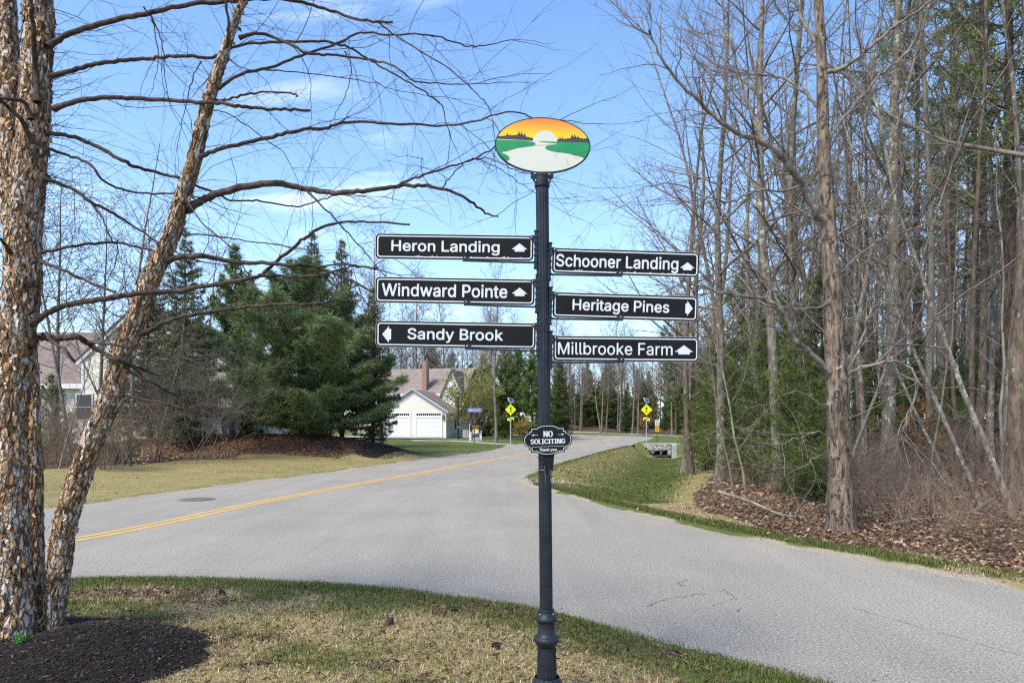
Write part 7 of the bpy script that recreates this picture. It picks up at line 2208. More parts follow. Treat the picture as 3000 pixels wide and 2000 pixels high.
# bin in front of it
bxn = MB()
vx = (565 + 100 - 1500) / FPX * 37
bn = empty('wheeled_bin', ((668 - 1500) * 36.6 / FPX, 36.6, height((668 - 1500) * 36.6 / FPX, 36.6)), (0, 0, 0.2), 'dark blue wheeled bin in the shade under the big pine', 'bin')
MB().add([(-0.26, -0.28, 0.1), (0.26, -0.28, 0.1), (0.26, 0.28, 0.1), (-0.26, 0.28, 0.1), (-0.36, -0.4, 1.05), (0.36, -0.4, 1.05), (0.36, 0.4, 1.05), (-0.36, 0.4, 1.05)], [(0, 3, 2, 1), (4, 5, 6, 7), (0, 1, 5, 4), (1, 2, 6, 5), (2, 3, 7, 6), (3, 0, 4, 7)]).build('tub', M['blue_plastic'], bn, bevel=0.02)
MB().add([(-0.39, -0.44, 1.06), (0.39, -0.44, 1.06), (0.39, 0.44, 1.06), (-0.39, 0.44, 1.06), (-0.34, -0.36, 1.18), (0.34, -0.36, 1.18), (0.34, 0.4, 1.2), (-0.34, 0.4, 1.2)], [(0, 3, 2, 1), (4, 5, 6, 7), (0, 1, 5, 4), (1, 2, 6, 5), (2, 3, 7, 6), (3, 0, 4, 7)]).build('lid', M['blue_plastic'], bn, bevel=0.02)
for s in (-0.27, 0.27):
    wh = MB().lathe([(-0.03, 0.12), (0.03, 0.12)], 14).build('wheel', M['pipe_black'], bn)
    wh.location = (s, 0.32, 0.12)
    wh.rotation_euler = (0, PI / 2, 0)

# grey roofs glimpsed through the far trees
for i, (px, py, Y, w_, lab) in enumerate(((1795, 1175, 168, 9.0, 'grey roofed house far beyond the bend, glimpsed left of the right crosswalk sign'), (1868, 1182, 172, 6.0, 'grey roofed shed far beyond the bend, just behind the right crosswalk sign'))):
    k = Y / FPX
    x = (px - 1500) * k
    z = height(x, Y)
    zt = HC + (HOR - py) * k - z
    r = empty('far_house', (x, Y, z), (0, 0, 0.3 - 0.5 * i), lab, 'house')
    MB().box(-w_ / 2, w_ / 2, 0, 7, -0.5, zt - 2.2).build('wall', M['tail_cone'], r)
    MB().prism([(-w_ / 2 - 0.4, zt - 2.3), (w_ / 2 + 0.4, zt - 2.3), (w_ / 2 - 1.0, zt), (-w_ / 2 + 1.0, zt)], -0.4, 7.4).build('roof', M['tail_cone'], r)
    for q in (-0.25, 0.2):
        wq = MB().box(w_ * q - 0.5, w_ * q + 0.5, -0.05, 0.0, 1.0, 2.4).build('window', M['white_paint'], r)
        MB().box(w_ * q - 0.42, w_ * q + 0.42, -0.06, -0.051, 1.08, 2.32).build('pane', M['glass'], wq)

# ------------------------------------------------------------------ culvert, riprap, granite post
rg = random.Random(9)
CB = lambda px, py, z: G(px, py, z)
rip = empty('riprap_bank', (11.8, 55.5, -0.3), (0, 0, 0), 'bank of loose pale stones around the culvert mouths', 'riprap')
stones = []
for v in range(6):
    ico = bmesh.new()
    bmesh.ops.create_icosphere(ico, subdivisions=1, radius=1)
    for q in ico.verts:
        q.co *= rg.uniform(0.75, 1.15)
        q.co.z *= 0.7
    me = bpy.data.meshes.new('stone')
    ico.to_mesh(me)
    ico.free()
    tone = [(0.27, 0.25, 0.22), (0.18, 0.17, 0.16), (0.32, 0.28, 0.24), (0.10, 0.095, 0.09), (0.24, 0.19, 0.165), (0.36, 0.34, 0.31)][v]
    at = me.color_attributes.new('Col', 'FLOAT_COLOR', 'POINT')
    for k in range(len(me.vertices)):
        at.data[k].color = (*tone, 1)
    me.materials.append(M['stone'])
    stones.append(me)
for k in range(240):
    u, v = rg.random(), rg.random()
    py = 1304 + 27 * v ** 0.9
    lo, hi = 1886 + 34 * v, 1970 - 6 * v
    px = lo + (hi - lo) * u
    Yd = 59.4 - 5.2 * v
    x = (px - 1500) * Yd / FPX
    zz_ = HC + (HOR - py) * Yd / FPX
    if py > 1320 and min(abs(px - 1926), abs(px - 1948)) < 10.5:
        continue
    o = link('stone', stones[rg.randrange(6)], rip)
    s = rg.uniform(0.09, 0.19)
    o.location = (x - 11.8, Yd - 55.5 + 0.1, zz_ + 0.3)
    o.scale = (s * rg.uniform(0.8, 1.4), s, s)
    o.rotation_euler = (rg.uniform(-0.5, 0.5), rg.uniform(-0.5, 0.5), rg.uniform(0, 6.3))
# embankment the stones lie on
eb = []
for v in np.linspace(0, 1, 8):
    Yd = 59.9 - 5.4 * v
    py = 1303 + 30 * v
    row = []
    for px in (1868 + 44 * v, 1900 + 24 * v, 1935, 1976 - 4 * v, 1990 - 8 * v):
        side = px in (1868 + 44 * v, 1990 - 8 * v)
        row.append(((px - 1500) * Yd / FPX, Yd + 0.2, HC + (HOR - py) * Yd / FPX - (0.35 if side else 0.08)))
    eb.append(row)
EV = np.array(eb).reshape(-1, 3)
EF = [[r_ * 5 + c, r_ * 5 + c + 1, r_ * 5 + c + 6, r_ * 5 + c + 5] for r_ in range(7) for c in range(4)]
link('embankment', mesh_from('embankment', EV, EF, [M['earth']]), None, 'short earth slope under the riprap stones', 'slope', None, 'structure')
for px, lab in ((1926, 'black culvert pipe mouth at the foot of the riprap, nearer the road'), (1948, 'black culvert pipe mouth at the foot of the riprap, nearer the granite post')):
    Yd = 54.95
    x = (px - 1500) * Yd / FPX
    zc = HC + (HOR - 1329) * Yd / FPX
    cp = MB()
    prof = []
    for i in range(9):
        prof.append((i * 0.25, 0.27 + 0.012 * (i % 2)))
    rows = [(0.5, 0.002), (0.5, 0.24), (0.0, 0.245)] + prof
    cp.lathe(rows, 18, caps=False)
    o = cp.build('culvert_pipe', M['pipe_black'], None, smooth=True, label=lab, cat='pipe')
    o.location = (x, Yd, zc)
    o.rotation_euler = (-PI / 2, 0, 0)
Yg = 53.5
gp_ = MB().add([(-0.17, -0.15, -0.6), (0.17, -0.15, -0.6), (0.17, 0.15, -0.6), (-0.17, 0.15, -0.6), (-0.16, -0.14, 0.72), (0.16, -0.14, 0.74), (0.16, 0.14, 0.74), (-0.16, 0.14, 0.72), (-0.11, -0.1, 0.84), (0.11, -0.1, 0.85), (0.11, 0.1, 0.85), (-0.11, 0.1, 0.84)],
               [(0, 3, 2, 1), (0, 1, 5, 4), (1, 2, 6, 5), (2, 3, 7, 6), (3, 0, 4, 7), (4, 5, 9, 8), (5, 6, 10, 9), (6, 7, 11, 10), (7, 4, 8, 11), (8, 9, 10, 11)]).build('granite_post', M['granite'], None, bevel=0.015, label='squat grey granite post at the wood edge beside the culvert', cat='bollard')
xg = (1975 - 1500) * Yg / FPX
gp_.location = (xg, Yg, HC + (HOR - 1299) * Yg / FPX - 0.85)

# ------------------------------------------------------------------ the roadside maple (hero of the right side)
HY = 10.7
hkx = HY / FPX
maple_z = height((2467 - 1500) * hkx, HY)


mp_root = empty('roadside_maple', ((2467 - 1500) * hkx, HY, maple_z), (0, 0, 0), 'bare maple with mottled trunk at the verge, nearest tree right of the post', 'tree')
mo = np.array([(2467 - 1500) * hkx, HY, maple_z])
TP = [(2467, 1575, 118), (2466, 1545, 96), (2464, 1480, 84), (2460, 1380, 76), (2456, 1250, 72), (2452, 1130, 68), (2440, 900, 58), (2432, 750, 52), (2424, 600, 44), (2412, 400, 38), (2408, 200, 33), (2398, 0, 28), (2390, -300, 20), (2380, -700, 10)]
P = np.array([A(p[0], p[1], HY) for p in TP]) - mo
R = np.array([p[2] / 2 * hkx * 0.9 for p in TP])
Q = catmull(np.c_[P, R], 8)
sd_ = 18
a_ = np.arange(sd_) * 2 * PI / sd_
hq = Q[:, 2]
fl = 1 + 0.10 * (fbm(np.stack([np.cos(a_)[None] * 1.8 + 0 * hq[:, None], np.sin(a_)[None] * 1.8 + 0 * hq[:, None], hq[:, None] * 1.5 + 0 * a_[None]], -1), 4, 3) - 0.5) * 2
root = 1 + 0.22 * np.exp(-hq[:, None] / 0.18) * np.cos(a_ * 5 + 0.4)[None]
rr2 = Q[:, 3][:, None] * fl * root
V = np.stack([Q[:, 0][:, None] + rr2 * np.cos(a_), Q[:, 1][:, None] + rr2 * np.sin(a_), hq[:, None] + 0 * a_[None]], -1)
idx = np.arange(V.shape[0] * sd_).reshape(V.shape[0], sd_)
nx_ = np.roll(idx, -1, 1)
link('trunk', mesh_from('maple_trunk', V.reshape(-1, 3), np.stack([idx[:-1], nx_[:-1], nx_[1:], idx[1:]], -1).reshape(-1, 4), [M['bark_hero']], True), mp_root)
HL = [
    ([(2452, 1122), (2420, 1080), (2375, 1035), (2330, 990), (2300, 930), (2270, 890), (2200, 870), (2120, 860), (2060, 840), (1990, 820)], 26, 5, 10.7, 10.0),
    ([(2300, 930), (2280, 880), (2250, 830), (2190, 760), (2130, 720)], 12, 4, 10.5, 10.9),
    ([(2462, 1115), (2500, 1088), (2560, 1068), (2640, 1062), (2690, 1120), (2660, 1210), (2640, 1290)], 14, 4, 10.7, 10.2),
    ([(2470, 1105), (2490, 1070), (2520, 1020), (2535, 960), (2560, 900), (2640, 890)], 13, 5, 10.7, 11.2),
    ([(2425, 665), (2390, 620), (2350, 540), (2300, 470), (2240, 420), (2160, 390), (2080, 330), (2000, 250), (1940, 170), (1900, 90)], 30, 5, 10.7, 9.6),
    ([(2350, 540), (2300, 560), (2220, 560), (2140, 590), (2060, 570), (1980, 540), (1900, 545)], 10, 3, 10.5, 9.8),
    ([(2240, 420), (2200, 330), (2170, 250), (2150, 150), (2120, 40)], 14, 6, 10.3, 10.9),
    ([(2412, 215), (2450, 205), (2500, 180), (2560, 130), (2620, 80), (2680, 40), (2760, -20)], 18, 8, 10.7, 10.2),
    ([(2420, 420), (2460, 360), (2520, 290), (2580, 220), (2640, 170), (2700, 90)], 14, 6, 10.7, 11.4),
    ([(2404, 150), (2380, 110), (2350, 60), (2330, -20), (2320, -120)], 16, 9, 10.7, 11.2),
    ([(2430, 700), (2470, 680), (2530, 640), (2590, 600), (2640, 520), (2650, 450)], 10, 4, 10.7, 10.1),
    ([(2436, 820), (2480, 780), (2540, 730), (2600, 690), (2660, 640)], 10, 4, 10.7, 11.3),
    ([(2410, 330), (2380, 300), (2330, 250), (2260, 220), (2170, 215), (2080, 180), (2010, 120)], 13, 4, 10.7, 11.6),
    ([(2436, 880), (2400, 900), (2330, 905), (2250, 900), (2170, 905)], 9, 3, 10.7, 10.3),
    ([(2438, 1190), (2400, 1180), (2350, 1150), (2290, 1160), (2260, 1185)], 6, 2.5, 10.7, 10.2),
    ([(2440, 1280), (2390, 1265), (2340, 1285), (2270, 1300), (2180, 1290)], 6, 2.5, 10.6, 10.0),
    ([(2450, 1345), (2400, 1335), (2360, 1360), (2320, 1380)], 6, 2.5, 10.6, 10.2),
]
rb = random.Random(5)
g1P, g1R, g2P, g2R, g3P, g3R = [], [], [], [], [], []
for li, (px, w0, w1, d0, d1) in enumerate(HL):
    n = len(px)
    P = np.array([A(p[0], p[1], d0 + (d1 - d0) * k / (n - 1)) for k, p in enumerate(px)]) - mo
    Qb = catmull(P, 5)
    m = len(Qb)
    Qb[1:-1] += np.random.default_rng(li + 50).normal(0, 0.012, (m - 2, 3))
    Rb = np.linspace(w0, w1, m) / 2 * hkx * 0.82
    ti = np.argmin(np.abs(Q[:, 2] - Qb[0, 2]))
    if abs(Qb[0, 0] - Q[ti, 0]) < Q[ti, 3] * 1.6:
        Qb[0] = (Q[ti, 0], Q[ti, 1] + 0.02, Qb[0, 2])
        Rb[0] *= 0.7
    g1P.append(Qb)
    g1R.append(Rb)
    L = np.linalg.norm(np.diff(Qb, axis=0), axis=1).sum()
    for k in range(int(L / 0.16) + 3 if w0 > 8 else int(L / 0.3) + 2):
        i = rb.randrange(max(1, int(m * 0.22)), m - 1) if k > 3 else m - 2
        t = Qb[i + 1] - Qb[i]
        t = t / (math.sqrt(t @ t) + 1e-9)
        ln = rb.uniform(0.5, 1.9)
        q, r, dd_ = wander(Qb[i], side_dir(t, rb.uniform(0.35, 0.95)), ln, 7, 0.16, -0.02, min(Rb[i] * 0.55, 0.010), 0.0022)
        g2P.append(q)
        g2R.append(r)
        for j in range(int(ln / 0.16)):
            ii = rb.randrange(1, 7)
            t2 = q[ii + 1] - q[ii] if ii < 7 else q[ii] - q[ii - 1]
            t2 = t2 / (math.sqrt(t2 @ t2) + 1e-9)
            q3, r3, _d = wander(q[ii], side_dir(t2, rb.uniform(0.4, 1.0)), rb.uniform(0.12, 0.6), 4, 0.2, -0.01, 0.0032, 0.0018)
            g3P.append(q3)
            g3R.append(r3)
link('crown', tube_mesh('maple_crown', [(g1P, g1R, 8), (g2P, g2R, 4), (g3P, g3R, 3)], M['twig_grey']), mp_root)


# ------------------------------------------------------------------ the wood on the right
def at_px(px, Y):
    return (px - 1500) * Y / FPX


WT = [  # pixel x at the horizon row, distance, variant, scale, spin, lean, label
    (2600, 15.8, 'tall_a', 1.08, 0.4, (0.02, -0.03), 'stout lichen-spotted trunk just right of the roadside maple'),
    (2537, 17.0, 'tall_c', 0.72, 2.0, (0, -0.01), 'thin dark trunk between the maple and the stout lichen-spotted trunk'),
    (2978, 12.8, 'tall_b', 1.25, 1.1, (0, 0.02), 'thick dark oak trunk at the right edge of the picture'),
    (2660, 20.5, 'tall_b', 1.0, 3.0, (0, -0.03), 'dark straight trunk behind and right of the stout lichen-spotted one'),
    (2748, 22.0, 'tall_a', 0.95, 4.4, (0, 0.03), 'pale lichened trunk leaning slightly right, midway to the edge oak'),
    (2900, 19.0, 'tall_c', 1.05, 5.0, (0, -0.05), 'grey trunk leaning left, just left of the edge oak'),
    (2026, 25.0, 'tall_b', 0.95, 2.7, (0.0, 0.01), 'dark pine-like trunk at the swale, left end of the young pines'),
    (2006, 31.0, 'spread_b', 1.35, 0.7, (0, 0.0), 'tall forked bare tree behind the blades, leftmost of the right wood'),
    (2280, 17.5, 'tall_a', 0.98, 5.6, (0.02, -0.09), 'lichened trunk leaning left behind the young pines, left of the maple'),
    (2345, 19.5, 'tall_c', 1.1, 1.9, (0, -0.07), 'slim grey trunk leaning left, second left of the maple'),
    (2215, 22.0, 'tall_a', 0.92, 3.6, (0, -0.06), 'grey trunk rising out of the young pines, third left of the maple'),
    (2160, 27.0, 'tall_c', 1.1, 0.2, (0, -0.03), 'slender trunk behind the pines above the Millbrooke blade end'),
    (2400, 24.0, 'tall_b', 1.0, 4.0, (0, -0.02), 'dark trunk seen just left of the maple, farther back'),
    (2110, 20.5, 'spread_a', 1.02, 2.2, (0.0, -0.05), 'spreading reddish-twigged bare tree reaching over the right blades'),
    (2075, 29.0, 'spread_a', 1.15, 4.9, (0, -0.02), 'reddish bare tree behind the Schooner Landing blade'),
]
for i, (px, Y, key, s, rz, ln, lab) in enumerate(WT):
    plant('bare_tree', key, at_px(px, Y), Y, rz, s, lab, 'tree', 'bare trees of the right wood', ln)
SP = [(2890, 12.0, 'sap_c', 1.0, 0.3, (0.0, -0.22), 'thin pale sapling leaning left in front of the wood, left of the edge oak'),
      (2985, 11.2, 'sap_c', 1.15, 1.3, (0.05, -0.13), 'pale double-curved sapling against the edge oak'),
      (2940, 14.0, 'sap_a', 1.2, 3.0, (0, -0.12), 'slim pale sapling between two grey trunks near the edge oak'),
      (2440, 12.6, 'sap_a', 1.15, 2.0, (0.03, -0.16), 'pale leaning sapling right behind the roadside maple'),
      (2150, 17.5, 'sap_b', 1.1, 0.9, (0, -0.25), 'pale sapling leaning left across the young pines'),
      (2190, 16.5, 'sap_a', 0.95, 4.1, (0, -0.18), 'second pale sapling leaning left across the young pines'),
      (2720, 13.0, 'sap_b', 1.0, 5.2, (0, 0.1), 'short brushy sapling right of the stout lichen-spotted trunk'),
      (2800, 15.0, 'sap_c', 0.9, 1.0, (0, -0.2), 'grey sapling leaning left across the right part of the wood')]
for px, Y, key, s, rz, ln, lab in SP:
    plant('sapling', key, at_px(px, Y), Y, rz, s, lab, 'sapling', 'saplings of the right wood', ln)
YP = [(2150, 21.5, 'pine_young_a', 0.74, 'bushy young pine at the swale, leftmost of the row under the right blades'), (2235, 18.5, 'pine_young_a', 0.80, 'bushy young pine in the middle of the row left of the maple'),
      (2330, 16.2, 'pine_young_a', 0.66, 'bushy young pine directly left of the maple trunk'), (2066, 27.5, 'pine_young_b', 0.8, 'low young pine beside the dark trunk at the swale'),
      (2034, 50.0, 'pine_young_a', 0.62, 'rounded young pine behind the granite post'), (2115, 36, 'pine_young_a', 0.85, 'young pine behind the swale bank, right of the granite post'),
      (2180, 24.5, 'pine_young_a', 1.25, 'taller young pine behind the row, under the Millbrooke blade end'), (2400, 21.5, 'pine_young_a', 1.1, 'young pine showing behind the maple trunk on its left'),
      (2560, 24.0, 'pine_young_a', 0.75, 'young pine behind the trunks just right of the maple'), (2690, 19.5, 'pine_young_b', 0.92, 'yellow-green young pine in the gap right of the stout trunk'),
      (2800, 23.0, 'pine_young_a', 0.7, 'young pine deep in the wood toward the right edge'), (2290, 29, 'pine_young_a', 1.25, 'tall young pine farther back left of the maple'),
      (2090, 45, 'pine_young_a', 1.3, 'young pine far back along the swale'), 
      (2385, 14.2, 'pine_young_b', 0.6, 'small young pine touching the maple trunk on its left'), (2620, 21.5, 'pine_young_b', 1.0, 'young pine right behind the stout lichen-spotted trunk'), (2890, 21, 'pine_young_b', 0.95, 'young pine behind the leaning sapling near the edge oak')]
rg = random.Random(21)
for px, Y, key, s, lab in YP:
    plant('young_pine', key, at_px(px, Y), Y, rg.uniform(0, 6), s, lab, 'pine', 'young pines at the wood edge')
TPN = [(2690, 27, 'pine_tall_a', 0.95, 'tall pine with high ragged boughs, upper right of the maple'), (2860, 24, 'pine_tall_b', 1.0, 'tall pine whose boughs hang near the top right corner'), (2540, 33, 'pine_tall_b', 1.05, 'tall pine behind the maple with boughs above the blades'),
       (2950, 17.5, 'pine_tall_a', 0.92, 'tall pine overhanging the top right corner beside the edge oak'), (2330, 40, 'pine_tall_a', 0.95, 'distant tall pine behind the leaning trunks left of the maple'), (2790, 34, 'pine_tall_a', 1.1, 'distant tall pine deep in the wood on the right'), (2045, 52, 'pine_tall_b', 0.95, 'distant pine top showing above the Schooner Landing blade')]
for px, Y, key, s, lab in TPN:
    plant('tall_pine', key, at_px(px, Y), Y, rg.uniform(0, 6), s, lab, 'pine', 'tall pines of the right wood')
def region(px):
    for lim, t in ((2120, 'above the granite post and swale'), (2250, 'behind the pines past the blade ends'), (2400, 'behind the pines just left of the maple'), (2560, 'right behind the maple'), (2700, 'behind the stout lichen-spotted trunk'),
                   (2850, 'in the gap left of the leaning saplings'), (2960, 'behind the leaning saplings near the edge oak')):
        if px < lim:
            return t
    return 'at the edge oak and beyond'


# deeper ranks, indistinguishable from one another
pts = []
tries = 0
while len(pts) < 66 and tries < 9000:
    tries += 1
    Y = 17 + 62 * rg.random() ** 1.1
    x = rg.uniform(4, 52)
    px = 1500 + x / Y * FPX
    if not (2030 < px < 3120) or float(wood_in(np.array(x), np.array(Y))) < 2.0:
        continue
    if any((x - a) ** 2 + (Y - b) ** 2 < 2.6 for a, b in pts):
        continue
    pts.append((x, Y))
for i, (x, Y) in enumerate(pts):
    key = ['tall_a', 'tall_b', 'tall_c', 'tall_b', 'sap_c', 'tall_c'][i % 6] if Y < 42 else ['far_a', 'far_c', 'tall_b'][i % 3]
    plant('bare_tree', key, x, Y, rg.uniform(0, 6.3), rg.uniform(0.8, 1.12), 'slender bare trunk deep in the wood, ' + region(1500 + x / Y * FPX), 'tree', 'deep ranks of the right wood', (rg.gauss(0, 0.03), rg.gauss(0, 0.035)))

pts = []
tries = 0
while len(pts) < 84 and tries < 9000:
    tries += 1
    Y = 13.5 + 30 * rg.random() ** 1.2
    x = rg.uniform(4, 34)
    px = 1500 + x / Y * FPX
    if not (2040 < px < 3080) or float(wood_in(np.array(x), np.array(Y))) < 1.6 or any((x - a) ** 2 + (Y - b) ** 2 < 1.2 for a, b in pts):
        continue
    pts.append((x, Y))
for i, (x, Y) in enumerate(pts):
    plant('pole_tree', ['pole_a', 'pole_b', 'pole_c', 'pole_b'][i % 4], x, Y, rg.uniform(0, 6.3), rg.uniform(0.8, 1.1), 'thin straight pole-like tree in the wood, ' + region(1500 + x / Y * FPX), 'tree', 'thin pole trees of the right wood', (rg.gauss(0, 0.03), rg.gauss(-0.02, 0.05)))

# ------------------------------------------------------------------ the left side
plant('white_pine', 'white_pine_big', at_px(890, 35.2), 35.2, 0.4, 1.14, 'big bushy white pine on the bark-mulched berm left of the blades', 'pine', sz=0.86)
plant('spruce', 'spruce_a', at_px(1092, 37.0), 37.0, 1.0, 0.70, 'spruce on the right flank of the big white pine, touching the garage view', 'spruce')
plant('spruce', 'spruce_b', at_px(1002, 43), 43, 2.0, 1.15, 'pale narrow spruce spire behind the white pine, the one nearer the blades', 'spruce')
plant('spruce', 'spruce_a', at_px(916, 43), 43, 3.0, 1.12, 'dark spruce spire rising behind the middle of the white pine', 'spruce')
plant('spruce', 'spruce_a', at_px(545, 33.0), 33.0, 4.0, 0.86, 'dark spruce left of the white pine, behind the birch limbs', 'spruce')
plant('spruce', 'spruce_a', at_px(440, 36.0), 36.0, 5.0, 0.80, 'shadowy spruce behind the leaning birch stem', 'spruce')
plant('white_pine', 'pine_far_a', at_px(690, 40), 40, 2.2, 0.90, 'second white pine filling the gap between berm and cream house', 'pine')
LB = [(376, 26.0, 'tall_a', 0.66, 'tall straight bare tree between birch stems'), (205, 27.0, 'tall_c', 0.7, 'bare tree right of the main birch stem, in front of the roof'), (165, 33, 'far_c', 0.85, 'slim bare tree close beside the main birch stem'), (290, 34, 'far_c', 0.8, 'faint bare tree above the cream house roof'),
      (470, 38, 'far_b', 0.75, 'faint bare tree above the shadowy spruce'), (1120, 46, 'far_b', 0.82, 'pale bare trunk beside the garage roof, left of the chimney'), (60, 30, 'far_a', 0.8, 'bare tree at the left edge behind the birch'), (620, 52, 'far_a', 0.8, 'faint bare tree behind the white pine top')]
for i, (px, Y, key, s, lab) in enumerate(LB):
    plant('bare_tree', key, at_px(px, Y), Y, i * 1.3, s, lab, 'tree', 'bare trees behind the left lawn')
LS = [(175, 22.5, 'sap_b', 1.0, (0, 0.25), 'pale sapling leaning right, closest to the main birch stem'), (390, 24.0, 'sap_c', 0.9, (0, 0.12), 'pale sapling leaning right past the leaning birch stem'), (365, 24.2, 'sap_a', 0.95, (0, 0.03), 'upright sapling beside the straight bare tree'),
      (130, 23, 'sap_a', 0.9, (0, 0.05), 'thin sapling in front of the cream house wall'), (240, 25, 'sap_a', 1.0, (0, -0.04), 'thin sapling in front of the cream house window'), (320, 27, 'sap_b', 1.2, (0, 0.02), 'brushy sapling at the corner of the cream house'), (455, 27, 'sap_b', 1.2, (0, 0.2), 'brushy sapling before the shadowy spruce')]
for i, (px, Y, key, s, ln, lab) in enumerate(LS):
    plant('sapling', key, at_px(px, Y), Y, i * 2.1, s, lab, 'sapling', 'saplings at the left lawn edge', ln)
plant('young_pine', 'pine_young_b', at_px(345, 26), 26, 1, 0.75, 'thin young pine at the foot of the cream house', 'pine')
plant('young_pine', 'pine_young_b', at_px(150, 30), 30, 2, 0.8, 'small young pine left of the cream house window', 'pine')

# ------------------------------------------------------------------ middle distance
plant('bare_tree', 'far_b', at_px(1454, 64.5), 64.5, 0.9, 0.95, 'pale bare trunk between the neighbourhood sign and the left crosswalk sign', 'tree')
MPN = [(1560, 76, 'pine_far_a', 0.80, 'dense pine behind the left crosswalk sign'), (1480, 79, 'pine_far_a', 0.86, 'dense dark pine behind the pale bare trunk'), (1640, 82, 'spruce_far', 0.88, 'dark spruce just right of the post above the placard'), (1520, 92, 'pine_far_b', 0.78, 'taller pine behind the pines left of the post'),
       (1420, 84, 'pine_far_a', 0.78, 'dark pine behind the budding shrub')]
for i, (px, Y, key, s, lab) in enumerate(MPN):
    plant('pine_tree', key, at_px(px, Y), Y, i * 1.9, s, lab, 'pine', 'evergreens beyond the lawn')
BACK = [(1760, 119, 'far_b', 0.9, 'pale leaning bare trunk at the bend, left of a pale twin trunk'), (1752 + 0, 121, 'far_a', 0.8, 'pale straight bare trunk at the bend, right of the leaning one'), (1700, 126, 'far_c', 0.95, 'bare trunk at the bend nearest the placard'), (1815, 124, 'far_a', 0.95, 'stout bare trunk at the bend left of the right crosswalk sign')]
BACK[1] = (1776, 121, 'far_b', 0.98, BACK[1][4])
for i, (px, Y, key, s, lab) in enumerate(BACK):
    plant('bare_tree', key, at_px(px, Y), Y, i * 1.7, s, lab, 'tree', 'bare trees at the bend', (0, -0.06 if i == 0 else 0))
def far_region(px):
    for lim, t in ((1200, 'above the spruce beside the garage'), (1330, 'above the garage roof'), (1450, 'behind the budding shrub'), (1560, 'behind the left crosswalk sign'), (1640, 'behind the post'), (1720, 'just right of the post'),
                   (1800, 'behind the pale trunks at the bend'), (1900, 'behind the right crosswalk sign'), (2000, 'behind the speed limit sign')):
        if px < lim:
            return t
    return 'behind the granite post and swale'


rg = random.Random(4)
k = 0
tries = 0
pts = []
while len(pts) < 185 and tries < 12000:
    tries += 1
    Y = 96 + 95 * rg.random() ** 1.5
    px = rg.uniform(1040, 2150)
    x = at_px(px, Y)
    if px < 1660 and Y < 140 and float(poly_sd(np.array(x), np.array(Y), OUTS)) < 3:
        continue
    if float(poly_sd(np.array(x), np.array(Y), OUTS)) < 4.5 or (x < 2 and 104 < Y < 134):
        continue
    if any((x - a) ** 2 + (Y - b) ** 2 < 6 for a, b in pts):
        continue
    pts.append((x, Y))
for i, (x, Y) in enumerate(pts):
    px = 1500 + x / Y * FPX
    ev_ = rg.random() < (0.50 if px > 1640 else 0.25)
    if ev_:
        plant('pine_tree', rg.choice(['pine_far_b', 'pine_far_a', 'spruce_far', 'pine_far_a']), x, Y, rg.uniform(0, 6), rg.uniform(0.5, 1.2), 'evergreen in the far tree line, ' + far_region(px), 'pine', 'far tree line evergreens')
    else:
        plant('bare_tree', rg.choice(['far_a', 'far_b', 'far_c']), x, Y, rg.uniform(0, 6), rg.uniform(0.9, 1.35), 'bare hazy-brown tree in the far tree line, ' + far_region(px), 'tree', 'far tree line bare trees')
# trees behind the garage house and the left houses
pts = []
tries = 0
while len(pts) < 26 and tries < 3000:
    tries += 1
    Y = rg.uniform(92, 125)
    x = at_px(rg.uniform(250, 1420), Y)
    if any((x - a) ** 2 + (Y - b) ** 2 < 9 for a, b in pts):
        continue
    pts.append((x, Y))
for i, (x, Y) in enumerate(pts):
    if i % 4 == 0:
        plant('pine_tree', 'pine_far_b', x, Y, rg.uniform(0, 6), rg.uniform(0.8, 1.05), 'pine with bare lower trunk behind the house roofs', 'pine', 'pines behind the houses')
    else:
        plant('bare_tree', ['far_a', 'far_c'][i % 2], x, Y, rg.uniform(0, 6), rg.uniform(0.75, 1.0), 'bare tree behind the house roofs', 'tree', 'bare trees behind the houses')


# budding shrub, forsythia, brush
def bush_variant(key, seed, n, H, r0, mat, spec=BUSH, bud=None, nbud=0, lean=0.35, budsize=0.03):
    rr = random.Random(seed)
    lev = [[] for _ in range(6)]
    tips = []
    for i in range(n):
        a = rr.uniform(0, 6.28)
        sp = dict(spec, lean=lean)
        b = Bare(seed * 100 + i, H * rr.uniform(0.7, 1.1), r0 * rr.uniform(0.6, 1.2), sp)
        off = np.array([math.cos(a), math.sin(a), 0]) * rr.uniform(0, 0.12 * H)
        for L_, src in zip(lev, b.lev):
            for p, q in src:
                L_.append((p + off, q))
    gs = [([p for p, _ in L_], [q for _, q in L_], s) for L_, s in zip(lev, (5, 4, 3, 3, 3)) if L_]
    br = tube_mesh(key + '_stems', gs, M[mat])
    cr = None
    if bud:
        rng = np.random.default_rng(seed)
        cand = np.concatenate([p[1:] for L_ in lev[2:4] for p, _ in L_])
        C = cand[rng.integers(0, len(cand), nbud)] + rng.normal(0, 0.02, (nbud, 3))
        D = rng.normal(0, 1, (nbud, 3)) + np.array([0, 0, 0.7])
        D /= np.linalg.norm(D, axis=1, keepdims=True)
        V, F = needle_tris(rng, C, D, np.full(nbud, budsize * 2.2), 3, budsize * 0.6, 0.8)
        sh = rng.random((nbud, 1))
        co = np.array(bud[0])[None] * (1 - sh) + np.array(bud[1])[None] * sh
        cr = mesh_from(key + '_buds', V, F, [M['leaves']], False, np.repeat(co, 9, 0))
    VAR[key] = (br, cr)


def plant_bush(name, key, x, y, rz, s, label, cat='shrub', group=None, parts=('stems', 'leaf_buds')):
    o = empty(name, (x, y, height(x, y)), (0, 0, rz), label, cat, group, s)
    br, cr = VAR[key]
    link(parts[0], br, o)
    if cr:
        link(parts[1], cr, o)
    return o


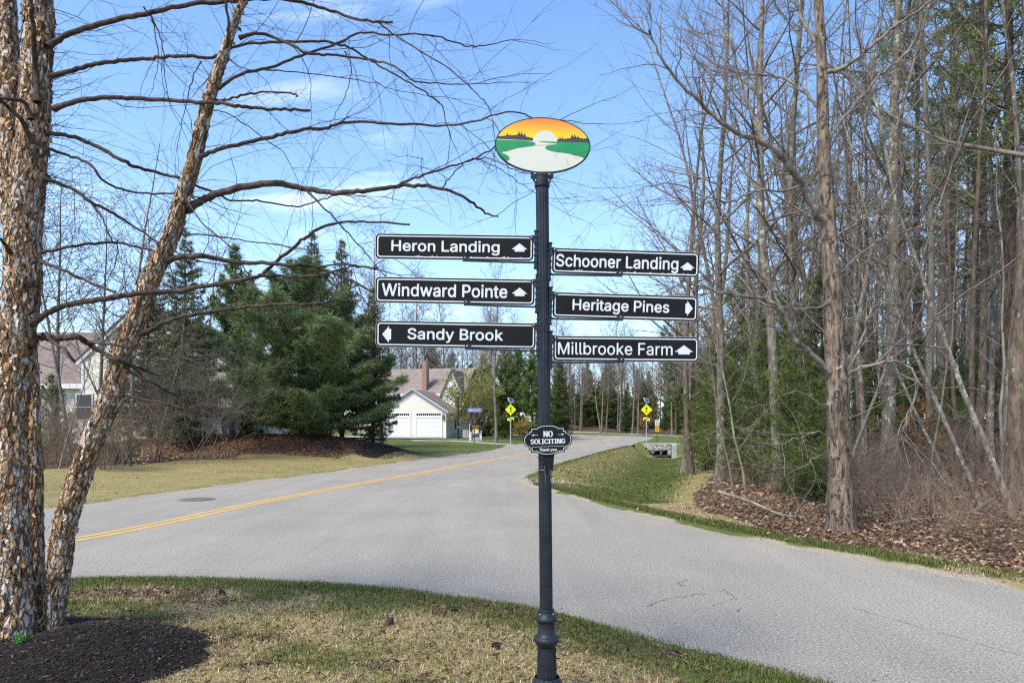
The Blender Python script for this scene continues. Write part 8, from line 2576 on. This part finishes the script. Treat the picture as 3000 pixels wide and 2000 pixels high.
bush_variant('budding', 3, 9, 6.2, 0.05, 'twig_far', dict(BUSH, rmin=0.006, n=[7, 6, 5]), ((0.20, 0.19, 0.05), (0.38, 0.37, 0.10)), 9000, 0.36, 0.06)
bush_variant('forsythia', 4, 8, 2.2, 0.015, 'twig_far', dict(BUSH, rmin=0.006), ((0.32, 0.24, 0.02), (0.48, 0.36, 0.03)), 1500, 0.45, 0.045)
bush_variant('brush_a', 5, 11, 1.15, 0.006, 'twig_red', dict(BUSH, rmin=0.0016), None, 0, 0.5)
bush_variant('brush_b', 6, 8, 1.7, 0.008, 'twig_red', dict(BUSH, rmin=0.0018), None, 0, 0.4)
bush_variant('beech', 7, 6, 2.4, 0.012, 'twig_grey', dict(BUSH, rmin=0.003), ((0.30, 0.10, 0.03), (0.48, 0.20, 0.07)), 420, 0.3, 0.045)
bush_variant('grey_shrub', 9, 6, 4.6, 0.022, 'twig_grey', dict(BUSH, rmin=0.004), None, 0, 0.45)
for px, Y, sc_, lab in ((470, 27.5, 0.95, 'tall bare grey shrub right behind the leaning birch stem'), (575, 28.5, 1.0, 'tall bare grey shrub in front of the dark spruce'), (665, 30.0, 0.8, 'bare grey shrub at the left foot of the white pine')):
    plant_bush('bare_shrub', 'grey_shrub', at_px(px, Y), Y, px, sc_, lab, 'shrub')
plant_bush('budding_shrub', 'budding', at_px(1385, 69.5), 69.5, 0.3, 1.0, 'large yellow-green budding shrub in front of the garage house', 'shrub')
plant_bush('forsythia', 'forsythia', at_px(1524, 72), 72, 0.3, 0.95, 'yellow flowering bush beside the left crosswalk sign', 'shrub')
plant_bush('beech_sapling', 'beech', at_px(1882, 112), 112, 1.0, 1.7, 'orange-leaved beech behind the right crosswalk pole', 'shrub')
plant_bush('beech_sapling', 'beech', at_px(2715, 18.5), 18.5, 2.0, 0.85, 'beech sapling with a few orange leaves in the gap right of the stout trunk', 'shrub')
rg = random.Random(8)
BR = []
tries = 0
while len(BR) < 60 and tries < 4000:
    tries += 1
    Y = rg.uniform(8.8, 22)
    x = rg.uniform(3.2, 15)
    px = 1500 + x / Y * FPX
    wi = float(wood_in(np.array(x), np.array(Y)))
    if px > 3150 or not (0.35 < wi < 7) or any((x - a) ** 2 + (Y - b) ** 2 < 0.35 for a, b in BR):
        continue
    BR.append((x, Y))
for i, (x, Y) in enumerate(BR):
    wi = float(wood_in(np.array(x), np.array(Y)))
    plant_bush('brush', 'brush_a' if wi < 2.2 else ['brush_b', 'brush_a'][i % 2], x, Y, rg.uniform(0, 6), rg.uniform(0.28, 0.5) if wi < 1.3 else rg.uniform(0.5, 1.0), 'low bare brown brush, ' + region(1500 + x / Y * FPX), 'brush', 'brush on the leaf floor')
for i in range(14):
    px = rg.uniform(60, 480)
    Y = rg.uniform(21.5, 27)
    plant_bush('brush', ['brush_b', 'brush_a'][i % 2], at_px(px, Y), Y, rg.uniform(0, 6), rg.uniform(0.9, 1.5), 'low bare brush under the saplings before the cream house', 'brush', 'brush at the left lawn edge')

# fallen logs
for pts_, r0, r1, lab in (([A(2106, 1440, 13.4), A(2180, 1462, 12.9), A(2240, 1487, 12.5), A(2290, 1507, 12.2), A(2360, 1528, 12.0)], 0.032, 0.022, 'pale fallen pole slanting out of the brush left of the maple'),
                          ([A(2560, 1443, 16.6), A(2640, 1446, 16.4), A(2720, 1452, 16.2), A(2780, 1452, 16.2)], 0.05, 0.04, 'pale log lying behind the stout lichen-spotted trunk'),
                          ([A(2585, 1548, 11.0), A(2660, 1535, 11.3), A(2750, 1530, 11.5), A(2830, 1505, 11.8), A(2915, 1457, 12.2)], 0.035, 0.022, 'grey fallen branch lying on the leaves toward the right edge')):
    L = np.array(pts_)
    for q in L:
        g_ = height(q[0], q[1])
        q[2] = max(q[2], g_ + 0.03)
    c0 = L[0].copy()
    Qc = catmull(L - c0, 6)
    o = link('fallen_branch', tube_mesh('fallen_branch', [([Qc], [np.linspace(r0, r1, len(Qc))], 8)], M['bark_pale']), None, lab, 'log')
    o.location = c0

# ------------------------------------------------------------------ grass, leaves, chips
def scatter(n, x0, x1, y0, y1, seed, keep):
    rng = np.random.default_rng(seed)
    x = rng.uniform(x0, x1, n)
    y = rng.uniform(y0, y1, n)
    d = poly_sd(x, y, OUTS)
    zn = zones(x, y, d)
    m = keep(x, y, d, zn, rng)
    return x[m], y[m], d[m], zn[m], rng


GREEN = np.array([(0.048, 0.072, 0.012), (0.082, 0.112, 0.020), (0.12, 0.148, 0.034), (0.18, 0.195, 0.06)])
STRAW = np.array([(0.38, 0.29, 0.15), (0.54, 0.44, 0.26), (0.66, 0.56, 0.38), (0.27, 0.185, 0.10), (0.17, 0.11, 0.065)])


def blades(x, y, d, zn, rng, h, w, green_bias=0.0, flat=0.5):
    n = len(x)
    z = land(x, y, d)
    mix = zn[:, 0] + green_bias + (n2(x, y, 3.2, 71, 3) - 0.5) * 1.3 + (n2(x, y, 0.9, 72, 2) - 0.5) * 0.5
    isg = rng.random(n) < sstep(0.18, 0.85, mix)
    az = rng.uniform(0, 2 * PI, n)
    lean = np.where(isg, rng.normal(0.30, 0.22, n), rng.normal(0.95, 0.35, n) * (0.6 + flat))
    lean = np.clip(lean, 0, 1.45)
    H = h * rng.uniform(0.5, 1.3, n) * np.where(isg, 1.0, 0.9)
    dx, dy = np.cos(az), np.sin(az)
    wx, wy = -dy, dx
    W = w * rng.uniform(0.6, 1.3, n)
    p0 = np.stack([x, y, z - 0.004], 1)
    sid = np.stack([wx, wy, np.zeros(n)], 1) * W[:, None]
    midp = p0 + np.stack([dx * np.sin(lean) * H * 0.5, dy * np.sin(lean) * H * 0.5, np.cos(lean) * H * 0.55 + 0.004], 1)
    l2 = np.clip(lean + 0.45, 0, 1.62)
    tip = midp + np.stack([dx * np.sin(l2) * H * 0.5, dy * np.sin(l2) * H * 0.5, np.cos(l2) * H * 0.45], 1)
    V = np.stack([p0 - sid, p0 + sid, midp + sid * 0.8, midp - sid * 0.8, tip], 1).reshape(-1, 3)
    b = (np.arange(n) * 5)[:, None]
    F = np.concatenate([b + np.array([[0, 1, 2]]), b + np.array([[0, 2, 3]]), b + np.array([[3, 2, 4]])])
    c = np.where(isg[:, None], GREEN[rng.integers(0, 4, n)], STRAW[rng.integers(0, 5, n)]) * rng.uniform(0.8, 1.15, (n, 1))
    return V, F, np.repeat(c, 5, 0)


parts_ = []
bare = lambda x, y: n2(x, y, 1.5, 81, 4)
# island lawn
x, y, d, zn, rng = scatter(140000, -6.2, 2.6, 3.7, 7.9, 1, lambda x, y, d, zn, r: (d > 0.0) & (zn[:, 2] < 0.5) & (r.random(len(x)) < 1.15 - 1.0 * sstep(0.54, 0.64, bare(x, y))))
parts_.append(blades(x, y, d, zn, rng, 0.045, 0.0022))
# lush fringe along the asphalt
x, y, d, zn, rng = scatter(260000, -6.2, 3.0, 3.7, 8.0, 2, lambda x, y, d, zn, r: (d > -0.03) & (d < 0.55) & (r.random(len(x)) < 0.75 * sstep(0.62, 0.05, d) * sstep(0.36, 0.66, n2(x, y, 2.0, 95, 4))) & (zn[:, 2] < 0.5))
parts_.append(blades(x, y, d, zn, rng, 0.043, 0.0026, 0.40))
# right verge strip and the swale
x, y, d, zn, rng = scatter(330000, 0.6, 8.5, 6.2, 19.5, 3, lambda x, y, d, zn, r: (d > 0.08 + 0.25 * n2(x, y, 1.1, 90, 2)) & (d < 2.3) & (zn[:, 1] < 0.5) & (r.random(len(x)) < 0.35 + 0.65 * sstep(1.2, 0.3, d)))
parts_.append(blades(x, y, d, zn, rng, 0.065, 0.0036, 0.05))
x, y, d, zn, rng = scatter(75000, 0.5, 12.5, 17, 56, 4, lambda x, y, d, zn, r: (d > 0.2) & (zn[:, 1] < 0.5))
parts_.append(blades(x, y, d, zn, rng, 0.08, 0.008))
# lawn across the road
x, y, d, zn, rng = scatter(85000, -22, 0, 12, 62, 5, lambda x, y, d, zn, r: (d > 0.1) & (zn[:, 1] < 0.5) & (zn[:, 2] < 0.5) & (x < 0.2 * y - 8) & (d < 13))
parts_.append(blades(x, y, d, zn, rng, 0.045, 0.006))
off = 0
V, F, Cc = [], [], []
for v, f, c in parts_:
    V.append(v)
    F.append(f + off)
    Cc.append(c)
    off += len(v)
link('grass', mesh_from('grass', np.concatenate(V), np.concatenate(F), [M['blades']], False, np.concatenate(Cc)), None, 'dormant straw and fresh green grass blades along the roads', 'grass', None, 'stuff')

# oak and maple leaves on the wood floor
LEAFC = np.array([(0.22, 0.135, 0.085), (0.29, 0.185, 0.115), (0.15, 0.088, 0.058), (0.38, 0.255, 0.165), (0.10, 0.062, 0.045), (0.44, 0.33, 0.23), (0.26, 0.135, 0.07)])
OUTL = np.array([(0, -0.55), (0.20, -0.36), (0.14, -0.2), (0.46, -0.05), (0.20, 0.08), (0.34, 0.36), (0.10, 0.30), (0, 0.6), (-0.12, 0.28), (-0.36, 0.34), (-0.18, 0.06), (-0.44, -0.08), (-0.13, -0.2), (-0.22, -0.36)])


def leaf_pile(x, y, d, rng, s0, s1, lift=0.05, OUTL=OUTL):
    n = len(x)
    z = land(x, y, d) + rng.uniform(0.0, lift, n)
    k = len(OUTL)
    S = rng.uniform(s0, s1, n)
    az = rng.uniform(0, 2 * PI, n)
    nrm_ = np.stack([rng.normal(0, 0.42, n), rng.normal(0, 0.42, n), np.ones(n)], 1)
    nrm_ /= np.linalg.norm(nrm_, axis=1, keepdims=True)
    e1 = np.stack([np.cos(az), np.sin(az), np.zeros(n)], 1)
    e1 -= nrm_ * np.sum(e1 * nrm_, 1, keepdims=True)
    e1 /= np.linalg.norm(e1, axis=1, keepdims=True)
    e2 = np.cross(nrm_, e1)
    O = np.concatenate([OUTL, [[0, 0]]])
    cup = (O[:, 0] ** 2 * 0.9 + O[:, 1] ** 2 * 0.35)[None] * rng.normal(0.3, 0.6, n)[:, None] * S[:, None]
    V = np.stack([x, y, z], 1)[:, None] + S[:, None, None] * (O[None, :, 0, None] * e1[:, None] + O[None, :, 1, None] * e2[:, None]) + nrm_[:, None] * cup[..., None]
    b = (np.arange(n) * (k + 1))[:, None]
    F = np.concatenate([b + np.array([[i, (i + 1) % k, k]]) for i in range(k)])
    c = LEAFC[rng.integers(0, len(LEAFC), n)] * rng.uniform(0.7, 1.15, (n, 1))
    return V.reshape(-1, 3), F, np.repeat(c, k + 1, 0)


P_ = []
x, y, d, zn, rng = scatter(26000, 2.5, 13, 7.0, 16, 11, lambda x, y, d, zn, r: (r.random(len(x)) < sstep(0.15, 0.6, zn[:, 1])) & (d > 0.5))
P_.append(leaf_pile(x, y, d, rng, 0.035, 0.085, 0.06))
x, y, d, zn, rng = scatter(27000, 4, 26, 15, 34, 12, lambda x, y, d, zn, r: (zn[:, 1] > 0.5) & (d > 0.6))
P_.append(leaf_pile(x, y, d, rng, 0.07, 0.14, 0.06, OUTL[[0, 3, 5, 7, 9, 11]]))
x, y, d, zn, rng = scatter(9000, -26, -7, 14, 36, 13, lambda x, y, d, zn, r: (zn[:, 1] > 0.5) & (d > 3))
P_.append(leaf_pile(x, y, d, rng, 0.07, 0.14, 0.04, OUTL[[0, 3, 5, 7, 9, 11]]))
x, y, d, zn, rng = scatter(700, 1.5, 7, 6.5, 17, 14, lambda x, y, d, zn, r: (d > 0.1) & (d < 1.6))
P_.append(leaf_pile(x, y, d, rng, 0.035, 0.07, 0.06))
x, y, d, zn, rng = scatter(160, -4, 2.5, 4.0, 7.6, 15, lambda x, y, d, zn, r: (d > 0.1))
P_.append(leaf_pile(x, y, d, rng, 0.018, 0.04, 0.035))
off = 0
V, F, Cc = [], [], []
for v, f, c in P_:
    V.append(v)
    F.append(f + off)
    Cc.append(c)
    off += len(v)
link('leaf_litter', mesh_from('leaf_litter', np.concatenate(V), np.concatenate(F), [M['leaves']], False, np.concatenate(Cc)), None, 'brown fallen leaves covering the floor of the woods', 'leaves', None, 'stuff')

# bark chips on the mulch
CH = np.array([(0.013, 0.010, 0.008), (0.024, 0.018, 0.014), (0.038, 0.028, 0.022), (0.07, 0.054, 0.044), (0.014, 0.011, 0.010), (0.13, 0.095, 0.075), (0.17, 0.075, 0.035)])


def chips(x, y, d, rng, s0, s1, pal, p, level=None):
    n = len(x)
    z = land(x, y, d) + rng.uniform(0.0, 0.012, n) if level is None else np.full(n, level)
    az = rng.uniform(0, 2 * PI, n)
    ti = rng.normal(0, 0.35, n)
    L = rng.uniform(s0, s1, n)
    W = L * rng.uniform(0.12, 0.35, n)
    e1 = np.stack([np.cos(az) * np.cos(ti), np.sin(az) * np.cos(ti), np.sin(ti)], 1)
    e2 = np.stack([-np.sin(az), np.cos(az), rng.normal(0, 0.4, n)], 1)
    c0 = np.stack([x, y, z + L * np.abs(np.sin(ti)) * 0.5], 1)
    V = np.stack([c0 - e1 * L[:, None] - e2 * W[:, None], c0 + e1 * L[:, None] * 0.9 - e2 * W[:, None] * 0.7, c0 + e1 * L[:, None] + e2 * W[:, None] * 0.8, c0 - e1 * L[:, None] * 0.85 + e2 * W[:, None], c0 + np.array([0, 0, 1])[None] * (W * 0.5)[:, None]], 1)
    b = (np.arange(n) * 5)[:, None]
    F = np.concatenate([b + np.array([q]) for q in ([0, 1, 4], [1, 2, 4], [2, 3, 4], [3, 0, 4])])
    c = pal[rng.choice(len(pal), n, p=p)] * rng.uniform(0.7, 1.2, (n, 1))
    return V.reshape(-1, 3), F, np.repeat(c, 5, 0)


x, y, d, zn, rng = scatter(58000, -6.0, -1.6, 3.5, 6.1, 21, lambda x, y, d, zn, r: (zn[:, 2] > 0.35 - 0.5 * (r.random(len(x)) < 0.12)) & (mound(x, y)[1] < 1.18) & (d > 0))
v, f, c = chips(x, y, d, rng, 0.004, 0.015, CH, [0.26, 0.26, 0.2, 0.1, 0.12, 0.04, 0.02])
link('bark_mulch', mesh_from('bark_mulch', v, f, [M['chips']], False, c), None, 'black shredded bark mulch heaped at the foot of the birch', 'mulch', None, 'stuff')
RU = np.array([(0.33, 0.115, 0.05), (0.24, 0.09, 0.045), (0.10, 0.05, 0.03), (0.05, 0.035, 0.025)])
x, y, d, zn, rng = scatter(52000, -21, -3.5, 30.5, 39, 22, lambda x, y, d, zn, r: (berm(x, y)[1] < 1.0 + 0.1 * r.normal(0, 1, len(x))) & (d > 1.2))
v, f, c = chips(x, y, d, rng, 0.02, 0.055, RU, [0.42, 0.3, 0.18, 0.1])
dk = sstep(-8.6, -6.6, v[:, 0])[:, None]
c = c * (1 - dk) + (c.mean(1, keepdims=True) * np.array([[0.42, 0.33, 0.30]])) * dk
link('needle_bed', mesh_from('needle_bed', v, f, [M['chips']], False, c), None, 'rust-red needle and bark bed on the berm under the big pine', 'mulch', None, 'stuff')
# dead thatch and needles on the thin patches of the island
x, y, d, zn, rng = scatter(60000, -4.6, 2.2, 3.8, 7.2, 23, lambda x, y, d, zn, r: (d > 0.15) & (zn[:, 2] < 0.3) & (r.random(len(x)) < 0.15 + 0.85 * sstep(0.50, 0.62, bare(x, y))))
v, f, c = chips(x, y, d, rng, 0.008, 0.03, np.array([(0.10, 0.05, 0.03), (0.06, 0.038, 0.025), (0.16, 0.10, 0.06), (0.24, 0.17, 0.10)]), [0.35, 0.35, 0.2, 0.1])
link('thatch', mesh_from('thatch', v, f, [M['chips']], False, c), None, 'brown thatch in the thin patches of the near lawn', 'thatch', None, 'stuff')


# sand, needles and leaf crumbs washed along the asphalt edge
x, y, d, zn, rng = scatter(240000, -7, 6, 4, 22, 24, lambda x, y, d, zn, r: (d < -0.02) & (d > -0.75) & (r.random(len(x)) < 0.30 * np.exp(d / 0.16) * sstep(0.35, 0.6, n2(x, y, 1.2, 97, 3))))
v, f, c = chips(x, y, d, rng, 0.004, 0.016, np.array([(0.30, 0.24, 0.16), (0.20, 0.13, 0.08), (0.42, 0.36, 0.28), (0.12, 0.085, 0.06)]), [0.35, 0.25, 0.25, 0.15], 0.004)
link('road_grit', mesh_from('road_grit', v, f, [M['chips']], False, c), None, 'sand and leaf crumbs along the asphalt edges', 'grit', None, 'stuff')


# pine cones
def cone_mesh():
    mb = MB()
    mb.lathe([(-0.03, 0.004), (-0.02, 0.011), (0.0, 0.013), (0.02, 0.009), (0.032, 0.002)], 8)
    for i in range(46):
        t = i / 46
        a = i * 2.4
        z = -0.028 + 0.058 * t
        r = 0.011 + 0.010 * math.sin(PI * (0.15 + 0.8 * t))
        ca, sa = math.cos(a), math.sin(a)
        c0 = np.array([ca * 0.008, sa * 0.008, z])
        o = np.array([ca * r, sa * r, z + 0.007])
        w = np.array([-sa, ca, 0]) * 0.0055
        mb.add([c0 - w * 0.5, c0 + w * 0.5, o + w, o - w, o + np.array([0, 0, -0.003])], [(0, 1, 2, 3), (3, 2, 4)])
    return mesh_from('pine_cone', mb.v, mb.f, [M['dark_wood']])


cme = cone_mesh()
for px, py, s, lab in ((651, 1741, 1.15, 'pine cone on the lawn nearest the road edge'), (1140, 1833, 1.2, 'pine cone standing on thin grass in the middle of the lawn'), (1327, 1787, 1.0, 'pine cone near the road edge left of the post'), (1452, 1905, 1.1, 'pine cone on bare soil closest to the post'), (490, 1740, 0.9, 'flattened pine cone on the lawn nearest the birch')):
    gx_, gy_ = G(px, py, 0.05)
    o = link('pine_cone', cme, None, lab, 'pine cone', 'pine cones on the near lawn')
    o.location = (gx_, gy_, height(gx_, gy_) + 0.022)
    o.rotation_euler = (1.2, 0.3, px)
    o.scale = (s * 1.2,) * 3
# sprout in the mulch
sp = empty('weed_sprout', (0, 0, 0), (0, 0, 0), 'tiny bright green sprout in the black mulch', 'weed')
wx_, wy_ = G(60, 1952, 0.06)
sp.location = (wx_, wy_, height(wx_, wy_))
rng = np.random.default_rng(2)
C_ = np.abs(rng.normal(0, 0.02, (26, 3))) * np.array([[1, 1, 1.2]]) * np.sign(rng.normal(0, 1, (26, 3)) + np.array([[0, 0, 9]]))
v, f = needle_tris(rng, C_, np.tile(np.array([[0, 0, 1.0]]), (26, 1)), np.full(26, 0.045), 4, 0.006, 0.7)
link('leaf_tuft', mesh_from('sprout', v, f, [M['leaves']], False, np.tile(np.array([[0.10, 0.24, 0.05]]), (len(v), 1))), sp)
